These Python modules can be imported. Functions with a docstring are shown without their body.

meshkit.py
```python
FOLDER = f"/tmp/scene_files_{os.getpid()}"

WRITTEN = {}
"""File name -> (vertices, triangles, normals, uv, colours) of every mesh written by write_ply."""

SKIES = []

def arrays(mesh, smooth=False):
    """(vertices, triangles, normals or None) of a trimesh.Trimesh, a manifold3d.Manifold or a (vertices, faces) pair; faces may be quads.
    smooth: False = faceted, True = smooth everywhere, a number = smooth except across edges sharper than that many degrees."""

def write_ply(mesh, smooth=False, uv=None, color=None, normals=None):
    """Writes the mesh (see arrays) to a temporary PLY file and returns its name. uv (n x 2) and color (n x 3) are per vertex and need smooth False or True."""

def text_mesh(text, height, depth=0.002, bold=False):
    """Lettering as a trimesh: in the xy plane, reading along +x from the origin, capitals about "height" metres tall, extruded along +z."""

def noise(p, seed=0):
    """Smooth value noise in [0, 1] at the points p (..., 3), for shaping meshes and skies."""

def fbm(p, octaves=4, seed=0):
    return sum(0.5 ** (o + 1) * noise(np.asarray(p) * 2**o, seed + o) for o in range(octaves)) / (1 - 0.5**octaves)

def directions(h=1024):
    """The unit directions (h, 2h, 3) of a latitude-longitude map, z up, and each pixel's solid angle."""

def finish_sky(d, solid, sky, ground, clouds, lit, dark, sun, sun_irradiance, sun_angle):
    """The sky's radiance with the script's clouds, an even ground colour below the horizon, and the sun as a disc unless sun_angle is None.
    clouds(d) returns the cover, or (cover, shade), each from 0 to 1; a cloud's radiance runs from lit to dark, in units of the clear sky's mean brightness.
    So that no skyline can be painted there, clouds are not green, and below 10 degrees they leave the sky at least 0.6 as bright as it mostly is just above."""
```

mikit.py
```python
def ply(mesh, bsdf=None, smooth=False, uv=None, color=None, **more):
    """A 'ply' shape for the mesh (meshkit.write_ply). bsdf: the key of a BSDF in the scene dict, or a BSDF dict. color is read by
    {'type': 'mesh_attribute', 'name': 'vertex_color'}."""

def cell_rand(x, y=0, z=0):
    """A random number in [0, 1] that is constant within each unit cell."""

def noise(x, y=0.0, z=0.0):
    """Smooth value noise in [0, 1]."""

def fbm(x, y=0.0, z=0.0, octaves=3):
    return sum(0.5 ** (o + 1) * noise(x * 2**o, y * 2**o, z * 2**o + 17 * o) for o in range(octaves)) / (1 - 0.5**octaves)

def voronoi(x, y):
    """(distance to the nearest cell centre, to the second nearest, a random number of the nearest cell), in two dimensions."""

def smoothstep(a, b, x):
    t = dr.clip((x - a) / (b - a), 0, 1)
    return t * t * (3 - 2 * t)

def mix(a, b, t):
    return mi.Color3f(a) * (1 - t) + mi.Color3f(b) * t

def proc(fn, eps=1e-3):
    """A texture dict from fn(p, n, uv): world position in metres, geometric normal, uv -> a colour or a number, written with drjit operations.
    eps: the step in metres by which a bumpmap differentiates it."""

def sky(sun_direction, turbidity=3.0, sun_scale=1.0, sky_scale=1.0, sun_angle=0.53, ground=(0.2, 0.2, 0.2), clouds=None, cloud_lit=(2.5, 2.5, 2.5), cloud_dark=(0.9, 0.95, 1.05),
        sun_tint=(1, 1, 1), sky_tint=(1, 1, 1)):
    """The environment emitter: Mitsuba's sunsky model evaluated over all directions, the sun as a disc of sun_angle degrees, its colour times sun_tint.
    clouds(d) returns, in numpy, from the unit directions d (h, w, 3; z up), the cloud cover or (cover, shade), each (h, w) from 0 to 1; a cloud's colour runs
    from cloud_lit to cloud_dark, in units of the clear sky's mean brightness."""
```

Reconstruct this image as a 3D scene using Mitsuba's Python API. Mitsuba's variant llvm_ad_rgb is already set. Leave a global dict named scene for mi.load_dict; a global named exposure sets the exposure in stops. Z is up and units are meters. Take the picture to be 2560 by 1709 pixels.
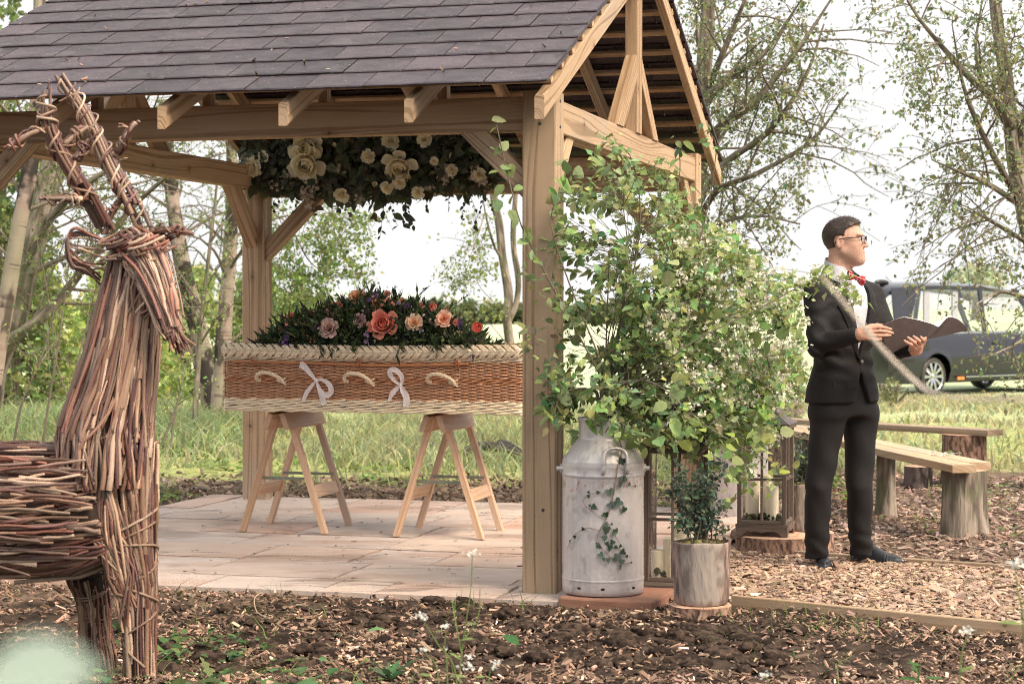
import math
import numpy as np, trimesh, mitsuba as mi, mikit, drjit as dr, manifold3d
from mikit import noise, fbm, voronoi, cell_rand, smoothstep, mix
from meshkit import noise as vnoise, fbm as vfbm
T = mi.ScalarTransform4f
scene, labels = {}, {}
# ---------------------------------------------------------------- camera, sky, exposure
EYE, FOC, TILT = 1.36, 4845.86, math.atan((854.5 - 769.5) / 4845.86)   # metres; focal length and horizon in pixels of a 2560 x 1709 frame
scene['camera'] = {'type': 'thinlens', 'fov': math.degrees(2 * math.atan(1280 / FOC)), 'fov_axis': 'x', 'aperture_radius': 0.0062, 'focus_distance': 9.6,
                   'near_clip': 0.05, 'far_clip': 6000.0,
                   'to_world': T().look_at(origin=[0, 0, EYE], target=[0, math.cos(TILT), EYE - math.sin(TILT)], up=[0, 0, 1])}
def overcast(d):
    q = vfbm(d * np.array([3.0, 3.0, 6.0]), 4, 5)
    return np.ones(d.shape[:2]), np.clip(0.62 + 0.35 * (q - 0.5) - 0.5 * np.clip(d[..., 2], 0, 1), 0, 1)
scene['sky'] = mikit.sky((0.60, -0.50, 0.75), turbidity=4, sun_scale=0.8, sun_angle=32, clouds=overcast, cloud_lit=(2.85, 2.84, 2.81), cloud_dark=(1.45, 1.45, 1.44), sun_tint=(0.98, 0.98, 1.0), ground=(0.16, 0.17, 0.1))
exposure = 2.4

# ---------------------------------------------------------------- bookkeeping
_taken = set()
def numbered(k):
    i, q = 0, k
    while q in _taken:
        i += 1
        q = f'{k}_{i:03d}'
    _taken.add(q)
    return q
def thing(name, label, cat, group=None, kind=None):
    k = numbered(name)
    labels[k] = {'label': label, 'category': cat}
    if group: labels[k]['group'] = group
    if kind: labels[k]['kind'] = kind
    return k
def put(parent, name, mesh, bsdf='paint', col=None, smooth=False, uv=None, label=None, kind=None, **more):
    """One mesh of the scene: a part of parent, or a thing by itself when parent is None (name is then its key)."""
    k = numbered(parent + '__' + name) if parent else name
    if len(mesh) > 2: uv = mesh[2]
    V, Fc = np.asarray(mesh[0], float), np.asarray(mesh[1], int)
    if col is not None:
        col = np.asarray(col, float)
        if col.ndim == 1: col = np.tile(col, (len(V), 1))
        col = np.clip(col, 0, 1)
    scene[k] = mikit.ply((V, Fc), 'mat_' + bsdf, smooth=smooth, uv=uv, color=col, **more)
    if label or kind:
        labels.setdefault(k, {})
        if label: labels[k]['label'] = label
        if kind: labels[k]['kind'] = kind
    return k
def single(name, mesh, label, cat, bsdf='paint', group=None, kind=None, **kw):
    k = thing(name, label, cat, group, kind)
    return put(None, k, mesh, bsdf, **kw)
def struct(name, mesh, bsdf, label=None, **kw):
    k = numbered(name)
    labels[k] = {'kind': 'structure', 'label': label or name.replace('_', ' '), 'category': name.replace('_', ' ')}
    return put(None, k, mesh, bsdf, **kw)

# ---------------------------------------------------------------- where a pixel of the photograph lies, and the shelter's own axes
CT, ST = math.cos(TILT), math.sin(TILT)
def _ray(x, y):
    dz = -(y - 854.5) / FOC
    return np.array([(x - 1280) / FOC, CT + dz * ST, -ST + dz * CT])
def at(x, y, Y):
    r = _ray(x, y)
    return np.array([0, 0, EYE]) + r * (Y / r[1])
def gnd(x, y, z=0.0):
    r = _ray(x, y)
    return np.array([0, 0, EYE]) + r * ((z - EYE) / r[2])
HX, HY, HA = 0.2021, 8.9894, 0.26905
HC, HS = math.cos(HA), math.sin(HA)
def W(u, v, z):
    u, v, z = np.broadcast_arrays(np.asarray(u, float), v, z)
    return np.stack([HX + u * HC + v * HS, HY - u * HS + v * HC, z + 0 * u], -1)
def toW(P):
    P = np.asarray(P, float)
    return W(P[..., 0], P[..., 1], P[..., 2])

# ---------------------------------------------------------------- mesh helpers: a mesh is (vertices, triangles[, uv])
def cat(ms):
    vs, fs, n = [], [], 0
    for m in ms:
        vs.append(m[0]); fs.append(np.asarray(m[1]) + n); n += len(m[0])
    return np.vstack(vs), np.vstack(fs)
def catc(ms, cs):
    """cat with a colour per mesh -> (mesh, colours)"""
    return cat(ms), np.vstack([np.tile(c, (len(m[0]), 1)) if np.ndim(c) == 1 else c for m, c in zip(ms, cs)])
def tri(q):
    q = np.asarray(q)
    return np.vstack([q[:, [0, 1, 2]], q[:, [0, 2, 3]]])
def unit(v):
    v = np.asarray(v, float)
    return v / (np.linalg.norm(v, axis=-1, keepdims=True) + 1e-12)
def tm(mesh):
    return np.array(mesh.vertices), np.array(mesh.faces)
def split(mesh, angle=35):
    m = trimesh.graph.smooth_shade(trimesh.Trimesh(*mesh[:2], process=False), angle=math.radians(angle), facet_minarea=None)
    return np.array(m.vertices), np.array(m.faces)
def tube(pts, radii, sides=6, caps=True, smoothed=0):
    p = np.asarray(pts, float)
    r = np.broadcast_to(np.asarray(radii, float), (len(p),))
    if smoothed:
        t = np.linspace(0, len(p) - 1, smoothed)
        p, r = spline(p, t), np.interp(t, np.arange(len(r)), r)
    t = unit(np.gradient(p, axis=0))
    a = np.cross(t[0], [0, 0, 1.0] if abs(t[0, 2]) < 0.9 else [1.0, 0, 0])
    A = [unit(a)]
    for i in range(1, len(p)):
        a = A[-1] - t[i] * np.dot(A[-1], t[i])
        A.append(unit(a))
    A = np.array(A); B = np.cross(t, A)
    ang = np.arange(sides) * 2 * np.pi / sides
    v = p[:, None] + r[:, None, None] * (np.cos(ang)[None, :, None] * A[:, None] + np.sin(ang)[None, :, None] * B[:, None])
    n = len(p)
    i, j = np.meshgrid(np.arange(n - 1), np.arange(sides), indexing='ij')
    q = np.stack([i * sides + j, i * sides + (j + 1) % sides, (i + 1) * sides + (j + 1) % sides, (i + 1) * sides + j], -1).reshape(-1, 4)
    v, f = v.reshape(-1, 3), tri(q)
    if caps:
        m = len(v)
        v = np.vstack([v, p[:1], p[-1:]])
        j = np.arange(sides); k = (j + 1) % sides; e = (n - 1) * sides
        f = np.vstack([f, np.stack([k, j, j * 0 + m], 1), np.stack([e + j, e + k, j * 0 + m + 1], 1)])
    return v, f
def spline(p, t):
    """Catmull-Rom through the points, at parameters t (0 .. n-1)"""
    p = np.asarray(p, float)
    e = np.vstack([2 * p[0] - p[1], p, 2 * p[-1] - p[-2]])
    i = np.clip(np.floor(t).astype(int), 0, len(p) - 2)
    f = (t - i)[:, None]
    a, b, c, d = e[i], e[i + 1], e[i + 2], e[i + 3]
    return 0.5 * (2 * b + (c - a) * f + (2 * a - 5 * b + 4 * c - d) * f**2 + (3 * b - a - 3 * c + d) * f**3)
def lathe(prof, n=32, centre=(0, 0, 0)):
    prof = np.asarray(prof, float)
    ang = np.arange(n) * 2 * np.pi / n
    v = np.stack([prof[:, None, 0] * np.cos(ang), prof[:, None, 0] * np.sin(ang), np.repeat(prof[:, 1:2], n, 1)], -1)
    m = len(prof)
    i, j = np.meshgrid(np.arange(m - 1), np.arange(n), indexing='ij')
    q = np.stack([i * n + j, i * n + (j + 1) % n, (i + 1) * n + (j + 1) % n, (i + 1) * n + j], -1).reshape(-1, 4)
    return v.reshape(-1, 3) + np.asarray(centre), tri(q)
_wid = [0]
def beam(p0, p1, w, h, side=None, ch=0.004, cut0=None, cut1=None):
    """A chamfered timber from p0 to p1: w across (along the horizontal side direction), h the other way. cut0 / cut1: normals of slanted end cuts. uv for the wood material."""
    p0, p1 = np.asarray(p0, float), np.asarray(p1, float)
    L = np.linalg.norm(p1 - p0); t = (p1 - p0) / L
    if side is None:
        side = np.cross(t, [0, 0, 1.0]) if abs(t[2]) < 0.9 else W(1, 0, 0) - W(0, 0, 0)
    side = np.asarray(side, float)
    side = unit(side - t * np.dot(side, t)); up = np.cross(side, t)
    a, b = w / 2, h / 2
    o = np.array([(-a + ch, -b), (a - ch, -b), (a, -b + ch), (a, b - ch), (a - ch, b), (-a + ch, b), (-a, b - ch), (-a, -b + ch)])
    ring = o[:, :1] * side + o[:, 1:] * up
    def end(p, n):
        if n is None: return ring + p
        n = unit(n)
        return ring + p - t * ((ring @ n) / np.dot(t, n))[:, None]
    R0, R1 = end(p0, cut0), end(p1, cut1)
    per = np.r_[0, np.cumsum(np.linalg.norm(np.roll(o, -1, 0) - o, axis=1))]
    _wid[0] += 1
    off, iv = (_wid[0] * 3.7) % 50, 16.0 * _wid[0] + 4
    V, F_, U = [], [], []
    for k in range(8):
        n = len(V); j = (k + 1) % 8
        V += [R0[k], R0[j], R1[j], R1[k]]
        s = [np.dot(x - p0, t) + off for x in V[-4:]]
        U += [(s[0], iv + per[k]), (s[1], iv + per[k + 1]), (s[2], iv + per[k + 1]), (s[3], iv + per[k])]
        F_ += [(n, n + 1, n + 2), (n, n + 2, n + 3)]
    for R, flip in ((R0, True), (R1, False)):
        n = len(V); V += list(R)
        U += [(off + 0.06 * (o[k, 0] + o[k, 1]), iv + 2 + math.hypot(*(o[k] + [0.02, 0.05])) * 2.2) for k in range(8)]
        F_ += [((n, n + k + 1, n + k) if flip else (n, n + k, n + k + 1)) for k in range(1, 7)]
    return np.array(V), np.array(F_), np.array(U)
def box(c, s, R=None, ch=0.003):
    """A chamfered box without uv."""
    sx, sy, sz = np.asarray(s, float) / 2
    ch = min(ch, sx * 0.4, sy * 0.4, sz * 0.4)
    m = manifold3d.Manifold.hull_points(np.array([(x * (sx - ch * (k != 0)), y * (sy - ch * (k != 1)), z * (sz - ch * (k != 2))) for x in (-1, 1) for y in (-1, 1) for z in (-1, 1) for k in range(3)]))
    q = m.to_mesh(); v = np.array(q.vert_properties[:, :3], float)
    if R is not None: v = v @ np.asarray(R).T
    return v + np.asarray(c, float), np.array(q.tri_verts)
def hull(pts):
    q = manifold3d.Manifold.hull_points(np.asarray(pts, float)).to_mesh()
    return np.array(q.vert_properties[:, :3], float), np.array(q.tri_verts)
def rotz(a):
    c, s = math.cos(a), math.sin(a)
    return np.array([[c, -s, 0], [s, c, 0], [0, 0, 1.0]])
RH = np.array([[HC, HS, 0], [-HS, HC, 0], [0, 0, 1.0]])          # local (u, v, z) -> world directions
def randrot(rng, n):
    q = unit(rng.normal(size=(n, 4)))
    w, x, y, z = q.T
    return np.stack([1 - 2 * (y * y + z * z), 2 * (x * y - w * z), 2 * (x * z + w * y), 2 * (x * y + w * z), 1 - 2 * (x * x + z * z), 2 * (y * z - w * x), 2 * (x * z - w * y), 2 * (y * z + w * x), 1 - 2 * (x * x + y * y)], -1).reshape(-1, 3, 3)
def frames(fwd, nrm):
    """rotation matrices whose columns are (across, forward, normal)"""
    f = unit(fwd); n = nrm - f * (nrm * f).sum(-1, keepdims=True)
    n = unit(n); a = np.cross(f, n)
    return np.stack([a, f, n], -1)
def scatter(proto, R, P, S):
    """copies of proto (v, f) under rotations R, at P, scaled by S -> one mesh"""
    v, f = proto
    V = np.einsum('kij,nj->kni', R, v) * np.asarray(S).reshape(-1, 1, 1) + P[:, None]
    return V.reshape(-1, 3), (f[None] + (np.arange(len(P)) * len(v))[:, None, None]).reshape(-1, 3)
def leafshape(w=0.5, serr=0.0, fold=0.15, droop=0.15, n=5, point=1.0, lobes=0):
    """a leaf of length 1 along +y from the origin: a folded blade with an outline of its own"""
    t = np.linspace(0, 1, n + 1)
    prof = np.sin(np.pi * t ** 0.8) ** point * w / 2
    if lobes: prof *= 0.72 + 0.38 * np.cos(t * lobes * 2 * np.pi + 1.0)
    prof = np.maximum(prof * (1 + serr * (-1) ** np.arange(n + 1)), 0.0)
    prof[0] = 0.012; prof[-1] = 0
    z = -droop * t ** 2
    mid = np.stack([0 * t, t, z], 1)
    l = np.stack([-prof, t, z + fold * prof], 1); r = np.stack([prof, t, z + fold * prof], 1)
    v = np.vstack([mid, l, r]); m = n + 1
    f = []
    for i in range(n):
        f += [(i, i + 1, m + i + 1), (i, m + i + 1, m + i), (i, 2 * m + i, 2 * m + i + 1), (i, 2 * m + i + 1, i + 1)]
    f = np.array(f)
    ar = np.linalg.norm(np.cross(v[f[:, 1]] - v[f[:, 0]], v[f[:, 2]] - v[f[:, 0]]), axis=1)
    return v, f[ar > 1e-7]
LEAF_FAR = (np.array([(0, 0, 0), (-0.33, 0.45, 0.06), (0, 1, -0.12), (0.33, 0.45, 0.06)]), np.array([(0, 3, 2), (0, 2, 1)]))
def jitcol(rng, n, base, dv=0.25, dh=0.12):
    base = np.asarray(base, float)
    k = np.exp(rng.normal(0, dv, (n, 1))) * (1 + rng.normal(0, dh, (n, 3)) * [1, 0.5, 1])
    return np.clip(base * k, 0.004, 0.95)
def per(n_each, cols):
    return np.repeat(cols, n_each, 0)
def nets(fn, lo, hi, h):
    """Surface nets of the zero level of fn(points) (negative inside) on a grid of step h -> smooth mesh."""
    lo, hi = np.asarray(lo, float), np.asarray(hi, float)
    n = np.ceil((hi - lo) / h).astype(int) + 1
    g = np.stack(np.meshgrid(*[lo[k] + h * np.arange(n[k]) for k in range(3)], indexing='ij'), -1)
    d = fn(g.reshape(-1, 3)).reshape(n).astype(np.float64)
    s = d < 0
    c = np.zeros(n - 1, int)
    for a in np.ndindex(2, 2, 2): c += s[a[0]:n[0] - 1 + a[0], a[1]:n[1] - 1 + a[1], a[2]:n[2] - 1 + a[2]]
    act = (c > 0) & (c < 8)
    idx = -np.ones(n - 1, int); idx[act] = np.arange(act.sum())
    ijk = np.argwhere(act)
    acc, cnt = np.zeros((len(ijk), 3)), np.zeros(len(ijk))
    cor = list(np.ndindex(2, 2, 2))
    for A in cor:
        for ax in range(3):
            if A[ax]: continue
            B = list(A); B[ax] = 1
            da, db = d[tuple((ijk + A).T)], d[tuple((ijk + B).T)]
            m = (da < 0) != (db < 0)
            t = np.where(m, da / np.where(m, da - db, 1), 0)
            p = np.array(A, float) + t[:, None] * (np.array(B) - A)
            acc[m] += p[m]; cnt[m] += 1
    v = lo + h * (ijk + acc / cnt[:, None])
    fs = []
    for ax in range(3):
        b, e = (ax + 1) % 3, (ax + 2) % 3
        sl = [slice(1, n[k] - 1) for k in range(3)]; sl[ax] = slice(0, n[ax] - 1)
        s0 = s[tuple(sl)]; sl2 = list(sl); sl2[ax] = slice(1, n[ax]); s1 = s[tuple(sl2)]
        w = np.argwhere(s0 != s1)
        if not len(w): continue
        flip = s0[tuple(w.T)]
        off = np.ones(3, int); off[ax] = 0
        q = w + off
        def cell(db, de):
            r = q.copy(); r[:, b] -= db; r[:, e] -= de
            return idx[tuple(r.T)]
        Q = np.stack([cell(1, 1), cell(0, 1), cell(0, 0), cell(1, 0)], 1)
        Q = np.where(flip[:, None], Q, Q[:, ::-1])
        fs.append(tri(Q))
    return v, np.vstack(fs)
def cone_sdf(p, a, b, ra, rb):
    a, b = np.asarray(a, float), np.asarray(b, float)
    t = np.clip(((p - a) @ (b - a)) / np.dot(b - a, b - a), 0, 1)
    return np.linalg.norm(p - a - t[:, None] * (b - a), axis=1) - (ra + (rb - ra) * t)
def ell_sdf(p, c, r, R=None):
    q = p - np.asarray(c, float)
    if R is not None: q = q @ np.asarray(R)
    r = np.asarray(r, float)
    k = np.linalg.norm(q / r, axis=1)
    return (k - 1) * np.min(r) * np.where(k < 1, 1, 1)
def smin(a, b, k):
    h = np.clip(0.5 + 0.5 * (b - a) / k, 0, 1)
    return b + (a - b) * h - k * h * (1 - h)
def smax(a, b, k):
    return -smin(-a, -b, k)

# ---------------------------------------------------------------- materials
def bsdf(name, d):
    scene['mat_' + name] = d
def princ(col, rough=0.8, spec=0.3, **k):
    return {'type': 'principled', 'base_color': col, 'roughness': rough, 'specular': spec, **k}
VC = {'type': 'mesh_attribute', 'name': 'vertex_color'}
def rgb(*c): return {'type': 'rgb', 'value': list(c)}
bsdf('paint', {'type': 'twosided', 'm': princ(VC, 0.75, 0.25)})
bsdf('satin', {'type': 'twosided', 'm': princ(VC, 0.42, 0.4)})
bsdf('leaf', {'type': 'principledthin', 'base_color': VC, 'roughness': 0.5, 'diff_trans': 0.7, 'spec_trans': 0.0, 'eta': 1.35})
bsdf('petal', {'type': 'principledthin', 'base_color': VC, 'roughness': 0.75, 'diff_trans': 0.6, 'spec_trans': 0.0, 'eta': 1.3})
bsdf('cloth', {'type': 'twosided', 'm': princ(VC, 0.8, 0.15, sheen=0.5)})
bsdf('skin', {'type': 'twosided', 'm': princ(VC, 0.58, 0.28)})
bsdf('gloss', {'type': 'twosided', 'm': princ(VC, 0.22, 0.5, clearcoat=0.3)})
bsdf('wax', {'type': 'twosided', 'm': princ(VC, 0.45, 0.4)})
bsdf('glass', {'type': 'thindielectric', 'int_ior': 1.5})

def wood_col(light, dark, knot):
    def fn(p, n, uv):
        i = dr.floor(uv.y / 16); v = uv.y - 16 * i
        r, r2 = cell_rand(i, 3), cell_rand(i, 7)
        w = 2.5 * noise(uv.x * 1.3, v * 9, i)
        g = noise(uv.x * 0.8, v * 95 + 3 * w, i)
        fine = noise(uv.x * 9, v * 420, i)
        blot = fbm(uv.x * 1.1 + 3, v * 6, i, 3)
        cx, cy = dr.floor(uv.x * 1.7), dr.floor(v * 9)
        kx, ky = (cx + 0.2 + 0.6 * cell_rand(cx, cy, i)) / 1.7, (cy + 0.2 + 0.6 * cell_rand(cx, cy, i + 91)) / 9
        kd = dr.sqrt(dr.square((uv.x - kx) / 0.014) + dr.square((v - ky) / 0.010)) + 0.5 * noise(uv.x * 200, v * 200)
        kn = (1 - smoothstep(0.5, 1.5, kd)) * dr.select(cell_rand(cx, cy, i + 17) > 0.72, 1.0, 0.0)
        halo = (1 - smoothstep(1, 5, kd)) * dr.select(cell_rand(cx, cy, i + 17) > 0.72, 0.45, 0.0)
        c = mix(light, dark, dr.clip(0.75 * smoothstep(0.45, 0.8, g) + 0.45 * (fine - 0.4) + 0.9 * (blot - 0.40) + halo, 0, 1))
        c = mix(c, knot, kn * 0.85)
        grey = smoothstep(0.55, 0.8, fbm(p.x * 1.7, p.y * 1.7, p.z * 1.1 + 4, 3)) * 0.35
        lum = (c.x + c.y + c.z) / 3
        c = mix(c, mi.Color3f(lum * 1.04, lum, lum * 0.95), grey)
        return c * (0.84 + 0.3 * r) * mi.Color3f(1.0 + 0.06 * (r2 - 0.5), 1.0, 1.0 - 0.08 * (r2 - 0.5))
    return fn
def wood_bump(p, n, uv):
    return noise(uv.x * 1.5, uv.y * 230) * 0.5 + noise(uv.x * 14, uv.y * 500) * 0.25
def wood(name, light, dark, knot, rough=0.62):
    bsdf(name, {'type': 'twosided', 'b': {'type': 'bumpmap', 't': mikit.proc(wood_bump, 5e-4), 'scale': 0.0008, 'm': princ(mikit.proc(wood_col(light, dark, knot)), rough, 0.25)}})
wood('larch', (0.51, 0.362, 0.238), (0.275, 0.175, 0.10), (0.085, 0.045, 0.03))
wood('beech', (0.60, 0.42, 0.30), (0.50, 0.32, 0.205), (0.32, 0.17, 0.09), 0.45)
wood('greywood', (0.16, 0.125, 0.105), (0.085, 0.06, 0.05), (0.03, 0.02, 0.02), 0.7)
wood('pale_board', (0.46, 0.35, 0.25), (0.33, 0.23, 0.15), (0.13, 0.08, 0.05), 0.75)

def slate_col(p, n, uv):
    i = dr.floor(uv.y / 16); v = uv.y - 16 * i
    r, r2, r3 = cell_rand(i, 5), cell_rand(i, 9), cell_rand(i, 13)
    a = fbm(uv.x * 7 + 13 * r, v * 11, i, 4)
    s = fbm(uv.x * 22, v * 60, i + 3, 3)
    d = smoothstep(0.70, 0.78, noise(uv.x * 130, v * 130, i))
    sp = smoothstep(0.93, 0.97, noise(uv.x * 95, v * 95, i + 40))
    c = mix((0.017, 0.0125, 0.0175), (0.068, 0.051, 0.063), dr.clip(0.3 * r + 1.2 * (a - 0.4) + 0.5 * (s - 0.4) + 0.25, 0, 1))
    c = mix(c, (0.055, 0.038, 0.047), 0.4 * r2) * (0.7 + 0.6 * r3)
    rim = smoothstep(0.43, 0.455, v) * noise(uv.x * 40, v * 90, i)                       # the dressed lower edge, chipped
    c = mix(c, (0.014, 0.012, 0.014), 0.6 * rim)
    lich = smoothstep(0.66, 0.74, fbm(p.x * 6, p.y * 6, p.z * 6, 3)) * 0.35
    c = mix(c, (0.10, 0.09, 0.088), lich)
    return mix(mix(c, (0.03, 0.024, 0.022), 0.5 * d), (0.30, 0.28, 0.25), sp * 0.5)
def slate_bump(p, n, uv):
    return fbm(uv.x * 18, uv.y * 40, 0, 3)
bsdf('slate', {'type': 'twosided', 'b': {'type': 'bumpmap', 't': mikit.proc(slate_bump), 'scale': 0.006, 'm': princ(mikit.proc(slate_col), 0.46, 0.35)}})

def flag_col(p, n, uv):
    i = dr.floor(uv.y / 16)
    r, r2, r3 = cell_rand(i, 5), cell_rand(i, 9), cell_rand(i, 2)
    base = mix((0.46, 0.375, 0.325), (0.47, 0.325, 0.26), smoothstep(0.3, 0.9, r))
    base = mix(base, (0.42, 0.37, 0.35), dr.select(r2 > 0.7, 0.7, 0.1))
    a = fbm(p.x * 1.6 + 9 * r, p.y * 5, r, 4)
    b = fbm(p.x * 7, p.y * 16, r2, 3)
    base = mix(base, base * mi.Color3f(0.84, 0.75, 0.70), smoothstep(0.45, 0.75, a))
    base = mix(base, base * 1.10, smoothstep(0.5, 0.8, b))
    vein = smoothstep(0.035, 0.0, dr.abs(fbm(p.x * 1.1 + 4 * r3, p.y * 6 + 5 * r, 2, 3) - 0.5)) * smoothstep(0.5, 0.62, noise(p.x * 1.2, p.y * 2.2, 7))
    base = mix(base, (0.10, 0.07, 0.06), vein * 0.6)
    dirt = smoothstep(0.56, 0.76, fbm(p.x * 2.3, p.y * 3.1, 31, 4))
    base = mix(base, (0.20, 0.14, 0.11), dirt * 0.55)
    return base * (0.92 + 0.15 * r3)
def flag_bump(p, n, uv):
    return fbm(p.x * 4, p.y * 12, uv.y * 0.3, 4)
bsdf('flag', {'type': 'bumpmap', 't': mikit.proc(flag_bump, 3e-3), 'scale': 0.012, 'm': princ(mikit.proc(flag_col), 0.6, 0.35)})

def bark_col(p, n, uv):                       # uv: (round the trunk in metres, along it in metres + 16 * id)
    i = dr.floor(uv.y / 16); v = uv.y - 16 * i
    a = fbm(uv.x * 30, v * 5, i, 4); b = fbm(uv.x * 9, v * 7, i + 5, 3)
    c = mix((0.12, 0.10, 0.082), (0.33, 0.285, 0.24), smoothstep(0.3, 0.72, a))
    return mix(c, (0.13, 0.15, 0.085), smoothstep(0.48, 0.7, b) * 0.6)
def bark_bump(p, n, uv):
    return fbm(uv.x * 30, uv.y * 5, 0, 3)
bsdf('bark', {'type': 'bumpmap', 't': mikit.proc(bark_bump, 3e-3), 'scale': 0.03, 'm': princ(mikit.proc(bark_col), 0.9, 0.15)})
def birch_col(p, n, uv):
    i = dr.floor(uv.y / 16); v = uv.y - 16 * i
    lent = smoothstep(0.62, 0.74, noise(uv.x * 7, v * 60, i)) * smoothstep(0.4, 0.6, noise(uv.x * 5, v * 9, i + 3))
    scar = smoothstep(0.53, 0.63, fbm(uv.x * 4.5, v * 3.2, i + 9, 4))
    low = smoothstep(0.56, 0.68, fbm(uv.x * 9, v * 2.0, i + 21, 4))
    c = mix((0.42, 0.345, 0.30), (0.27, 0.205, 0.17), fbm(uv.x * 6, v * 22, i, 3))
    c = mix(c, (0.25, 0.25, 0.17), smoothstep(0.45, 0.7, fbm(uv.x * 3, v * 2, i + 2, 3)) * 0.6)
    return mix(mix(c, (0.10, 0.08, 0.07), lent * 0.7), (0.045, 0.038, 0.034), dr.maximum(scar, low * 0.8))
bsdf('birch', princ(mikit.proc(birch_col), 0.8, 0.2))
def twig_col(p, n, uv):
    return mix((0.13, 0.11, 0.09), (0.235, 0.205, 0.165), fbm(p.x * 25, p.y * 25, p.z * 12, 2))
bsdf('twig', princ(mikit.proc(twig_col), 0.85, 0.15))
sph1, sph2 = trimesh.creation.icosphere(1), trimesh.creation.icosphere(2)
def sstep(a, b, x):
    t = np.clip((np.asarray(x, float) - a) / (b - a), 0, 1)
    return t * t * (3 - 2 * t)
# ================================================================ THE SETTING
PA, PD = np.array([0.997, 8.76]), unit([1.114, -0.79])          # the chip path: its near edge ...
PB, PE = np.array([1.20, 10.69]), unit([1.259, -0.708])         # ... and its far edge
PQ = [PA - 0.05 * PD, PA + 4.2 * PD, PB + 4.6 * PE, PB]
def inside(poly, P):
    r = np.zeros(len(P), bool)
    for a, b in zip(poly, poly[1:] + poly[:1]):
        c = ((a[1] > P[:, 1]) != (b[1] > P[:, 1])) & (P[:, 0] < (b[0] - a[0]) * (P[:, 1] - a[1]) / (b[1] - a[1] + 1e-12) + a[0])
        r ^= c
    return r
def to_uv(P):
    dx, dy = P[..., 0] - HX, P[..., 1] - HY
    return dx * HC - dy * HS, dx * HS + dy * HC
PATIO = (-3.55, 0.46, -0.20, 4.06)
def sstep(a, b, x):
    t = np.clip((np.asarray(x, float) - a) / (b - a), 0, 1)
    return t * t * (3 - 2 * t)
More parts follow.
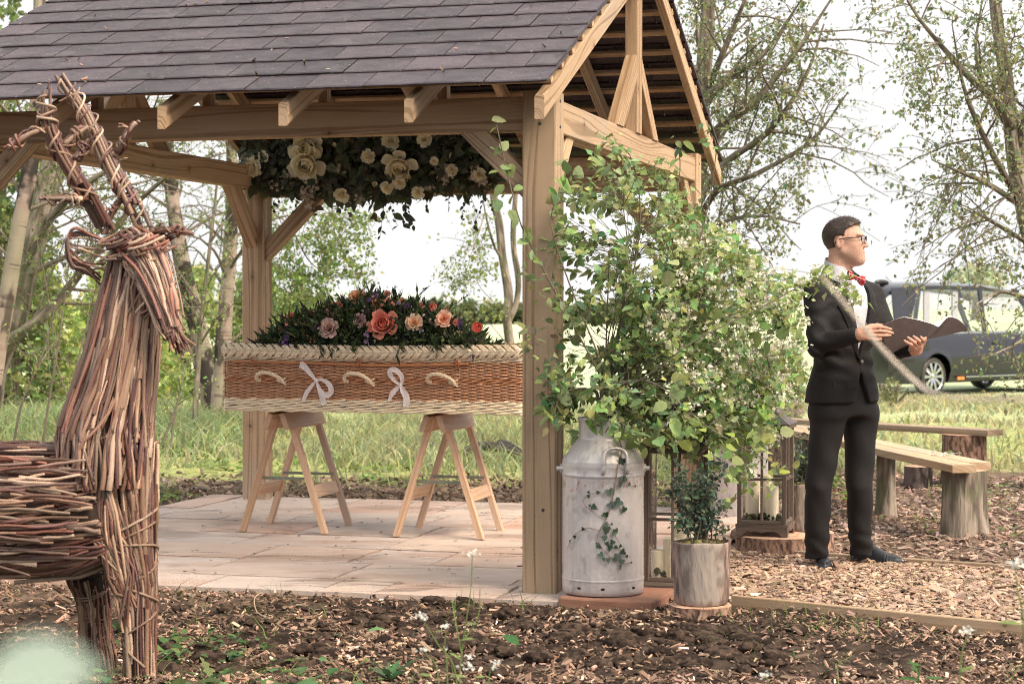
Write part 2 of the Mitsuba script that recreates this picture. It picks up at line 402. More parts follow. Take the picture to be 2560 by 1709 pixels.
def hgt(x, y):
    x, y = np.broadcast_arrays(np.asarray(x, float), np.asarray(y, float))
    P = np.stack([x, y, 0 * x], -1)
    u, v = to_uv(P)
    off = np.maximum(np.maximum(PATIO[0] - u, u - PATIO[1]), np.maximum(PATIO[2] - v, v - PATIO[3]))
    flat = sstep(0.0, 0.35, off)
    inp = inside(PQ, P.reshape(-1, 3)).reshape(x.shape)
    near = sstep(4.0, 6.0, y) * (1 - sstep(9.2, 10.5, y))
    b = (vfbm(P * 2.2, 3, 1) - 0.5) * 0.10 + (vfbm(P * 9, 3, 2) - 0.45) * 0.05
    far = (vfbm(P * 1.1, 3, 3) - 0.5) * 0.10 + (vfbm(P * 7, 2, 4) - 0.5) * 0.025
    z = (b * near + far * (1 - near)) * np.where(inp, 0.15, 1.0) * flat * (1 - sstep(40, 80, np.abs(y)))
    z = z - 0.23 * sstep(16, 38, y) + 0.006 * (1 - flat) * (off > -0.08) - 0.03 * (off <= -0.08) + np.where(inp, 0.012, 0)
    return z
def grid_axis(a, b, step, lim, g=1.22):
    m = list(np.arange(a, b + step / 2, step))
    s = step
    while m[-1] < lim:
        s *= g; m.append(m[-1] + s)
    s, lo = step, [a]
    while lo[-1] > -lim:
        s *= g; lo.append(lo[-1] - s)
    return np.array(lo[:0:-1] + m)
gx, gy = grid_axis(-3.6, 3.6, 0.035, 3000), grid_axis(5.6, 13.0, 0.035, 3200, 1.10)
gy = gy[gy > -400]
X, Y = np.meshgrid(gx, gy, indexing='ij')
Z = hgt(X, Y)
n, m = X.shape
i, j = np.meshgrid(np.arange(n - 1), np.arange(m - 1), indexing='ij')
q = np.stack([i * m + j, (i + 1) * m + j, (i + 1) * m + j + 1, i * m + j + 1], -1).reshape(-1, 4)
def ground_col(p, n, uv):
    a = fbm(p.x * 3, p.y * 3, 0, 3); b = fbm(p.x * 17, p.y * 17, 3, 3); c = fbm(p.x * 0.35, p.y * 0.35, 9, 3)
    soil = mix((0.024, 0.018, 0.015), (0.068, 0.049, 0.039), smoothstep(0.3, 0.75, 0.5 * a + 0.5 * b))
    litter = mix((0.10, 0.072, 0.055), (0.21, 0.155, 0.12), smoothstep(0.3, 0.7, b))
    grass = mix((0.20, 0.235, 0.085), (0.34, 0.36, 0.16), smoothstep(0.3, 0.72, 0.6 * b + 0.4 * a))
    field = mix((0.34, 0.40, 0.255), (0.42, 0.46, 0.315), smoothstep(0.35, 0.7, fbm(p.x * 0.06, p.y * 0.02, 3, 4)))
    lu = (p.x - HX) * HS + (p.y - HY) * HC
    w1 = smoothstep(8.6, 9.6, p.y + 0.8 * (a - 0.5))
    base = mix(soil, litter, w1 * 0.8)
    side = smoothstep(0.6, 2.2, p.x)
    edge = 14.3 + 2.2 * side + 2.0 * (a - 0.5) + 2.0 * (c - 0.5)
    base = mix(base, grass, smoothstep(edge - 0.6, edge + 1.2, p.y))
    return mix(base, field, smoothstep(20, 34, p.y))
def ground_bump(p, n, uv):
    return fbm(p.x * 12, p.y * 12, 0, 3)
bsdf('earth', {'type': 'bumpmap', 't': mikit.proc(ground_bump, 4e-3), 'scale': 0.05, 'm': princ(mikit.proc(ground_col), 0.92, 0.12)})
struct('ground', (np.stack([X, Y, Z], -1).reshape(-1, 3), tri(q)), 'earth', 'dark soil, leaf litter and rough grass running out to a pale green field', smooth=True)

# far hills and the hedgerow along the field
rng = np.random.default_rng(11)
def hill(name, Y0, H0, seed, col, label):
    xs = np.linspace(-1500, 1500, 260)
    prof = H0 * (0.35 + 0.9 * vfbm(np.stack([xs * 0.006, 0 * xs, 0 * xs], 1), 4, seed))
    v, f = [], []
    rows = [(0, -1.0), (30, 0.55), (90, 0.95), (160, 1.0), (320, 0.6), (600, -0.2)]
    for dy, k in rows:
        v.append(np.stack([xs, Y0 + dy + 0 * xs, np.where(k > 0, prof * k, k * 4) + 1.2 * vnoise(np.stack([xs * 0.05, 0 * xs + dy, 0 * xs], 1), 4)], 1))
    nn = len(xs); i, j = np.meshgrid(np.arange(len(rows) - 1), np.arange(nn - 1), indexing='ij')
    q = np.stack([i * nn + j, i * nn + j + 1, (i + 1) * nn + j + 1, (i + 1) * nn + j], -1).reshape(-1, 4)
    struct(name, (np.vstack(v), tri(q)), 'paint', label, col=col, smooth=True)
hill('hills', 1900, 20, 3, (0.34, 0.37, 0.36), 'pale wooded hills on the horizon beyond the field')

# ---------------------------------------------------------------- the patio of sandstone flags
rng = np.random.default_rng(5)
def flat_uv(v, k): return np.stack([v[:, 0], v[:, 1] * 0 + 16.0 * k + 4], 1)
pb = box((0, 0, 0), (1, 1, 1), ch=0.0)
k_patio = struct('patio', (toW(np.array([[u, v, z] for u in (PATIO[0] + 0.01, PATIO[1] - 0.01) for v in (PATIO[2] + 0.02, PATIO[3] - 0.01) for z in (-0.06, 0.016)])), hull([(a, b, c) for a in (0, 1) for b in (0, 1) for c in (0, 1)])[1] * 0 if False else np.array([[0, 1, 3], [0, 3, 2], [4, 6, 7], [4, 7, 5], [0, 4, 5], [0, 5, 1], [2, 3, 7], [2, 7, 6], [0, 2, 6], [0, 6, 4], [1, 5, 7], [1, 7, 3]])),
                 'paint', 'patio of buff and pink sandstone flags under the timber shelter', col=(0.27, 0.225, 0.19))
v0, kf, first = PATIO[2], 0, [0.62, 0.30, 0.60, 0.34, 0.62, 0.55, 0.60, 0.62]
while v0 < PATIO[3] - 0.05:
    d = 0.42 if v0 < 0.2 else float(rng.choice([0.55, 0.6, 0.62]))
    if PATIO[3] - v0 - d < 0.3: d = PATIO[3] - v0
    u1 = 0.075 if v0 < 0.2 else PATIO[1]
    w_i = 0
    while u1 > PATIO[0] + 0.05:
        w = [0.31, 0.60, 0.28, 0.62, 0.55, 0.62, 0.6, 0.6][w_i % 8] if v0 < 0.2 else float(rng.choice([0.45, 0.6, 0.75, 0.9, 0.9]))
        w_i += 1
        if u1 - w - PATIO[0] < 0.22: w = u1 - PATIO[0]
        a, b, c_, e = u1 - w + 0.007, u1 - 0.007, v0 + 0.007, v0 + d - 0.007
        zt = 0.034 + rng.normal(0, 0.0015)
        nu, nv = max(2, int(w / 0.09)), max(2, int(d / 0.09))
        uu, vv = np.meshgrid(np.linspace(a, b, nu + 1), np.linspace(c_, e, nv + 1), indexing='ij')
        bd = (uu == a) | (uu == b) | (vv == c_) | (vv == e)
        un = np.where((uu == a) | (uu == b), rng.normal(0, 0.004, uu.shape), 0); vn = np.where((vv == c_) | (vv == e), rng.normal(0, 0.004, uu.shape), 0)
        zz = zt + (vfbm(np.stack([uu * 3 + kf, vv * 7, 0 * uu], -1), 3, 8) - 0.5) * 0.006 - np.where(bd, 0.006, 0)
        top = np.stack([uu + un, vv + vn, zz], -1)
        nI, nJ = uu.shape
        i, j = np.meshgrid(np.arange(nI - 1), np.arange(nJ - 1), indexing='ij')
        fq = np.stack([i * nJ + j, (i + 1) * nJ + j, (i + 1) * nJ + j + 1, i * nJ + j + 1], -1).reshape(-1, 4)
        ids = np.arange(nI * nJ).reshape(nI, nJ)
        loop = np.r_[ids[:-1, 0], ids[-1, :-1], ids[:0:-1, -1], ids[0, :0:-1]]
        V = top.reshape(-1, 3); low = V[loop].copy(); low[:, 2] = -0.03
        nb = len(V); lo = nb + np.arange(len(loop))
        side = np.stack([loop, lo, np.roll(lo, -1), np.roll(loop, -1)], 1)
        V = np.vstack([V, low])
        put(k_patio, 'flagstone', (toW(V), np.vstack([tri(fq), tri(side)])), 'flag', uv=flat_uv(V, kf))
        kf += 1; u1 -= w
    v0 += d

# ---------------------------------------------------------------- timber edging of the chip path
for nm, A, D, lab, L, zt in (('near', PA, PD, 'timber edging board along the near side of the wood chip path', 4.4, 0.062), ('far', PB, PE, 'timber edging board along the far side of the wood chip path, behind the standing man', 4.8, 0.045)):
    k = thing('edging_board', lab, 'board', 'edging boards of the chip path')
    pos = 0.0
    while pos < L - 0.1:
        w = min(2.1, L - pos)
        p0, p1 = np.r_[A + D * (pos + 0.004), 0], np.r_[A + D * (pos + w), 0]
        p0[2] = zt - 0.075; p1[2] = zt - 0.078
        put(k, 'board', beam(p0, p1, 0.03, 0.15), 'pale_board'); pos += w

# ---------------------------------------------------------------- wood chips, clods and grass: nobody could count them
def chip_proto(rng):
    l, w, t = 0.5, rng.uniform(0.12, 0.24), rng.uniform(0.04, 0.08)
    v = np.array([(x * w * rng.uniform(0.5, 1.15), y * l * rng.uniform(0.75, 1.1), z * t * rng.uniform(0.6, 1.3) + 0.08 * (y * rng.uniform(0, 1)) ** 2) for x in (-1, 1) for y in (-1, 1) for z in (-1, 1)])
    return v, np.array([[0, 1, 3], [0, 3, 2], [4, 6, 7], [4, 7, 5], [0, 4, 5], [0, 5, 1], [2, 3, 7], [2, 7, 6], [0, 2, 6], [0, 6, 4], [1, 5, 7], [1, 7, 3]])
def chips(name, label, P, size, col, rng, tilt=0.3, dv=0.35):
    """P (n, 2): where they lie"""
    n = len(P)
    protos = [chip_proto(rng) for _ in range(5)]
    which = rng.integers(0, 5, n)
    ms, cs = [], []
    allc = jitcol(rng, n, col, dv, 0.06)
    for k in range(5):
        m = which == k
        q = P[m]; c = m.sum()
        a = rng.uniform(0, 2 * np.pi, c)
        fwd = np.stack([np.cos(a), np.sin(a), rng.normal(0, tilt, c)], 1)
        nr = np.stack([rng.normal(0, tilt, c), rng.normal(0, tilt, c), np.ones(c)], 1)
        S = size * np.exp(rng.normal(0, 0.38, c))
        z = hgt(q[:, 0], q[:, 1]) + np.abs(rng.normal(0.004, 0.008, c)) + 0.002
        ms.append(scatter(protos[k], frames(fwd, nr), np.c_[q, z], S)); cs.append(per(8, allc[m]))
    single(name, cat(ms), label, 'wood chips', col=np.vstack(cs), kind='stuff')
def off_patio(P, pad=0.0):
    u, v = to_uv(P)
    return ~((u > PATIO[0] - pad) & (u < np.where(v < 0.2, 0.08, PATIO[1]) + pad) & (v > PATIO[2] - pad) & (v < PATIO[3] + pad))
rng = np.random.default_rng(21)
P = np.stack([rng.uniform(0.8, 4.6, 60000), rng.uniform(6.3, 11, 60000)], 1)
P = P[inside(PQ, P)][:26000]
chips('path_wood_chips', 'fresh tan wood chips covering the edged path', P, 0.034, (0.38, 0.275, 0.21), rng, 0.22, 0.30)
P = np.stack([rng.uniform(-3.0, 4.4, 80000), rng.uniform(6.2, 9.6, 80000)], 1)
dens = vfbm(np.c_[P * 1.5, 0 * P[:, :1]], 3, 44)
P = P[off_patio(P, 0.02) & ~inside(PQ, P) & (rng.uniform(0, 1, len(P)) < 0.25 + 0.75 * sstep(0.34, 0.58, dens))][:30000]
chips('soil_wood_chips', 'brown wood chips strewn over the dark soil in front of the patio', P, 0.023, (0.205, 0.138, 0.103), rng, 0.45, 0.65)
P = np.stack([rng.uniform(0.6, 6.5, 70000), rng.uniform(9.6, 16.5, 70000)], 1)
P = P[off_patio(P, 0.02) & ~inside(PQ, P) & (P[:, 1] < 15.8 + 0.6 * np.sin(P[:, 0] * 3)) & (P[:, 0] > 0.35 * (P[:, 1] - 9))][:18000]
chips('bench_wood_chips', 'reddish brown wood chip mulch around the log benches', P, 0.036, (0.29, 0.21, 0.175), rng, 0.3, 0.45)
P = np.stack([rng.uniform(-4.5, 2.5, 30000), rng.uniform(12.2, 16.0, 30000)], 1)
P = P[off_patio(P, 0.02) & (rng.uniform(0, 1, len(P)) < 1 - sstep(14.0, 16.0, P[:, 1]))][:8000]
chips('leaf_litter', 'dry brown leaf litter behind the patio', P, 0.040, (0.19, 0.14, 0.105), rng, 0.5, 0.45)
P = np.stack([rng.uniform(-3.4, 0.05, 900), rng.uniform(-0.15, 3.9, 900)], 1)
Pw = toW(np.c_[P, 0 * P[:, :1]])[:, :2]
ms = scatter(chip_proto(rng), frames(np.c_[rng.normal(size=(260, 2)), 0 * rng.normal(size=(260, 1))], np.tile([0, 0, 1.0], (260, 1)) + rng.normal(0, 0.2, (260, 3))), np.c_[Pw[:260], np.full(260, 0.040)], np.minimum(0.020 * np.exp(rng.normal(0, 0.5, 260)), 0.030))
single('patio_debris', ms, 'small bits of bark and soil scattered on the patio flags', 'debris', col=per(8, jitcol(rng, 260, (0.12, 0.085, 0.06), 0.7)), kind='stuff')
# clods of dug soil along the front of the patio
ico = trimesh.creation.icosphere(2)
ms, cs = [], []
bands = [(380, 1950, 1520, 1640, 150), (1000, 1950, 1555, 1700, -60), (400, 900, 1600, 1700, -25), (1000, 2000, 1560, 1709, 150), (400, 1300, 1490, 1560, 90), (1560, 1960, 1580, 1700, 70), (1900, 2560, 1600, 1709, 40), (30, 300, 1500, 1700, 40)]
for x0, x1, y0, y1, cnt in bands:
    for _ in range(abs(cnt)):
        g = gnd(rng.uniform(x0, x1), rng.uniform(y0, y1))
        if not off_patio(g[None], 0.04)[0] or inside(PQ, g[None])[0]: continue
        r = min(0.010 * math.exp(abs(rng.normal(0, 0.85))), 0.042)
        if cnt < 0: r = rng.uniform(0.032, 0.058)
        v = ico.vertices * (1 + 0.55 * (vfbm(ico.vertices * 1.5 + rng.uniform(0, 50, 3), 3) - 0.5)[:, None] + 0.75 * (vfbm(ico.vertices * 4 + rng.uniform(0, 50, 3), 3) - 0.5)[:, None])
        v = v * r * [rng.uniform(0.9, 1.5), rng.uniform(0.9, 1.3), rng.uniform(0.45, 0.7)] @ rotz(rng.uniform(0, 6.3)).T
        ms.append((v + [g[0], g[1], hgt(g[0], g[1]) + r * 0.12], ico.faces)); cs.append(jitcol(rng, 1, (0.068, 0.050, 0.042), 0.25)[0])
M, C = catc(ms, cs)
def soil_col(p, n, uv):
    return mix((0.022, 0.016, 0.0135), (0.078, 0.055, 0.043), smoothstep(0.32, 0.72, fbm(p.x * 40, p.y * 40, p.z * 40, 4)))
bsdf('soil', {'type': 'bumpmap', 't': mikit.proc(lambda p, n, uv: fbm(p.x * 60, p.y * 60, p.z * 60, 3), 1.5e-3), 'scale': 0.01, 'm': princ(mikit.proc(soil_col), 0.95, 0.1)})
single('soil_clods', M, 'lumps of dark dug soil in front of the patio', 'soil', 'soil', smooth=True, kind='stuff')
# grass
def blades(name, label, P, hmin, hmax, col, rng, w=0.006, lean=0.35, cat_='grass'):
    n = len(P)
    h = rng.uniform(hmin, hmax, n)
    a = rng.uniform(0, 2 * np.pi, n); side = np.stack([np.cos(a), np.sin(a), 0 * a], 1)
    d = np.c_[rng.normal(0, lean, (n, 2)), np.ones(n)]
    base = np.c_[P, hgt(P[:, 0], P[:, 1]) - 0.01]
    mid = base + d * (h * 0.55)[:, None]
    tip = base + np.c_[d[:, :2] * 2.0, d[:, 2:] * 0.95] * h[:, None]
    ww = (w * rng.uniform(0.6, 1.5, n))[:, None] * side
    V = np.stack([base - ww, base + ww, mid + ww * 0.8, mid - ww * 0.8, tip], 1).reshape(-1, 3)
    f = np.array([[0, 1, 2], [0, 2, 3], [3, 2, 4]])
    F_ = (f[None] + 5 * np.arange(n)[:, None, None]).reshape(-1, 3)
    return single(name, (V, F_), label, cat_, 'leaf', col=per(5, jitcol(rng, n, col, 0.22, 0.12)), kind='stuff')
rng = np.random.default_rng(31)
def region(n, x0, x1, y0, y1, keep):
    P = np.stack([rng.uniform(x0, x1, n), rng.uniform(y0, y1, n)], 1)
    return P[keep(P)]
clump = lambda P, s, lo, hi, sd: rng.uniform(0, 1, len(P)) < sstep(lo, hi, vfbm(np.c_[P * s, 0 * P[:, :1]], 3, sd))
P = region(56000, -9, 3.2, 14.0, 28, lambda P: clump(P, 0.9, 0.34, 0.6, 71) & (rng.uniform(0, 1, len(P)) < sstep(14.0, 17.5, P[:, 1])))
blades('tall_grass', 'bright green tall grass growing behind the patio and between the trees', P, 0.06, 0.26, (0.37, 0.40, 0.225), rng, 0.009)
P = region(17000, -9, -2.6, 17.5, 27, lambda P: clump(P, 0.6, 0.40, 0.6, 72))
blades('long_grass', 'lush dark green long grass in the wood on the left', P, 0.15, 0.42, (0.30, 0.37, 0.19), rng, 0.011)
P = region(36000, 2.0, 15, 15.6, 33, lambda P: clump(P, 0.5, 0.32, 0.58, 73))
blades('meadow_grass', 'pale dry and green grass between the benches and the black car', P, 0.05, 0.18, (0.42, 0.42, 0.25), rng, 0.012)
P = region(9000, 5.0, 13.5, 29.5, 33.2, lambda P: rng.uniform(0, 1, len(P)) < 0.9)
blades('dry_grass', 'straw coloured long grass in front of the wheels of the black car', P, 0.04, 0.15, (0.52, 0.46, 0.31), rng, 0.010)
P = region(2600, -3.2, 3.6, 6.3, 9.2, lambda P: off_patio(P, 0.01) & ~inside(PQ, P) & clump(P, 1.6, 0.54, 0.70, 74))
blades('short_grass', 'sparse thin grass sprouting from the soil in the foreground', P, 0.03, 0.12, (0.15, 0.23, 0.08), rng, 0.0022, 0.6)
# low green seedlings and herbs: leaves close to the ground
def herbs(name, label, P, size, col, rng):
    n = len(P); a = rng.uniform(0, 2 * np.pi, n)
    fwd = np.stack([np.cos(a), np.sin(a), rng.uniform(0.1, 0.9, n)], 1)
    M = scatter(leafshape(0.55, 0.1, 0.2, 0.35, 4), frames(fwd, np.tile([0, 0, 1.0], (n, 1)) + rng.normal(0, 0.2, (n, 3))), np.c_[P, hgt(P[:, 0], P[:, 1]) + rng.uniform(0, 0.05, n)], size * np.exp(rng.normal(0, 0.3, n)))
    nv = len(M[0]) // n
    single(name, M, label, 'plants', 'leaf', col=per(nv, jitcol(rng, n, col, 0.25, 0.12)), kind='stuff')
P = region(9000, -5, 2.6, 13.0, 18, lambda P: off_patio(P, 0.05) & clump(P, 1.3, 0.46, 0.62, 81))
herbs('ground_plants', 'low green herbs in the leaf litter behind the patio', P, 0.065, (0.24, 0.32, 0.12), rng)
P = region(4500, 1.5, 5, 10.5, 16.2, lambda P: ~inside(PQ, P) & clump(P, 1.5, 0.56, 0.68, 82))
herbs('mulch_seedlings', 'green seedlings poking through the mulch by the log benches', P, 0.04, (0.22, 0.30, 0.14), rng)
P = region(5200, -3, 3, 6.2, 7.9, lambda P: off_patio(P, 0.05) & (rng.uniform(0, 1, len(P)) < 1 - sstep(-1.6, 0.4, P[:, 0])) & clump(P, 1.7, 0.44, 0.60, 83))
herbs('foreground_weeds', 'low green weeds around the feet of the willow stag', P, 0.050, (0.12, 0.19, 0.085), rng)
# ================================================================ THE TIMBER SHELTER
L_, W_, PW, OH, OV = 3.1932, 3.9249, 0.161, 0.4654, 0.0616
ZE, PT = 2.3432, 0.4469
ZBB, ZBT, ZTB, ZTT = 2.1857, 2.347, 2.1815, 2.335
sh = thing('timber_shelter', 'open timber shelter on four square posts with a slate roof, standing over the patio', 'shelter')
UD, VD, ZD = toW((1, 0, 0)) - toW((0, 0, 0)), toW((0, 1, 0)) - toW((0, 0, 0)), np.array([0, 0, 1.0])
def lb(p0, p1, w, h, side=None, parent=sh, name='beam', mat='larch', **k):
    """a beam between two local points; side is a local direction"""
    s = None if side is None else toW(side) - toW((0, 0, 0))
    cut = {c: toW(k[c]) - toW((0, 0, 0)) for c in ('cut0', 'cut1') if c in k}
    return put(parent, name, beam(toW(p0), toW(p1), w, h, s, k.get('ch', 0.004), **cut), mat, label=k.get('label'))
h = PW / 2
for u, v in ((-h, h), (-L_ + h, h), (-L_ + h, W_ - h), (-h, W_ - h)):
    lb((u, v, 0.030), (u, v, 2.365), PW, PW, (1, 0, 0), name='post', ch=0.006)
lb((-L_ + PW, 0.085, (ZBB + ZBT) / 2), (-PW, 0.085, (ZBB + ZBT) / 2), 0.10, ZBT - ZBB, (0, 1, 0), name='plate_beam')
lb((-L_ + PW, W_ - 0.085, 2.235), (-PW, W_ - 0.085, 2.235), 0.10, 0.22, (0, 1, 0), name='plate_beam')
for u in (-0.07, -L_ + 0.07):
    lb((u, PW, (ZTB + ZTT) / 2), (u, W_ - PW, (ZTB + ZTT) / 2), 0.115, ZTT - ZTB, (1, 0, 0), name='tie_beam')
# knee braces, 45 degrees, cut square against post and beam
def brace(post, along, zb, leg):
    """post: (u, v) of the post face the brace leaves; along: unit local direction along the beam"""
    a = np.array([along[0], along[1], 0.0]); d = 0.085
    b0 = np.array([post[0], post[1], zb - leg + d]); b1 = b0 + (a + [0, 0, 1]) * (leg - d)
    side = (-a[1], a[0], 0)
    lb(b0, b1, 0.085, 2 * d / math.sqrt(2) * 0.82, side, name='brace', cut0=a, cut1=(0, 0, 1))
for u, s in ((-PW, -1), (-L_ + PW, 1)):
    brace((u, 0.085), (s, 0), ZBB, 0.335)
    brace((u, W_ - 0.085), (s, 0), 2.125, 0.46)
for v, s in ((PW, 1), (W_ - PW, -1)):
    brace((-0.07, v), (0, s), ZTB, 0.335)
    brace((-L_ + 0.07, v), (0, s), ZTB, 0.42)
# rafters, ridge, trusses, battens
ridge_v = W_ / 2; apex = ZE + (ridge_v + OH) * PT
cs = math.cos(math.atan(PT)); rh = 0.105 * cs
ruv = [0.0375] + [0.0375 - 0.605 * k for k in range(1, 6)] + [-L_ - 0.0375]
for u in ruv:
    for sg in (1, -1):
        e, r = (-OH + 0.022, ridge_v - 0.022) if sg == 1 else (W_ + OH - 0.022, ridge_v + 0.022)
        zz = lambda v: ZE + ((v + OH) if sg == 1 else (W_ + OH - v)) * PT - 0.045 - 0.105 / 2 - 0.012
        lb((u, e, zz(e)), (u, r, zz(r)), 0.045, rh, (1, 0, 0), name='rafter', cut0=(0, 1, 0), cut1=(0, 1, 0))
        if u < 0.03 and u > -L_:
            v = 0.085 if sg == 1 else W_ - 0.085
            lb((u, v, 2.346), (u, v, zz(v) - 0.05), 0.045, 0.06, (1, 0, 0), name='block')
lb((-L_ - 0.055, ridge_v, apex - 0.13), (0.055, ridge_v, apex - 0.13), 0.038, 0.15, (0, 1, 0), name='ridge_board')
for u in (-0.038, -L_ + 0.038):
    lb((u, 1.935, ZTT), (u, 1.935, apex - 0.21), 0.072, 0.13, (1, 0, 0), name='king_post')
    for s in (-1, 1):
        lb((u, 1.935 + s * 0.475, ZTT), (u, 1.935 + s * 0.066, ZTT + 0.36), 0.070, 0.105, (1, 0, 0), name='strut', cut0=(0, 0, 1), cut1=(0, 1, 0))
gauge, nrow = 0.222, 12
slope_len = (ridge_v + OH) / cs
rng = np.random.default_rng(3)
for sg in (1, -1):
    sd = np.array([0, cs * sg, cs * PT]); nd = np.array([0, -cs * PT * sg, cs]); ud = np.array([1.0, 0, 0])
    eave = np.array([0, -OH, ZE]) if sg == 1 else np.array([0, W_ + OH, ZE])
    for k in range(nrow):
        s = 0.17 + k * gauge
        p = eave + sd * s - nd * 0.034
        lb(p + ud * (-L_ - 0.058), p + ud * 0.058, 0.045, 0.022, tuple(sd), name='batten')
    for k in range(nrow - 1):
        s0 = k * gauge - 0.0
        x = OV + 0.012 + rng.normal(0, 0.003)
        xl = -L_ - OV
        w_first = 0.29 if k % 2 == 0 else 0.145
        i = 0
        while x > xl + 0.02:
            wdt = (w_first if i == 0 else 0.29 + rng.normal(0, 0.012)); i += 1
            if x - wdt - xl < 0.09: wdt = x - xl
            a, b = x - wdt + 0.0025, x - 0.0025
            L = min(0.45, slope_len - s0 + 0.02)
            nx = 9
            us = np.linspace(a, b, nx); jit = -np.abs(rng.normal(0, 0.0036, nx)); jit[[0, -1]] += rng.choice([0, 0, 0.006], 2)
            th = 0.0095 + rng.normal(0, 0.0012); lift = 0.020 + rng.normal(0, 0.0012); skew = rng.normal(0, 0.002)
            rows = [(0.0, 0.0), (0.5, 0.0), (0.985, 0.0), (1.0, -0.35), (1.0, -1.0)]
            V, U = [], []
            idn = _wid[0] = _wid[0] + 1
            for t, dn in rows:
                sl = s0 + L * (1 - t) - 0.004 + skew * (us - a) / 0.3 * t
                hh = lift * (0.10 + 0.9 * t) + dn * th + (0.0012 * (vnoise(np.stack([us * 16, us * 0 + t * 5 + idn, us * 0], 1)) - 0.5) if t < 1 else 0)
                ss = sl - (jit if t > 0.97 else 0) - (0.003 if dn < 0 else 0)
                V.append(eave + ud * us[:, None] + sd * np.broadcast_to(ss, (nx,))[:, None] + nd * np.broadcast_to(hh, (nx,))[:, None])
                U.append(np.stack([us, np.full(nx, 0.45 * t + 16.0 * idn) + 0 * us], 1))
            V.append(V[0] - nd * th); U.append(U[0])
            V, U = np.vstack(V), np.vstack(U)
            nr = len(rows) + 1
            ii, jj = np.meshgrid(np.arange(nr - 2), np.arange(nx - 1), indexing='ij')
            Q = np.stack([ii * nx + jj, (ii + 1) * nx + jj, (ii + 1) * nx + jj + 1, ii * nx + jj + 1], -1).reshape(-1, 4)
            bt = (nr - 1) * nx; lo = (nr - 2) * nx
            j2 = np.arange(nx - 1)
            Q = np.vstack([Q, np.stack([lo + j2, bt + j2, bt + j2 + 1, lo + j2 + 1], 1)])
            if sg == -1: Q = Q[:, ::-1]
            Fq = tri(Q)
            ends = []
            for c in (0, nx - 1):
                e = [r * nx + c for r in range(nr - 1)] + [bt + c]
                ends += [(e[0], e[m], e[m + 1]) if (c == 0) == (sg == 1) else (e[0], e[m + 1], e[m]) for m in range(1, len(e) - 1)]
            put(sh, 'slate', (toW(V), np.vstack([Fq, np.array(ends)])), 'slate', uv=U)
            x -= wdt
for k in range(8):
    u0, u1 = -L_ - OV + k * (L_ + 2 * OV) / 8 + 0.003, -L_ - OV + (k + 1) * (L_ + 2 * OV) / 8 - 0.003
    _wid[0] += 1
    pr = [(-0.14, -0.062), (0, 0.012), (0.14, -0.062), (0.14, -0.075), (0, -0.004), (-0.14, -0.075)]
    V = np.array([(u, ridge_v + a, apex + b + 0.02) for u in (u0, u1) for a, b in pr])
    Q = np.array([[m, (m + 1) % 6, 6 + (m + 1) % 6, 6 + m] for m in range(6)])
    put(sh, 'ridge_tile', (toW(V), np.vstack([tri(Q), [(0, 5, 4), (0, 4, 1), (1, 4, 3), (1, 3, 2), (6, 7, 10), (6, 10, 11), (7, 8, 9), (7, 9, 10)]])), 'slate', uv=np.stack([V[:, 0], V[:, 0] * 0 + 0.2 + 16 * _wid[0]], 1))
disc = lathe([(0.0001, 0.004), (0.006, 0.004), (0.0085, 0.0), (0.0085, -0.01)], 12)
Ru = np.stack([-VD, ZD, UD], 1) @ np.eye(3)
for v, z in ((0.085, 2.325), (0.085, 2.205), (W_ - 0.08, 2.30)):
    P = toW((0.0, v, z)); put(sh, 'bolt', (disc[0] @ np.stack([VD, ZD, UD], 0) + P, disc[1]), 'satin', col=(0.06, 0.05, 0.045))
for u, z in ((-0.075, 2.215), (-0.06, 0.42)):
    P = toW((u, 0.0, z)); put(sh, 'bolt', (disc[0] @ np.stack([UD, ZD, -VD], 0) + P, disc[1]), 'satin', col=(0.06, 0.05, 0.045))
n = 70; uu, ss = rng.uniform(-L_, 0, n), rng.uniform(0.1, 2.3, n)
sd, nd = np.array([0, cs, cs * PT]), np.array([0, -cs * PT, cs])
P = np.array([0, -OH, ZE]) + np.stack([uu, 0 * uu, 0 * uu], 1) + ss[:, None] * sd + nd * 0.024
M = scatter(chip_proto(rng), frames(np.c_[rng.normal(size=n), rng.normal(size=n) * 0.9, rng.normal(size=n) * 0.4], np.tile(nd, (n, 1)) + rng.normal(0, 0.2, (n, 3))), P, 0.022 * np.exp(rng.normal(0, 0.4, n)))
single('roof_debris', (toW(M[0]), M[1]), 'small dead leaves and twigs lying on the slates of the front roof slope', 'debris', col=per(8, jitcol(rng, n, (0.16, 0.11, 0.08), 0.6)), kind='stuff')
# ================================================================ COFFIN ON TRESTLES
def onv(x, y, v):
    """the local point where the photograph's pixel meets the vertical plane v"""
    r = _ray(x, y)
    t = (v + HX * HS + HY * HC) / (r[0] * HS + r[1] * HC)
    P = np.array([0, 0, EYE]) + t * r
    dx, dy = P[0] - HX, P[1] - HY
    return np.array([dx * HC - dy * HS, dx * HS + dy * HC, P[2]])
def rrect(u0, u1, v0, v1, r, n=10):
    """rounded rectangle in plan, anticlockwise from (u0 + r, v0): dense points, cumulative length, outward normals"""
    P = []
    for (cx, cy, a0) in ((u1 - r, v0 + r, -90), (u1 - r, v1 - r, 0), (u0 + r, v1 - r, 90), (u0 + r, v0 + r, 180)):
        for k in range(n + 1):
            a = math.radians(a0 + 90 * k / n); P.append((cx + r * math.cos(a), cy + r * math.sin(a)))
    P = np.array([(u0 + r, v0)] + P)
    P = np.vstack([P, P[:1]])
    s = np.r_[0, np.cumsum(np.linalg.norm(np.diff(P, axis=0), axis=1))]
    return P, s
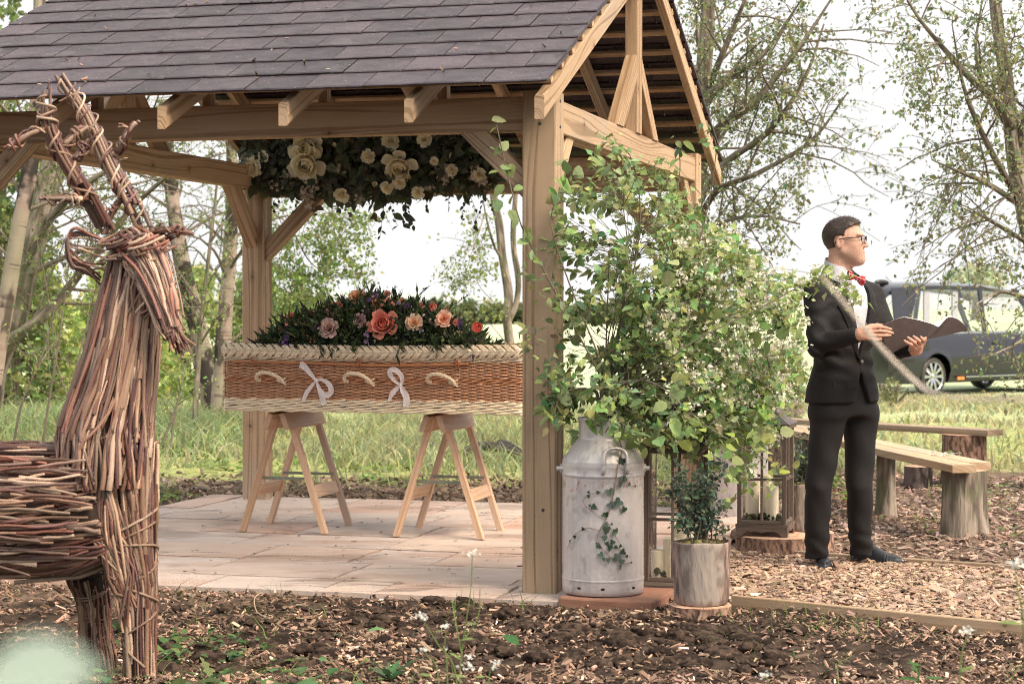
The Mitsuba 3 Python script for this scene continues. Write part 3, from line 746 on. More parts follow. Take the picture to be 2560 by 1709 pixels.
class Plan:
    def __init__(s, *a):
        s.P, s.s = rrect(*a); s.len = s.s[-1]
    def at(s, q):
        q = np.mod(q, s.len)
        x, y = np.interp(q, s.s, s.P[:, 0]), np.interp(q, s.s, s.P[:, 1])
        e = 0.004
        x2, y2 = np.interp(np.mod(q + e, s.len), s.s, s.P[:, 0]), np.interp(np.mod(q + e, s.len), s.s, s.P[:, 1])
        t = unit(np.stack([x2 - x, y2 - y], -1))
        return np.stack([x, y], -1), np.stack([t[..., 1], -t[..., 0]], -1), t
CU0, CU1, CV0, CV1 = -2.452, -0.625, 1.76, 2.33
cof = thing('wicker_coffin', 'brown willow coffin with cream plaited lid edge, standing on two trestles under the shelter', 'coffin')
rng = np.random.default_rng(41)
def liner(u0, u1, v0, v1, z0, z1):
    V = toW(np.array([[u, v, z] for u in (u0, u1) for v in (v0, v1) for z in (z0, z1)]))
    return V, np.array([[0, 1, 3], [0, 3, 2], [4, 6, 7], [4, 7, 5], [0, 4, 5], [0, 5, 1], [2, 3, 7], [2, 7, 6], [0, 2, 6], [0, 6, 4], [1, 5, 7], [1, 7, 3]])
put(cof, 'lining', liner(CU0 + 0.012, CU1 - 0.012, CV0 + 0.012, CV1 - 0.012, 0.775, 1.09), col=(0.12, 0.055, 0.03))
plan = Plan(CU0, CU1, CV0, CV1, 0.045)
nst = int(round(plan.len / 0.0465 / 2)) * 2; sp = plan.len / nst
def weave(zs, r, amp, cols, kind='plain', zamp=0.0, flat=1.0):
    ms, cs = [], []
    for k, z in enumerate(zs):
        q = np.linspace(0, plan.len, nst * 4, endpoint=False)
        ph = np.pi * q / sp + np.pi * k
        if kind == 'wale': ph = 2 * np.pi * q / (3 * sp) + 2 * np.pi * k / 3
        xy, nn, tt = plan.at(q)
        off = amp * np.cos(ph) + rng.normal(0, 0.0004, len(q))
        zz = z + zamp * np.sin(ph) + 0.0007 * np.interp(q, np.arange(0, plan.len + 0.3, 0.22), rng.normal(0, 1, int((plan.len + 0.3) / 0.22) + 1)[:len(np.arange(0, plan.len + 0.3, 0.22))])
        pts = np.c_[xy + nn * off[:, None], zz]
        pts = np.vstack([pts, pts[:1]])
        m = tube(toW(pts), r * np.exp(rng.normal(0, 0.06)), 5, caps=False)
        seg = np.repeat(rng.normal(0, 1, nst // 3 + 2), 12)[:len(pts)]
        base = np.array(cols[k % len(cols)])
        c = base * np.exp(0.07 * rng.normal() + 0.06 * seg)[:, None]
        ms.append(m); cs.append(np.repeat(c, 5, 0))
    return cat(ms), np.vstack(cs)
BR, CR = [(0.54, 0.315, 0.20), (0.50, 0.285, 0.18), (0.57, 0.335, 0.215)], [(0.70, 0.60, 0.455), (0.74, 0.65, 0.51)]
m, c = weave(np.arange(0.832, 0.930, 0.0087), 0.0041, 0.0082, BR); put(cof, 'brown_weave', m, 'satin', c, True, kind='stuff', label='lower band of close brown willow weave')
m, c = weave(np.arange(0.965, 1.052, 0.0087), 0.0041, 0.0082, BR); put(cof, 'brown_weave', m, 'satin', c, True, kind='stuff', label='upper band of close brown willow weave')
m, c = weave([0.934, 0.942, 0.950, 0.958], 0.0056, 0.0058, [(0.46, 0.225, 0.125)], 'wale', 0.0042); put(cof, 'waling', m, 'satin', c, True, label='raised twisted brown band round the middle')
m, c = weave(np.arange(0.766, 0.832, 0.0105), 0.0068, 0.0052, CR, 'wale', 0.0034); put(cof, 'cream_weave', m, 'satin', c, True, kind='stuff', label='cream willow band along the bottom')
m, c = weave([1.058, 1.067, 1.076], 0.0050, 0.0055, CR, 'wale', 0.003); put(cof, 'cream_weave', m, 'satin', c, True, kind='stuff', label='narrow cream band under the lid')
st = []
for k in range(nst):
    xy, nn, tt = plan.at(np.array([k * sp]))
    st.append(tube(toW(np.array([[*xy[0], 0.835], [*xy[0], 1.055]])), 0.0036, 5, caps=False))
put(cof, 'stakes', cat(st), 'satin', (0.33, 0.14, 0.07), True, kind='stuff')
# lid with its plaited edge
lid = put(cof, 'lid', liner(CU0 + 0.02, CU1 - 0.02, CV0 + 0.02, CV1 - 0.02, 1.085, 1.125), col=(0.55, 0.46, 0.33), label='cream wicker lid with a plaited edge')
lp = Plan(CU0 - 0.008, CU1 + 0.008, CV0 - 0.006, CV1 + 0.006, 0.06)
un = int(lp.len / 0.049); us_ = lp.len / un
ms, cs = [], []
def roll(q, phi, R):
    xy, nn, tt = lp.at(q)
    sag = 0.006 * np.sin(q * 2.1) * 0 - 0.010 * np.exp(-((q - 0.85) / 0.5) ** 2)
    return np.c_[xy + nn * (R * np.cos(phi) * 0.62 - 0.012)[:, None], 1.113 + R * np.sin(phi) + sag]
for k in range(un):
    for half in (1, -1):
        for w in range(4):
            t = np.linspace(0, 1, 7)
            s0 = k * us_ + (0 if half == 1 else us_ * 0.5) + rng.normal(0, 0.0012)
            q = s0 + w * 0.0085 * (1 if half == 1 else -1) * 0.9 + t * 0.088
            phi = np.radians(half * (112 - 150 * t ** 0.9)) + np.radians(0)
            R = 0.037 + 0.0035 * np.sin(np.pi * t) - 0.010 * t ** 6 + rng.normal(0, 0.0005)
            ms.append(tube(toW(roll(q, phi, R)), np.array([0.5, 0.9, 1, 1, 1, 0.9, 0.6]) * 0.0058, 5, caps=False))
            cs.append(np.array((0.70, 0.60, 0.46)) * np.exp(rng.normal(0, 0.09)))
M, C = catc(ms, cs)
put(lid, 'plait', M, 'satin', C, True, kind='stuff')
core = [roll(np.linspace(0, lp.len, 200), np.full(200, 0.0) + a, np.full(200, 0.0)) for a in (0,)][0]
put(lid, 'plait_core', tube(toW(core), 0.029, 8, caps=False), col=(0.50, 0.42, 0.31), smooth=True)
# rod with three ties
a, b = onv(585, 905, CV0 - 0.012), onv(1172, 910, CV0 - 0.012)
z_r = 1.044
put(cof, 'rod', tube(toW(np.array([[a[0], a[1], z_r + 0.004], [a[0] + 0.4, a[1], z_r], [-1.5, a[1] - 0.002, z_r - 0.012], [-1.1, a[1], z_r - 0.006], [b[0], a[1], z_r]])), 0.0078, 7, smoothed=20), 'satin', (0.42, 0.185, 0.09), True, label='thin brown willow rod closing the lid')
for x in (630, 896, 1141):
    o = onv(x, 905, CV0 - 0.012); t = np.linspace(0, 2 * np.pi, 15)
    lp1 = np.stack([o[0] + 0.011 * np.sin(t), o[1] - 0.008 - 0.010 * np.sin(t + 0.6), z_r + 0.004 + 0.026 * np.cos(t)], 1)
    lp2 = lp1 + [0.009, -0.003, -0.006]
    put(cof, 'lid_tie', cat([tube(toW(lp1), 0.0032, 5, caps=False), tube(toW(lp2), 0.0032, 5, caps=False)]), 'satin', (0.34, 0.15, 0.075), True)
# rope handles
for x in (647, 866, 1073):
    o = onv(x, 958, CV0)
    path = np.array([(0.010, -0.004, -0.006), (0.0, -0.026, 0.002), (0.004, -0.042, 0.024), (0.026, -0.050, 0.040), (0.060, -0.052, 0.044), (0.095, -0.048, 0.038), (0.124, -0.036, 0.023), (0.142, -0.020, 0.006), (0.148, -0.004, -0.006)])
    t = np.linspace(0, len(path) - 1, 46); p = spline(path, t) + [o[0], CV0, 0.9425]
    tg = unit(np.gradient(p, axis=0)); n1 = unit(np.cross(tg, [0, 1.0, 0.2])); n2 = np.cross(tg, n1)
    ms, cs = [], []
    for w in range(4):
        ph = t * 2.6 + w * np.pi / 2
        ms.append(tube(toW(p + 0.0062 * (np.cos(ph)[:, None] * n1 + np.sin(ph)[:, None] * n2)), 0.0058, 6)); cs.append(np.array((0.66, 0.56, 0.42)) * math.exp(rng.normal(0, 0.06)))
    for dz in (0.012, -0.004, -0.014):
        e = p[-1]; ms.append(tube(toW(np.array([e + [-0.03, -0.012, 0.004], e + [0.0, -0.006, dz * 0.5], e + [0.026, -0.002, dz * 1.6]])), 0.005, 5)); cs.append((0.66, 0.56, 0.42))
    M, C = catc(ms, cs); put(cof, 'handle', M, 'satin', C, True, label='cream twisted willow handle')
def ribbon(pts, widths, normal=(0, -1, 0), n=26, across=None):
    """a strip along local points; widths; lies roughly facing normal"""
    t = np.linspace(0, len(pts) - 1, n); p = spline(pts, t); w = np.interp(t, np.arange(len(pts)), widths)
    tg = unit(np.gradient(p, axis=0)); s = unit(np.cross(tg, np.asarray(normal, float)))
    k = np.linspace(-1, 1, 5)
    cup = (np.sin(t * 2.3)[:, None] * 0.12 + 0.10) * (k ** 2 - 0.5)
    v = p[:, None] + s[:, None] * (k[None, :, None] * w[:, None, None] / 2) + np.asarray(normal, float) * (cup * w[:, None])[:, :, None]
    i, j = np.meshgrid(np.arange(n - 1), np.arange(4), indexing='ij')
    return toW(v.reshape(-1, 3)), tri(np.stack([i * 5 + j, (i + 1) * 5 + j, (i + 1) * 5 + j + 1, i * 5 + j + 1], -1).reshape(-1, 4))
def px2(x, y, d): return onv(x, y, CV0 - d)
WH = (0.84, 0.81, 0.85)
def bow(label, knot, strips):
    K = px2(*knot, 0.022)
    ms = [ribbon([px2(x, y, d) for x, y, d, w in s], [w for *_, w in s], n=30) for s in strips]
    q = trimesh.creation.icosphere(2); v = q.vertices * [0.011, 0.008, 0.014]
    ms.append((toW(v + K), q.faces))
    put(cof, 'ribbon_bow', cat(ms), 'petal', WH, True, label=label)
bow('sheer white ribbon bow left of the middle handle', (790, 951), [
    [(790, 951, .024, .008), (782, 940, .026, .022), (768, 924, .03, .034), (758, 914, .030, .040), (749, 911, .024, .036)],
    [(790, 951, .024, .008), (804, 948, .035, .018), (822, 960, .05, .030), (828, 978, .05, .034), (816, 988, .04, .030), (803, 978, .034, .026), (792, 958, .026, .010)],
    [(790, 951, .024, .008), (779, 965, .022, .022), (766, 982, .018, .026), (758, 1003, .016, .020)],
    [(790, 951, .026, .010), (797, 968, .022, .024), (804, 990, .020, .032), (812, 1010, .018, .034)]])
bow('sheer white ribbon bow with one tall loop right of the middle handle', (1001, 962), [
    [(1001, 962, .024, .010), (988, 952, .03, .020), (976, 938, .04, .028), (976, 926, .05, .03), (988, 924, .05, .03), (1001, 936, .04, .03), (1006, 948, .032, .026), (1002, 962, .026, .012)],
    [(1001, 962, .024, .010), (991, 972, .022, .026), (980, 984, .020, .030), (972, 1003, .016, .012)],
    [(1001, 962, .026, .012), (1008, 976, .022, .034), (1016, 994, .022, .040), (1016, 1016, .018, .036)]])
# trestles
BE = {'mat': 'beech'}
for k, (u0, u1, lab) in enumerate(((-2.4285, -1.872, 'pale beech trestle under the left end of the coffin'), (-1.466, -0.914, 'pale beech trestle under the right end of the coffin, nearer the front post'))):
    t = thing('trestle', lab, 'trestle', 'pair of wooden trestles carrying the coffin')
    uc = (u0 + u1) / 2; half = (u1 - u0) / 2 - 0.018
    zt, zl = 0.748, 0.034
    for s in (-1, 1):
        dirn = unit(np.array([s * half, 0, zl - zt])); top = np.array([uc + s * 0.030, 0, zt - 0.004])
        nrm = np.array([dirn[2], 0, -dirn[0]])
        for v in (1.955, 2.37):
            a = np.array([uc + s * 0.038, v, zt - 0.02]); b = np.array([uc + s * half, v, zl])
            lb(a, b, 0.042, 0.034, (0, 1, 0), parent=t, name='leg', mat='beech', cut1=(0, 0, 1), ch=0.002)
        o = np.array([uc + s * 0.052, 0, zt - 0.052])
        lb(o + [0, 1.84, 0], o + [0, 2.44, 0], 0.032, 0.098, tuple(nrm), parent=t, name='top_rail', mat='beech', ch=0.002)
        f = 0.66; c = np.array([uc + s * (0.038 + (half - 0.038) * f), 0, zt + (zl - zt) * f])
        lb(c + [0, 1.976, 0], c + [0, 2.349, 0], 0.018, 0.075, tuple(nrm), parent=t, name='cross_rail', mat='beech', ch=0.002)
    for v in (1.985, 2.345):
        f = 0.555; w = 0.038 + (half - 0.038) * f
        lb((uc - w, v, zt + (zl - zt) * f), (uc + w, v, zt + (zl - zt) * f), 0.003, 0.017, (0, 1, 0), parent=t, name='stay', mat='stay_metal', ch=0.0005)
bsdf('stay_metal', {'type': 'twosided', 'm': princ(rgb(0.20, 0.225, 0.18), 0.45, 0.5)})

# ================================================================ FLOWERS
def petal(l, w, cup, a0, a1, ruff, rng, nu=5, nv=5, notch=0.0, base=0.25):
    """a petal in the half plane x >= 0: starts at the origin, rises at a0 degrees from the axis (+z) and bends to a1; cup: how far its sides curl inwards"""
    t = np.linspace(0, 1, nv + 1); k = np.linspace(-1, 1, nu)
    ang = np.radians(a0 + (a1 - a0) * t)
    r = np.r_[0, np.cumsum(np.sin((ang[1:] + ang[:-1]) / 2))] / nv * l
    z = np.r_[0, np.cumsum(np.cos((ang[1:] + ang[:-1]) / 2))] / nv * l
    ww = w / 2 * (base + (1 - base) * np.sin(np.pi * np.minimum(t * 0.62 + 0.06, 1)) ** 0.8) * np.where(t > 0.9, 0.8, 1)
    rr = r[:, None] - cup * ww[:, None] * k[None] ** 2 * np.cos(ang)[:, None] + 0
    zz = z[:, None] + cup * ww[:, None] * k[None] ** 2 * np.sin(ang)[:, None] + ruff * l * (t ** 2)[:, None] * np.sin(k[None] * 5 + rng.uniform(0, 6)) * 0.5 - notch * l * (t ** 4)[:, None] * k[None] ** 2
    y = ww[:, None] * k[None] * (1 - 0.15 * cup * k[None] ** 2)
    v = np.stack([rr, y, zz], -1).reshape(-1, 3)
    i, j = np.meshgrid(np.arange(nv), np.arange(nu - 1), indexing='ij')
    return v, tri(np.stack([i * nu + j, (i + 1) * nu + j, (i + 1) * nu + j + 1, i * nu + j + 1], -1).reshape(-1, 4)), np.repeat(t, nu)
def flower(rings, rng, inner, outer, centre=None, rad=1.0):
    """rings: (count, base radius, length, width, cup, a0, a1, ruffle) in units of rad"""
    ms, cs = [], []
    n = max(len(rings) - 1, 1); off = rng.uniform(0, 6)
    for ri, (cnt, r0, l, w, cup, a0, a1, rf) in enumerate(rings):
        off += 2.4
        for q in range(cnt):
            v, f, t = petal(l * rng.uniform(0.9, 1.1), w, cup, a0 + rng.normal(0, 4), a1 + rng.normal(0, 7), rf, rng)
            v = (v + [r0, 0, 0]) @ rotz(off + 2 * np.pi * q / cnt + rng.normal(0, 0.12)).T
            ms.append((v * rad, f))
            base = np.asarray(inner) * (1 - ri / n) + np.asarray(outer) * (ri / n)
            cs.append(np.clip(base * (0.80 + 0.28 * t[:, None]) * np.exp(rng.normal(0, 0.06)), 0, 0.95))
    if centre is not None:
        for _ in range(22):
            a, r = rng.uniform(0, 6.3), rad * 0.16 * math.sqrt(rng.uniform())
            p = np.array([r * math.cos(a), r * math.sin(a), rad * 0.18])
            ms.append(tube(np.array([p, p * [1.3, 1.3, 1] + [0, 0, rad * 0.2]]), rad * 0.03, 4)); cs.append(np.asarray(centre) * math.exp(rng.normal(0, 0.15)))
    return catc(ms, cs)
ROSE = [(3, 0.02, 0.62, 0.5, 0.9, -8, 5, 0.0), (4, 0.08, 0.66, 0.62, 0.7, 2, 22, 0.02), (5, 0.15, 0.70, 0.74, 0.55, 10, 42, 0.03), (5, 0.20, 0.80, 0.86, 0.4, 24, 68, 0.05), (6, 0.24, 0.92, 0.95, 0.25, 44, 98, 0.07)]
PEONY = [(5, 0.22, 0.62, 0.62, 0.8, -14, -22, 0.10), (6, 0.30, 0.74, 0.78, 0.7, 12, -24, 0.08), (6, 0.36, 0.84, 0.95, 0.6, 34, -14, 0.07), (7, 0.38, 0.96, 1.0, 0.4, 58, 10, 0.08), (5, 0.36, 1.02, 1.0, 0.2, 80, 70, 0.08)]
BUDP = [(4, 0.1, 0.8, 0.8, 0.9, 12, -26, 0.02), (5, 0.2, 0.95, 1.0, 0.8, 34, -34, 0.03), (5, 0.24, 1.0, 1.1, 0.6, 44, -20, 0.04)]
CARN = [(7, 0.02, 0.7, 0.45, 0.2, 5, 12, 0.22), (9, 0.05, 0.78, 0.5, 0.15, 18, 40, 0.25), (11, 0.08, 0.86, 0.52, 0.1, 40, 72, 0.25), (10, 0.08, 0.9, 0.52, 0.1, 62, 100, 0.2)]
FIVE = [(5, 0.05, 0.95, 0.75, 0.1, 55, 85, 0.06)]
FREE = [(3, 0.08, 0.9, 0.6, 0.5, 8, 30, 0.05), (3, 0.12, 1.0, 0.75, 0.35, 22, 52, 0.06)]
def axis_frame(d, rng):
    d = unit(np.asarray(d, float)); a = unit(np.cross(d, rng.normal(size=3)))
    return np.stack([a, np.cross(d, a), d], 1)
def bloom(parent, name, kind, P, d, rad, inner, outer, rng, centre=None, label=None, mat='petal'):
    (v, f), c = flower(kind, rng, np.minimum(np.asarray(inner) * 1.15, 0.9), np.minimum(np.asarray(outer) * 1.15, 0.9), centre, rad * (1.12 if parent == fl else 0.98))
    return put(parent, name, (v @ axis_frame(d, rng).T + P, f), mat, c, True, label=label)
def blob_flowers(cnt, rad, rng, col, spread, P0, mat='petal', size=0.006):
    ms, cs = [], []
    for _ in range(cnt):
        (v, f), c = flower([(5, 0.05, 0.9, 0.7, 0.1, 50, 80, 0.05)], rng, col, col, None, size)
        ms.append((v @ axis_frame(rng.normal(size=3) + [0, -1.2, 0.5], rng).T + P0 + rng.normal(0, 1, 3) * spread, f)); cs.append(c)
    return cat(ms), np.vstack(cs)


fl = thing('coffin_spray', 'mounded spray of coral, peach and mauve flowers on dark foliage, lying on the coffin lid', 'flowers')
rng = np.random.default_rng(51)
VC_ = 2.0
def mound(x):      # height in pixels of the spray's outline (top edge) at pixel x, measured in the photograph at the plane v = 2.0
    return np.interp(x, [630, 655, 690, 730, 780, 830, 880, 930, 975, 1010, 1050, 1100, 1150, 1190, 1225], [868, 838, 800, 778, 768, 752, 738, 726, 738, 744, 748, 772, 800, 828, 868])
U0, U1 = onv(650, 850, 1.9)[0] + 0.02, onv(1215, 850, 1.9)[0] - 0.03
# a dark moss base under it all
def base_pt(u, v):
    x = 640 + (u - U0) / (U1 - U0) * 582
    top = onv(float(np.clip(x, 640, 1222)), float(mound(x)), VC_)[2]
    k = max(0.0, 1 - ((v - 2.03) / 0.25) ** 2)
    return 1.128 + max(0.0, (top - 0.045 - 1.128)) * math.sqrt(k)
gu, gv = np.meshgrid(np.linspace(U0 + 0.03, U1 - 0.03, 40), np.linspace(1.80, 2.26, 16), indexing='ij')
gz_ = np.array([[base_pt(a, b) for a, b in zip(r, s)] for r, s in zip(gu, gv)]) + (vfbm(np.stack([gu * 14, gv * 14, 0 * gu], -1), 3, 2) - 0.5) * 0.05
gz_[0] = gz_[-1] = 1.126; gz_[:, 0] = gz_[:, -1] = 1.126
i, j = np.meshgrid(np.arange(39), np.arange(15), indexing='ij')
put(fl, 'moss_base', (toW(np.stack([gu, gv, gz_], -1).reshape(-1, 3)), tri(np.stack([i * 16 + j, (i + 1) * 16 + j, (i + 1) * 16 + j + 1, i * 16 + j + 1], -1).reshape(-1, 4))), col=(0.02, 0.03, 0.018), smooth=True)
def on_mound(n, rng, lift=0.0):
    u = rng.uniform(U0, U1, n); v = 2.03 + rng.choice([-1, -1, -1, 1], n) * np.sqrt(rng.uniform(0, 1, n)) * 0.25
    z = np.array([base_pt(a, b) for a, b in zip(u, v)]) + lift
    nr = np.stack([(u - (U0 + U1) / 2) * 0.5, (v - 2.03) * 3.0, 0.35 + 0 * u], 1)
    return np.stack([u, v, z], 1), unit(nr)
def foliage(parent, name, n, shape, size, col, rng, lift=0.0, spread=0.7, mat='leaf', label=None, kind='stuff', dirbias=0.0):
    P, N = on_mound(n, rng, lift)
    f = unit(N + rng.normal(0, spread, (n, 3)) + [0, 0, dirbias])
    M = scatter(shape, frames(f, N + rng.normal(0, 0.5, (n, 3))), P, size * np.exp(rng.normal(0, 0.3, n)))
    put(parent, name, (toW(M[0]), M[1]), mat, per(len(shape[0]), jitcol(rng, n, col, 0.3, 0.15)), label=label, kind=kind)
foliage(fl, 'foliage', 2600, leafshape(0.24, 0, 0.1, 0.2, 4), 0.060, (0.058, 0.086, 0.048), rng, 0.0, 0.8, label='dark green leaves of the spray')
foliage(fl, 'fern', 1500, leafshape(0.10, 0.5, 0.05, 0.25, 6), 0.075, (0.080, 0.112, 0.056), rng, 0.01, 0.7, label='feathery green fern')
foliage(fl, 'purple_foliage', 260, leafshape(0.16, 0, 0.05, 0.1, 4), 0.075, (0.065, 0.044, 0.058), rng, 0.015, 0.6, label='dark purple narrow leaves')
P, N = on_mound(900, rng, 0.035)
ms = scatter((sph1.vertices, sph1.faces), randrot(rng, 900), P + rng.normal(0, 0.015, (900, 3)), 0.0032 * np.exp(rng.normal(0, 0.4, 900)))
put(fl, 'filler_buds', (toW(ms[0]), ms[1]), 'petal', per(42, jitcol(rng, 900, (0.42, 0.44, 0.30), 0.4)), kind='stuff', label='tiny cream filler buds')
# trailing sprigs over the plait
for x, y in ((845, 850), (893, 852), (800, 858), (1010, 856), (1096, 850)):
    o = onv(x, y, 1.765); ms = []
    for s in range(3):
        e = o + [rng.normal(0, 0.03), -0.03 - 0.02 * rng.uniform(), -rng.uniform(0.03, 0.075)]
        path = spline(np.array([o + [0, 0.05, 0.02], o + [0, -0.02, 0.015], e]), np.linspace(0, 2, 9))
        ms.append(tube(path, 0.0012, 4))
        k = 9; f = np.c_[rng.normal(0, 0.8, k), rng.normal(-0.4, 0.4, k), rng.normal(-0.7, 0.3, k)]
        ms.append(scatter(leafshape(0.22, 0, 0.1, 0.2, 4), frames(f, np.tile([0, -1.0, 0.3], (k, 1))), path, 0.036 * np.exp(rng.normal(0, 0.3, k))))
    M = cat(ms); put(fl, 'trailing_sprig', (toW(M[0]), M[1]), 'leaf', jitcol(rng, 1, (0.045, 0.07, 0.04), 0.1)[0])
def fp(x, y, v): return toW(onv(x, y, v))
CORAL, CORAL2, PEACH, MAUVE, BLUSH = (0.72, 0.23, 0.19), (0.78, 0.33, 0.26), (0.80, 0.46, 0.30), (0.52, 0.34, 0.34), (0.82, 0.58, 0.46)
FRONT = VD * -1
def face(dx, dz): return FRONT + UD * dx + ZD * dz
bloom(fl, 'peony', PEONY, fp(960, 812, 1.775), face(0.1, 0.25), 0.064, CORAL2, CORAL2, rng, (0.75, 0.48, 0.12), 'largest open coral peony in the middle')
bloom(fl, 'peony', BUDP, fp(1186, 822, 1.80), face(0.75, 0.3), 0.055, CORAL, CORAL, rng, None, 'half closed coral peony at the right end')
bloom(fl, 'rose', ROSE, fp(824, 822, 1.775), face(-0.1, 0.3), 0.052, (0.60, 0.42, 0.36), (0.60, 0.44, 0.42), rng, None, 'dusky mauve rose left of the middle')
bloom(fl, 'rose', ROSE, fp(899, 803, 1.80), face(0.0, 0.4), 0.036, MAUVE, (0.55, 0.38, 0.42), rng, None, 'small mauve rose beside the largest peony')
bloom(fl, 'rose', ROSE, fp(1037, 808, 1.79), face(0.1, 0.3), 0.044, (0.85, 0.52, 0.32), BLUSH, rng, None, 'pale peach rose right of the largest peony')
bloom(fl, 'rose', ROSE, fp(1110, 799, 1.79), face(0.3, 0.3), 0.042, (0.86, 0.42, 0.28), (0.84, 0.50, 0.38), rng, None, 'peach rose towards the right end')
bloom(fl, 'ranunculus', ROSE, fp(943, 764, 1.90), face(0.0, 0.9), 0.040, (0.78, 0.30, 0.18), (0.82, 0.42, 0.30), rng, (0.3, 0.35, 0.1), 'coral ranunculus above the largest peony')
bloom(fl, 'rose', ROSE, fp(894, 746, 1.95), face(0.1, 0.8), 0.044, (0.62, 0.33, 0.19), (0.68, 0.42, 0.28), rng, None, 'tan rose at the top of the spray')
bloom(fl, 'peony', BUDP, fp(1081, 775, 1.92), face(0.3, 0.6), 0.042, CORAL2, (0.80, 0.42, 0.34), rng, None, 'coral pink flower at the back right')
bloom(fl, 'rose', ROSE, fp(846, 768, 1.92), face(-0.2, 0.7), 0.030, CORAL2, CORAL2, rng, None, 'coral flower at the upper left')
for x, y, r, c in ((728, 792, 0.026, (0.72, 0.30, 0.20)), (770, 783, 0.026, (0.50, 0.24, 0.18)), (790, 786, 0.024, (0.48, 0.26, 0.19)), (752, 800, 0.024, (0.45, 0.20, 0.15)), (835, 764, 0.022, (0.72, 0.30, 0.2)),
                   (658, 853, 0.026, (0.52, 0.28, 0.23)), (677, 848, 0.026, (0.55, 0.30, 0.25)), (688, 843, 0.022, (0.50, 0.28, 0.24)), (940, 745, 0.022, (0.62, 0.36, 0.30)), (968, 735, 0.022, (0.60, 0.33, 0.27)), (1117, 778, 0.022, (0.50, 0.26, 0.22)), (1052, 765, 0.022, (0.66, 0.38, 0.32)), (760, 818, 0.022, (0.74, 0.36, 0.28)), (868, 778, 0.024, (0.76, 0.48, 0.36)), (1000, 788, 0.020, (0.74, 0.34, 0.28)), (1072, 838, 0.022, (0.72, 0.46, 0.38)), (1142, 806, 0.022, (0.74, 0.36, 0.30)), (702, 826, 0.020, (0.70, 0.40, 0.34)), (736, 838, 0.018, (0.72, 0.34, 0.28)), (1150, 836, 0.020, (0.70, 0.42, 0.36)), (905, 768, 0.022, (0.74, 0.44, 0.34)), (1004, 754, 0.024, (0.62, 0.40, 0.28))):
    bloom(fl, 'carnation', CARN, fp(x, y, 1.84 if y > 800 else 1.92), face(rng.normal(0, 0.3), 0.6), r, c, c, rng)
for x, y, r, c in ((715, 858, 0.034, (0.27, 0.15, 0.42)), (724, 842, 0.030, (0.30, 0.17, 0.45)), (921, 832, 0.028, (0.50, 0.40, 0.58)), (920, 848, 0.026, (0.48, 0.38, 0.55)), (791, 821, 0.020, (0.24, 0.14, 0.38)), (926, 744, 0.020, (0.27, 0.19, 0.40)), (1002, 757, 0.02, (0.42, 0.34, 0.52)), (1050, 826, 0.018, (0.5, 0.42, 0.55))):
    bloom(fl, 'freesia', FREE, fp(x, y, 1.775), face(rng.normal(0, 0.5), rng.normal(-0.2, 0.5)), r, c, c, rng)
for x, y in ((1153, 803), (1150, 812), (1020, 765), (940, 738)):
    m, c = blob_flowers(26, 0, rng, (0.16, 0.10, 0.24), 0.009, fp(x, y, 1.84)); put(fl, 'statice', m, 'petal', c, True, label='dark purple statice')
for pts in (((768, 840), (778, 846), (764, 857), (776, 855), (793, 845), (788, 852), (770, 846)), ((967, 747), (975, 746), (980, 757), (974, 760), (962, 752), (985, 762), (955, 762)), ((819, 779), (821, 787), (716, 811), (714, 800)), ((818, 775), (825, 783))):
    ms = [(sph2.vertices * [1, 1, 1.2] * rng.uniform(0.0075, 0.0095) + fp(x, y, 1.79 if y > 800 else 1.86), sph2.faces) for x, y in pts]
    M, C = catc(ms, [jitcol(rng, 1, (0.72, 0.27, 0.22), 0.12)[0] for _ in ms]); put(fl, 'berry_sprig', M, 'gloss', C, True, label='cluster of round pink berries')
for x, y, sc in ((985, 788, 1.0), (1028, 790, 0.9), (1043, 800, 0.8)):
    ms = []
    for k in range(34):
        d = unit(rng.normal(size=3)); ms.append(tube(np.array([[0, 0, 0], d * 0.034 * sc]), [0.0016, 0.0002], 3))
    M = cat(ms); put(fl, 'thistle', (M[0] + fp(x, y, 1.82), M[1]), 'satin', (0.10, 0.13, 0.12), label='grey green spiky thistle')
ms = []                                                         # a green umbel seen from below
for k in range(30):
    a = rng.uniform(-0.9, 0.9); o = onv(876, 804, 1.81); e = o + [0.055 * math.sin(a) * rng.uniform(0.6, 1.1), rng.normal(0, 0.01), 0.062 + 0.012 * math.cos(a)]
    ms += [tube(np.array([o, (o + e) / 2 + [0, 0, 0.006], e]), 0.0009, 4), (sph1.vertices * 0.004 + e, sph1.faces)]
ms.append(tube(np.array([onv(882, 840, 1.80), onv(876, 804, 1.81)]), 0.0022, 5))
M = cat(ms); put(fl, 'umbel', (toW(M[0]), M[1]), 'leaf', (0.13, 0.16, 0.06), label='green umbel on a bent stem')
for x, y, x2, y2 in ((918, 745, 908, 712), (925, 742, 915, 706), (990, 752, 987, 718), (997, 752, 1002, 726), (1036, 752, 1058, 724), (1060, 758, 1090, 744), (1075, 770, 1106, 752), (1120, 770, 1172, 738), (1125, 780, 1160, 740), (1186, 842, 1200, 862), (715, 770, 744, 764), (1040, 745, 1070, 716)):
    p, e = onv(x, y, 1.95), onv(x2, y2, 1.93); ms = [tube(np.array([p, e]), 0.0012, 4)]
    k = 12; t = rng.uniform(0.2, 1, k)[:, None]; d = unit(e - p)
    ms.append(scatter(leafshape(0.16, 0, 0.1, 0.15, 4), frames(d + rng.normal(0, 0.45, (k, 3)), rng.normal(size=(k, 3))), p + (e - p) * t, np.full(k, 0.026)))
    M = cat(ms); put(fl, 'spike_sprig', (toW(M[0]), M[1]), 'leaf', jitcol(rng, 1, (0.042, 0.045, 0.040), 0.2)[0])
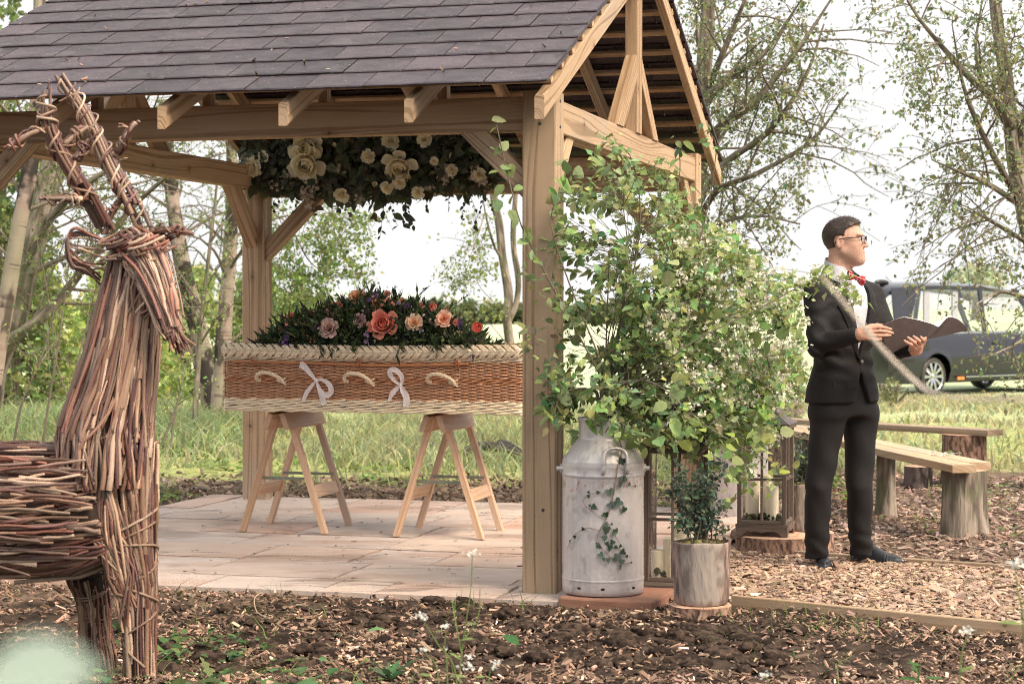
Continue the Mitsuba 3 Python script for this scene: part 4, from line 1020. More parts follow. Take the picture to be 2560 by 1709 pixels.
for x, y in ((1046, 812), (1090, 814), (1106, 838), (995, 842), (860, 836), (866, 850), (1060, 790), (942, 846), (835, 860), (884, 816), (1076, 800)):
    m, c = blob_flowers(5, 0, rng, (0.72, 0.68, 0.56), 0.009, fp(x, y, 1.79), size=0.008); put(fl, 'waxflower', m, 'petal', c, True, label='small white waxflowers')

# ---------------------------------------------------------------- the garland along the rear beam
gd = thing('flower_garland', 'dark leafy garland with cream roses hanging along the rear beam of the shelter', 'garland')
rng = np.random.default_rng(61)
GV = W_ - 0.20
def gar(n, y_lo, y_hi, rng, pw=1.0):
    x = rng.uniform(608, 1252, n)
    lo = np.interp(x, [600, 640, 700, 780, 850, 950, 1020, 1080, 1150, 1200, 1255], [450, 478, 490, 490, 505, 505, 500, 485, 478, 485, 460])
    y = 335 + (lo - 335) * rng.uniform(y_lo, y_hi, n) ** pw
    v = GV + rng.normal(0, 0.06, n)
    return np.array([onv(a, b, c) for a, b, c in zip(x, y, v)])
def garl(name, n, shape, size, col, lo, hi, label=None, down=0.6, pw=1.0):
    P = gar(n, lo, hi, rng, pw)
    f = np.c_[rng.normal(0, 0.7, n), rng.normal(-0.5, 0.5, n), rng.normal(-down, 0.5, n)]
    nr = np.c_[rng.normal(0, 0.5, n), rng.normal(-1, 0.4, n), rng.normal(0.5, 0.4, n)]
    M = scatter(shape, frames(f, nr), P, size * np.exp(rng.normal(0, 0.3, n)))
    put(gd, name, (toW(M[0]), M[1]), 'leaf', per(len(shape[0]), jitcol(rng, n, col, 0.3, 0.12)), kind='stuff', label=label)
garl('foliage', 2300, leafshape(0.6, 0.04, 0.1, 0.2, 5), 0.062, (0.15, 0.165, 0.115), 0, 0.95, 'dark green leaves of the garland')
garl('fine_foliage', 2200, leafshape(0.35, 0, 0.1, 0.2, 4), 0.035, (0.14, 0.155, 0.11), 0, 1.0, 'small dark leaves of the garland')
P0, P1 = onv(612, 385, GV + 0.05), onv(1250, 385, GV + 0.05)
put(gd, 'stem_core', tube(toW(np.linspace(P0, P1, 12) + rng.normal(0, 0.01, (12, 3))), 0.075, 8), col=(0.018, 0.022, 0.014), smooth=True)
CRM = (0.82, 0.74, 0.57)
for nm, kind, x, y, rad, d, lab in (('peony', PEONY, 768, 372, 0.098, (0, -0.1), 'large cream peony, upper one of the pair at the left'), ('peony', PEONY, 768, 408, 0.108, (0.1, -0.4), 'large cream peony, lower one of the pair at the left'), ('peony', PEONY, 1000, 412, 0.095, (0.1, -0.7), 'large yellow cream peony right of the middle'),
                            ('peony', CARN, 635, 415, 0.080, (-0.3, -0.3), 'shaggy cream flower at the left end'), ('rose', ROSE, 978, 352, 0.062, (0, -0.2), 'grey white rose above the yellow cream peony'), ('rose', ROSE, 1060, 350, 0.05, (0.2, 0), None), ('rose', ROSE, 923, 390, 0.05, (-0.2, -0.3), None),
                            ('rose', ROSE, 968, 468, 0.045, (0, -0.6), None), ('rose', ROSE, 998, 455, 0.045, (0.2, -0.5), None), ('rose', ROSE, 1130, 424, 0.042, (0, -0.3), None), ('rose', ROSE, 855, 485, 0.055, (0, -0.7), None), ('rose', ROSE, 1046, 480, 0.045, (0, -0.5), None), ('bud', BUDP, 838, 360, 0.03, (0, -0.3), None), ('rose', ROSE, 1198, 436, 0.05, (0.2, -0.4), None), ('bud', BUDP, 940, 456, 0.035, (0, -0.6), None), ('rose', ROSE, 1086, 402, 0.03, (0, -0.3), None), ('rose', ROSE, 660, 390, 0.04, (-0.2, -0.2), None)):
    P = toW(onv(x, y, GV - 0.14)); bloom(gd, nm, kind, P, FRONT + UD * d[0] + ZD * d[1], rad, np.array(CRM) * 0.9, CRM, rng, (0.4, 0.36, 0.1) if kind is PEONY else None, lab)
for x, y, k, s in ((775, 475, 26, 0.035), (765, 495, 18, 0.03), (718, 438, 14, 0.02), (1190, 440, 22, 0.03), (1110, 448, 12, 0.02), (845, 425, 8, 0.015), (1072, 472, 10, 0.02), (900, 500, 10, 0.02), (690, 460, 8, 0.02), (1210, 455, 14, 0.02)):
    m, c = blob_flowers(k, 0, rng, (0.58, 0.50, 0.42), s, toW(onv(x, y, GV - 0.14)), size=0.016); put(gd, 'blossom_cluster', m, 'petal', c, True, label='cluster of small cream blossoms')
# hanging tips
for x, y, l in ((668, 520, 40), (700, 520, 30), (745, 525, 35), (880, 535, 40), (935, 540, 60), (985, 545, 60), (1010, 540, 60), (1035, 520, 90), (1070, 515, 40), (1115, 510, 40), (1165, 520, 70), (1195, 520, 90), (1185, 510, 50), (960, 540, 100), (790, 530, 40), (840, 530, 30), (1225, 500, 60)):
    p, e = onv(x, y - 90, GV - 0.06), onv(x + rng.normal(0, 8), y - 25 + l * 0.75, GV - 0.10)
    pts = spline(np.array([p, (p + e) / 2 + [rng.normal(0, 0.03), -0.03, 0], e]), np.linspace(0, 2, 12)); ms = [tube(pts, 0.0014, 4)]
    k = 12; f = np.c_[rng.normal(0, 0.9, k), rng.normal(-0.2, 0.5, k), rng.normal(-0.5, 0.4, k)]
    ms.append(scatter(leafshape(0.6, 0, 0.12, 0.2, 4), frames(f, np.c_[rng.normal(0, 0.6, k), rng.normal(-1, 0.3, k), rng.normal(0.4, 0.4, k)]), pts, 0.040 * np.exp(rng.normal(0, 0.35, k))))
    M = cat(ms); put(gd, 'hanging_tip', (toW(M[0]), M[1]), 'leaf', jitcol(rng, 1, (0.10, 0.10, 0.07), 0.2)[0])
# ================================================================ MILK CHURNS, FOLIAGE, LANTERNS, POTS
def churn_col(p, n, uv):
    streak = fbm(uv.x * 60, uv.y * 3, 0, 4); blot = fbm(uv.x * 9, uv.y * 6, 5, 4); fine = fbm(uv.x * 160, uv.y * 160, 2, 2)
    c = mix((0.66, 0.625, 0.63), (0.53, 0.495, 0.50), dr.clip(0.9 * (streak - 0.35) + 1.4 * (blot - 0.42), 0, 1))
    c = mix(c, (0.27, 0.235, 0.22), smoothstep(0.60, 0.78, fbm(uv.x * 24, uv.y * 18, 9, 4)) * 0.4)
    c = mix(c, (0.20, 0.17, 0.155), smoothstep(0.05, 0.0, uv.y) * 0.5 + smoothstep(0.010, 0.0, dr.abs(uv.y - 0.600)) * 0.35 + smoothstep(0.006, 0.0, dr.abs(uv.y - 0.540)) * 0.35)
    red = smoothstep(0.64, 0.70, fbm(uv.x * 70, uv.y * 60, 1, 3)) * smoothstep(0.028, 0.01, dr.abs(uv.y - 0.515 + 0.02 * uv.x))
    c = mix(c, (0.55, 0.16, 0.12), red * 0.75)
    return c * (0.93 + 0.14 * fine)
bsdf('churn_metal', {'type': 'twosided', 'b': {'type': 'bumpmap', 't': mikit.proc(lambda p, n, uv: fbm(uv.x * 12, uv.y * 8, 0, 3) + 0.15 * fbm(uv.x * 90, uv.y * 60, 3, 2), 2e-3), 'scale': 0.006, 'm': princ(mikit.proc(churn_col), 0.42, 0.5, metallic=0.45)}})
def lathe_uv(prof, n, centre, rot=0.0):
    v, f = lathe(prof, n)
    prof = np.asarray(prof, float); m = len(prof)
    ang = np.arange(n + 1) * 2 * np.pi / n + rot
    V = np.stack([prof[:, None, 0] * np.cos(ang), prof[:, None, 0] * np.sin(ang), np.repeat(prof[:, 1:2], n + 1, 1)], -1).reshape(-1, 3)
    R = prof[:, 0].max()
    U = np.stack([np.tile((ang - rot) * R, m), np.repeat(prof[:, 1], n + 1)], 1)
    i, j = np.meshgrid(np.arange(m - 1), np.arange(n), indexing='ij')
    q = np.stack([i * (n + 1) + j, i * (n + 1) + j + 1, (i + 1) * (n + 1) + j + 1, (i + 1) * (n + 1) + j], -1).reshape(-1, 4)
    return V + np.asarray(centre, float), tri(q), U
CH1 = np.array([0.418, 8.89, 0.058]); CH2 = np.r_[toW((0.30, 3.72, 0.0))[:2], 0.0]
CPROF = [(0.0, 0.012), (0.172, 0.010), (0.180, 0.0), (0.186, 0.004), (0.187, 0.02), (0.187, 0.062), (0.1895, 0.066), (0.1895, 0.072), (0.187, 0.076), (0.186, 0.30), (0.1865, 0.530), (0.190, 0.536), (0.190, 0.546), (0.187, 0.552), (0.187, 0.575), (0.1885, 0.580), (0.1885, 0.597), (0.186, 0.606), (0.178, 0.620), (0.160, 0.645), (0.138, 0.675), (0.122, 0.695), (0.114, 0.704), (0.112, 0.712), (0.112, 0.785), (0.116, 0.790), (0.118, 0.797), (0.114, 0.802), (0.107, 0.797), (0.106, 0.70), (0.106, 0.66), (0.0, 0.655)]
for c0, lab in ((CH1, 'dented grey metal milk churn standing beside the front post, full of leafy branches'), (CH2, 'second grey metal milk churn, mostly hidden by leaves near the rear post')):
    k = thing('milk_churn', lab, 'milk churn')
    put(k, 'body', lathe_uv(CPROF, 64, c0, -2.3), 'churn_metal', smooth=True)
    for ang in (-90 + 14, 90 + 14):
        a = math.radians(ang); er, et = np.array([math.cos(a), math.sin(a), 0]), np.array([-math.sin(a), math.cos(a), 0])
        pts = [c0 + er * r + et * t + [0, 0, z] for r, t, z in ((0.186, -0.056, 0.558), (0.197, -0.056, 0.575), (0.198, -0.055, 0.62), (0.192, -0.048, 0.652), (0.186, -0.025, 0.668), (0.185, 0.0, 0.671), (0.186, 0.025, 0.668), (0.192, 0.048, 0.652), (0.198, 0.055, 0.62), (0.197, 0.056, 0.575), (0.186, 0.056, 0.558))]
        m = tube(pts, [0.010, 0.011, 0.0085, 0.008, 0.008, 0.008, 0.008, 0.008, 0.0085, 0.011, 0.010], 8, smoothed=36)
        put(k, 'handle', (m[0], m[1], np.stack([m[0][:, 0], m[0][:, 2] - c0[2]], 1)), 'churn_metal', smooth=True)
    for ang in (183, 3):
        a = math.radians(ang); er = np.array([math.cos(a), math.sin(a), 0])
        m = cat([tube([c0 + er * 0.18 + [0, 0, 0.567], c0 + er * 0.197 + [0, 0, 0.567]], 0.020, 12), tube([c0 + er * 0.19 + [0, 0, 0.567], c0 + er * 0.214 + [0, 0, 0.567]], 0.011, 10)])
        put(k, 'lug', (m[0], m[1], np.stack([m[0][:, 0], m[0][:, 2] - c0[2]], 1)), 'churn_metal')
    for ang in (-128, -93, -45):
        a = math.radians(ang); er, et = np.array([math.cos(a), math.sin(a), 0]), np.array([-math.sin(a), math.cos(a), 0])
        d = trimesh.creation.icosphere(1).vertices * [0.0105, 0.002, 0.006]
        put(k, 'drain_hole', (c0 + d[:, :1] * et + d[:, 1:2] * er + er * 0.187 + d[:, 2:] * [0, 0, 1.0] + [0, 0, 0.036], sph1.faces), col=(0.02, 0.018, 0.016), smooth=True)
# the red slab under the churn
rng = np.random.default_rng(71)
sl = box((0, 0, 0), (0.445, 0.44, 0.052), ch=0.006); v = trimesh.Trimesh(*sl, process=False).subdivide().subdivide()
vv = np.array(v.vertices); vv[:, :2] += (vfbm(vv * 14, 3, 3)[:, None] - 0.5) * 0.018; vv[:, 2] += (vfbm(vv * 9, 3, 4) - 0.5) * 0.007
bsdf('red_stone', princ(mikit.proc(lambda p, n, uv: mix((0.30, 0.155, 0.11), (0.21, 0.11, 0.08), fbm(p.x * 12, p.y * 30, p.z * 30, 4))), 0.75, 0.25))
single('paving_slab', (vv @ rotz(-HA - 0.05).T + toW((0.31, -0.055, 0.030)), np.array(v.faces)), 'loose red sandstone slab under the grey milk churn beside the front post', 'slab', 'red_stone')

# ---------------------------------------------------------------- leafy branches in the churns
HAZEL = leafshape(0.86, 0.07, 0.16, 0.22, 7, 0.72)
OVAL = leafshape(0.58, 0.0, 0.15, 0.25, 5)
HAW = leafshape(0.85, 0.0, 0.14, 0.2, 5, 0.8, lobes=1.8)
_p5 = [np.array([(0.05, 0, 0), (0.55, -0.42, 0.22), (1.0, 0, 0.30), (0.55, 0.42, 0.22)]) @ rotz(2 * np.pi * k / 5).T for k in range(5)]
FIVE_LITE = cat([(p, np.array([[0, 1, 2], [0, 2, 3]])) for p in _p5])
def bouquet(key, neck, poly, n_clu, n_stem, depth, sd, rng, mixf, leaves, blossom, extra=(), big=0, yfac=None):
    """branches rising from a churn: leaf clusters fill the volume, twigs join them to the stems. mixf(x, y) -> probability that a cluster is hawthorn"""
    poly = [np.array(p, float) for p in poly]
    lo, hi = np.min(poly, 0), np.max(poly, 0)
    Q = np.stack([rng.uniform(lo[0], hi[0], n_clu * 6), rng.uniform(lo[1], hi[1], n_clu * 6)], 1)
    Q = Q[inside(poly, Q)]
    keep = rng.uniform(0, 1, len(Q)) < (0.16 + 0.84 * sstep(0.40, 0.58, vfbm(np.c_[Q / 70.0, 0 * Q[:, :1]], 3, 9))) * np.interp(Q[:, 1], [380, 650, 850, 1000], [0.42, 0.62, 0.85, 1.0])
    Q = Q[keep][:n_clu]
    D = depth(Q[:, 0], Q[:, 1]) + rng.normal(0, sd, len(Q))
    P = np.array([at(x, y, d) for (x, y), d in zip(Q, D)])
    stems, ends = [], list(rng.choice(len(P), n_stem, replace=False))
    tubes, rad = [], []
    def stem(e, r0):
        a = neck + [rng.normal(0, 0.04), rng.normal(0, 0.04), -0.12]
        b = neck + [(e[0] - neck[0]) * 0.12, (e[1] - neck[1]) * 0.12, 0.10]
        L = np.linalg.norm(e - b)
        c = b + (e - b) * 0.5 + [0, 0, 0.10 * L] + rng.normal(0, 0.05, 3) * L
        p = spline(np.array([a, b, c, e]), np.linspace(0, 3, 22))
        tubes.append(tube(p, np.linspace(r0, 0.0016, 22), 5)); return p[8:]
    for e in ends: stems.append(stem(P[e], rng.uniform(0.004, 0.0075)))
    for pts, r0 in extra:
        pts = np.array([at(*q) for q in pts]); p = spline(np.vstack([[neck + [0, 0, -0.1]], [neck + (pts[0] - neck) * 0.35 + [0, 0, 0.08]], pts]), np.linspace(0, len(pts) + 1, 40))
        tubes.append(tube(p, np.linspace(r0, 0.0015, 40), 5)); stems.append(p[10:])
    S = np.vstack(stems)
    lf = {k: ([], [], []) for k in leaves}
    bl = []
    from scipy.spatial import cKDTree
    tree_ = cKDTree(S)
    dd, ii = tree_.query(P)
    for q, p, i in zip(Q, P, ii):
        s = S[max(i - 1, 0)]
        d = p - s; L = np.linalg.norm(d)
        if L > 0.55: continue
        if L > 0.02: tubes.append(tube(spline(np.array([s, s + d * 0.5 + rng.normal(0, 0.08 * L, 3), p]), np.linspace(0, 2, 5)), np.linspace(0.0022, 0.0009, 5), 3, caps=False))
        u = unit(d + rng.normal(0, 0.02, 3) + [0, 0, 0.02])
        kind = mixf(*q, rng)
        nl, size, ln = leaves[kind][1:4]
        n = rng.integers(nl[0], nl[1])
        t = rng.uniform(-0.6, 0.5, n)
        lp = p + u * (t * ln)[:, None] + rng.normal(0, 0.014, (n, 3))
        fw = u * 0.6 + unit(rng.normal(size=(n, 3))) * 1.0 + [0, 0, -0.1]
        nr = np.c_[rng.normal(0, 0.6, (n, 2)), np.ones(n)] + [0, -0.35, 0]
        lf[kind][0].append(lp); lf[kind][1].append(frames(fw, nr)); lf[kind][2].append(size * np.minimum(np.exp(rng.normal(0, 0.25, n)), 1.4))
        if kind == 'hawthorn_leaves' and blossom(*q) > rng.uniform():
            for _ in range(rng.integers(1, 3)):
                bl.append(p + u * ln * 0.2 + rng.normal(0, 0.025, 3) + [0, -0.015, 0.015])
    m = cat(tubes); put(key, 'stems', m, 'twig', smooth=True, label='thin brown cut branches')
    for kind, (Ps, Rs, Ss) in lf.items():
        if not Ps: continue
        shape, _, _, _, col = leaves[kind]
        P_, R_, S_ = np.vstack(Ps), np.concatenate(Rs), np.concatenate(Ss)
        C_ = jitcol(rng, len(P_), col, 0.26, 0.16)
        nb = big if kind == 'hazel_leaves' else 0
        if nb:
            o = np.argsort(-S_ * 1.0 / P_[:, 1]); bi = o[:nb]; rest = o[nb:]
            for b in bi:
                M = scatter(shape, R_[b:b + 1], P_[b:b + 1], S_[b:b + 1]); put(key, 'hazel_leaf', M, 'leaf', C_[b])
            P_, R_, S_, C_ = P_[rest], R_[rest], S_[rest], C_[rest]
        M = scatter(shape, R_, P_, S_)
        put(key, kind, M, 'leaf', per(len(shape[0]), C_), kind='stuff')
    if bl:
        pr = FIVE_LITE
        B = np.repeat(np.array(bl), 11, 0) + rng.normal(0, 0.014, (len(bl) * 11, 3)) * [1, 1, 0.7]
        n = len(B); M = scatter(pr, frames(rng.normal(size=(n, 3)), rng.normal(size=(n, 3)) * 0.8 + [0, -0.7, 0.6]), B, 0.0072 * np.exp(rng.normal(0, 0.2, n)))
        put(key, 'blossom', M, 'petal', per(len(pr[0]), jitcol(rng, n, (0.80, 0.77, 0.66), 0.10, 0.04)), kind='stuff', label='clusters of small white hawthorn blossom')
LEAVES = {'hazel_leaves': (HAZEL, (2, 5), 0.064, 0.12, (0.28, 0.38, 0.165)), 'oval_leaves': (OVAL, (5, 9), 0.047, 0.12, (0.235, 0.305, 0.145)), 'hawthorn_leaves': (HAW, (7, 12), 0.038, 0.11, (0.315, 0.40, 0.185))}
rng = np.random.default_rng(81)
b1 = thing('branch_arrangement', 'tall bushy arrangement of hazel, hawthorn blossom and leafy twigs in the front milk churn', 'branches')
POLY1 = [(1372, 1050), (1382, 900), (1390, 700), (1402, 560), (1430, 440), (1500, 400), (1570, 390), (1640, 410), (1700, 450), (1760, 560), (1830, 600), (1900, 660), (1975, 690), (2010, 760), (1990, 880), (1960, 960), (1930, 1080), (1870, 1190), (1780, 1180), (1690, 1110), (1600, 1100), (1500, 1085), (1430, 1070)]
def mix1(x, y, rng):
    hz = np.interp(x, [1380, 1480, 1600, 1750, 1900], [0.04, 0.12, 0.05, 0.05, 0.06]) + (0.20 if y > 980 else 0)
    ov = np.interp(x, [1380, 1480, 1600, 1750], [0.85, 0.50, 0.15, 0.05])
    r = rng.uniform()
    return 'hazel_leaves' if r < hz else 'oval_leaves' if r < hz + ov else 'hawthorn_leaves'
dep1 = lambda x, y: 8.90 + 0.0004 * (x - 1500)
ex1 = [([(1480, 900, 8.75), (1330, 620, 8.65), (1290, 520, 8.62), (1245, 330, 8.6), (1240, 300, 8.6)], 0.006), ([(1500, 900, 8.7), (1420, 700, 8.6), (1378, 560, 8.55), (1400, 470, 8.55)], 0.007), ([(1600, 950, 8.6), (1740, 850, 8.5), (1900, 770, 8.5), (2040, 700, 8.5), (2130, 705, 8.48)], 0.005),
       ([(1560, 800, 8.8), (1600, 560, 8.8), (1580, 400, 8.75), (1520, 345, 8.7)], 0.006), ([(1640, 800, 8.8), (1680, 560, 8.8), (1700, 420, 8.8), (1690, 350, 8.75)], 0.005), ([(1640, 960, 8.55), (1760, 1060, 8.42), (1900, 1140, 8.4), (1970, 1170, 8.4)], 0.005), ([(1680, 800, 8.9), (1760, 560, 8.9), (1790, 380, 8.85), (1775, 330, 8.85)], 0.005)]
bouquet(b1, CH1 + [0, 0, 0.80], POLY1, 1150, 60, dep1, 0.20, rng, mix1, LEAVES, lambda x, y: np.interp(x, [1450, 1600, 1720, 1950], [0.02, 0.15, 0.75, 0.85]) * (1 if 600 < y < 1040 else 0.3), ex1, big=110)
# sprigs that stand clear of the mass: leaves along the long outer branches
def sprig(key, name, pts, n, kind, size, rng, spread=0.03, col=None, bl=0, label=None):
    p = spline(np.array([at(*q) for q in pts]), np.linspace(0, len(pts) - 1, n)) + rng.normal(0, spread, (n, 3))
    shape, c = LEAVES[kind][0], col or LEAVES[kind][4]
    M = scatter(shape, frames(rng.normal(size=(n, 3)) + [0, 0, -0.1], np.c_[rng.normal(0, 0.6, (n, 2)), np.ones(n)] + [0, -0.5, 0]), p, size * np.exp(rng.normal(0, 0.22, n)))
    cc = jitcol(rng, n, c, 0.22, 0.14)
    if n < 60:
        nv = len(shape[0])
        for a in range(n): put(key, {'hazel_leaves': 'hazel_leaf', 'oval_leaves': 'leaf'}.get(kind, 'hawthorn_leaf'), (M[0][a * nv:(a + 1) * nv], shape[1]), 'leaf', cc[a])
    else: put(key, name, M, 'leaf', per(len(shape[0]), cc), label=label, kind='stuff')
    if bl:
        pr = FIVE_LITE
        B = np.repeat(p[rng.integers(0, n, bl)], 8, 0) + rng.normal(0, 0.012, (bl * 8, 3))
        M = scatter(pr, frames(rng.normal(size=(bl * 8, 3)), rng.normal(size=(bl * 8, 3)) + [0, -0.7, 0.6]), B, np.full(bl * 8, 0.0072))
        put(key, 'blossom', M, 'petal', (0.8, 0.77, 0.66), kind='stuff')
sprig(b1, 'hazel_sprig', [(1330, 620, 8.65), (1290, 520, 8.62), (1262, 420, 8.6), (1243, 320, 8.6)], 22, 'hazel_leaves', 0.055, rng, 0.022, label='leafy hazel twig arching left across the front post')
sprig(b1, 'leafy_sprig', [(1420, 760, 8.62), (1340, 700, 8.6), (1325, 640, 8.6)], 34, 'oval_leaves', 0.040, rng, 0.035, label='twig of small leaves in front of the post')
sprig(b1, 'leafy_sprig', [(1400, 960, 8.62), (1345, 900, 8.6), (1320, 850, 8.6), (1318, 810, 8.6)], 26, 'oval_leaves', 0.040, rng, 0.03)
sprig(b1, 'hazel_sprig', [(1408, 560, 8.56), (1386, 500, 8.55), (1402, 430, 8.55), (1430, 420, 8.55)], 15, 'hazel_leaves', 0.065, rng, 0.02)
sprig(b1, 'hawthorn_sprig', [(1940, 750, 8.5), (2010, 715, 8.5), (2060, 680, 8.5), (2105, 715, 8.48), (2135, 745, 8.48)], 120, 'hawthorn_leaves', 0.036, rng, 0.030, (0.32, 0.40, 0.16), 24, label='tip of a blossoming hawthorn branch reaching across the shoulder of the standing man')
sprig(b1, 'hawthorn_sprig', [(1600, 480, 8.77), (1585, 410, 8.75), (1540, 365, 8.7), (1515, 345, 8.7)], 60, 'hawthorn_leaves', 0.034, rng, 0.028)
sprig(b1, 'leafy_sprig', [(1690, 420, 8.76), (1700, 365, 8.75), (1688, 345, 8.75)], 9, 'oval_leaves', 0.055, rng, 0.014)
sprig(b1, 'leafy_sprig', [(1782, 380, 8.85), (1775, 320, 8.85), (1750, 350, 8.85)], 14, 'oval_leaves', 0.045, rng, 0.022)
sprig(b1, 'hazel_sprig', [(1700, 1060, 8.42), (1830, 1110, 8.4), (1960, 1160, 8.4)], 30, 'hazel_leaves', 0.046, rng, 0.05, (0.32, 0.42, 0.14), label='light green hazel twigs hanging low over the lanterns')
sprig(b1, 'hazel_sprig', [(1780, 1120, 8.42), (1830, 1180, 8.4), (1850, 1225, 8.4), (1935, 1210, 8.4)], 26, 'oval_leaves', 0.042, rng, 0.03, (0.30, 0.40, 0.15))
b2 = thing('branch_arrangement', 'blossoming hawthorn branches and fluffy grass heads in the rear milk churn, behind the near arrangement', 'branches')
POLY2 = [(1760, 1080), (1720, 900), (1700, 640), (1750, 560), (1850, 600), (1960, 700), (2010, 850), (2015, 990), (1960, 1060), (1880, 1090)]
bouquet(b2, CH2 + [0, 0, 0.80], POLY2, 520, 34, lambda x, y: 12.5 + 0 * x, 0.22, rng, lambda x, y, r: 'hawthorn_leaves' if r.uniform() < 0.8 else 'oval_leaves', LEAVES, lambda x, y: 0.45)
for x, y, r in ((1950, 885, 0.10), (1935, 905, 0.07), (1990, 1020, 0.075), (1965, 870, 0.07)):
    o = at(x, y, 12.2); n = 700
    d = unit(rng.normal(size=(n, 3))); k = r * rng.uniform(0.2, 1.0, n)[:, None]
    p = o + d * k * [1, 0.8, 0.75]
    M = scatter((np.array([(-0.03, 0, 0), (0.03, 0, 0), (0.0, 1, 0.1)]), np.array([[0, 1, 2]])), frames(d + rng.normal(0, 0.5, (n, 3)), rng.normal(size=(n, 3))), p, 0.035 * rng.uniform(0.6, 1.4, n))
    put(b2, 'seed_head', M, 'petal', (0.62, 0.56, 0.50), label='fluffy pale seed head')

# ---------------------------------------------------------------- ivy down the front of the churn
rng = np.random.default_rng(91)
iv = thing('ivy_trail', 'trail of dark green ivy hanging down the front of the near milk churn', 'ivy')
IVY = [(0, 0), (-0.16, -0.14), (-0.36, -0.10), (-0.52, 0.10), (-0.40, 0.26), (-0.30, 0.40), (-0.34, 0.58), (-0.14, 0.62), (0, 1.0)]
IV = np.array(IVY + [(-x, y) for x, y in IVY[-2:0:-1]])
ivv = np.vstack([np.c_[IV, 0.10 * np.abs(IV[:, 0]) - 0.18 * IV[:, 1] ** 2], [[0, 0.35, -0.06]]])
ivf = np.array([(len(IV), (k + 1) % len(IV), k) for k in range(len(IV))])
def onchurn(x, y, lift=0.008):
    z = (1385 - y) * 6.085e-4
    R = float(np.interp(z, [0, 0.606, 0.62, 0.645, 0.675, 0.704, 0.80], [0.189, 0.189, 0.178, 0.160, 0.138, 0.114, 0.112])) + lift
    s = np.clip((x - 386) * 6.085e-4 / R, -0.97, 0.97); a = math.asin(s)
    return CH1 + [R * math.sin(a), -R * math.cos(a), z], np.array([math.sin(a), -math.cos(a), 0.0])
for pts, r in (([(455, 80), (470, 150), (515, 290), (480, 420), (455, 600), (405, 780), (345, 890), (335, 960), (400, 1060), (520, 1130), (592, 1135)], 0.0034), ([(405, 780), (370, 800), (240, 705), (234, 650), (300, 612), (390, 615)], 0.0016), ([(345, 890), (250, 872), (160, 935), (110, 1040)], 0.0016), ([(400, 820), (440, 890), (505, 1000)], 0.0016), ([(340, 930), (420, 960), (520, 1050), (585, 1100)], 0.0014), ([(490, 410), (540, 460), (605, 478)], 0.0012), ([(480, 520), (560, 560), (660, 568)], 0.0012), ([(500, 290), (575, 290)], 0.001)):
    put(iv, 'stem', tube([onchurn(x, y, 0.006 + 0.004 * (k % 2))[0] for k, (x, y) in enumerate(pts)], np.linspace(r, r * 0.5, 30), 5, smoothed=30) if False else tube(spline(np.array([onchurn(x, y, 0.006)[0] for x, y in pts]), np.linspace(0, len(pts) - 1, 40)), np.linspace(r, r * 0.5, 40), 5), 'twig' if r < 0.003 else 'paint', None if r < 0.003 else (0.30, 0.22, 0.17), True)
for x, y, s, a in ((515, 360, 62, -20), (515, 495, 48, 20), (540, 500, 40, -40), (412, 590, 52, 10), (437, 580, 34, -30), (500, 672, 66, -50), (415, 690, 50, 30), (535, 720, 46, -30), (290, 705, 46, 60), (270, 710, 26, 100), (385, 755, 44, 10), (370, 770, 30, 60), (400, 865, 60, 0), (465, 895, 44, -40), (480, 885, 30, -70), (215, 882, 30, 80), (155, 950, 28, 120), (127, 985, 26, 140), (385, 935, 40, 0), (445, 960, 42, -30), (395, 975, 34, 30), (430, 1008, 42, -10), (345, 1060, 44, 40), (410, 1090, 36, 10), (480, 1068, 50, -30), (530, 1045, 48, -70), (515, 1105, 40, -20), (500, 1150, 30, 0), (372, 1092, 26, 20), (330, 1000, 36, 60), (318, 985, 30, 90), (575, 550, 28, -60), (260, 640, 26, 120), (265, 610, 22, 150), (325, 605, 28, 100), (500, 540, 34, 10), (505, 1000, 24, -40), (455, 1090, 34, 20), (475, 1010, 30, -60), (550, 1075, 26, -80), (445, 835, 22, -70), (385, 840, 40, 40), (620, 568, 20, -80), (590, 1130, 18, -90)):
    o, nn = onchurn(x, y, 0.012)
    up = np.array([0, 0, 1.0]); rt = np.cross(up, nn) * -1
    f = -up * math.cos(math.radians(a)) + rt * math.sin(math.radians(a)) * -1 + nn * rng.uniform(0.05, 0.35)
    M = scatter((ivv, ivf), frames(f[None], (nn + rng.normal(0, 0.25, 3))[None]), (o + rng.normal(0, 0.002, 3))[None], np.array([s * 6.085e-4 * 1.15]))
    put(iv, 'leaf', M, 'gloss', jitcol(rng, 1, (0.042, 0.070, 0.048), 0.25, 0.1)[0], True)

# ---------------------------------------------------------------- log slices, log pots with shrubs
def ring_col(p, n, uv):
    r = uv.x + 0.004 * noise(uv.y * 9, uv.x * 90)
    c = mix((0.56, 0.37, 0.27), (0.40, 0.24, 0.165), smoothstep(0.35, 0.75, noise(r * 230, 1.0)))
    crack = smoothstep(0.02, 0.0, dr.abs(noise(uv.y * 2.5, 3.0) - 0.5)) * smoothstep(0.02, 0.1, uv.x)
    return mix(c, (0.12, 0.07, 0.05), crack * 0.7 + smoothstep(0.6, 0.8, fbm(p.x * 30, p.y * 30, 0, 3)) * 0.3)
bsdf('log_end', princ(mikit.proc(ring_col), 0.75, 0.2))
def redbark_col(p, n, uv):
    a = fbm(uv.x * 60, uv.y * 26, 0, 4)
    return mix((0.115, 0.072, 0.058), (0.35, 0.225, 0.17), smoothstep(0.3, 0.72, a))
bsdf('red_bark', {'type': 'bumpmap', 't': mikit.proc(lambda p, n, uv: fbm(uv.x * 45, uv.y * 16, 0, 4), 2e-3), 'scale': 0.02, 'm': princ(mikit.proc(redbark_col), 0.85, 0.15)})
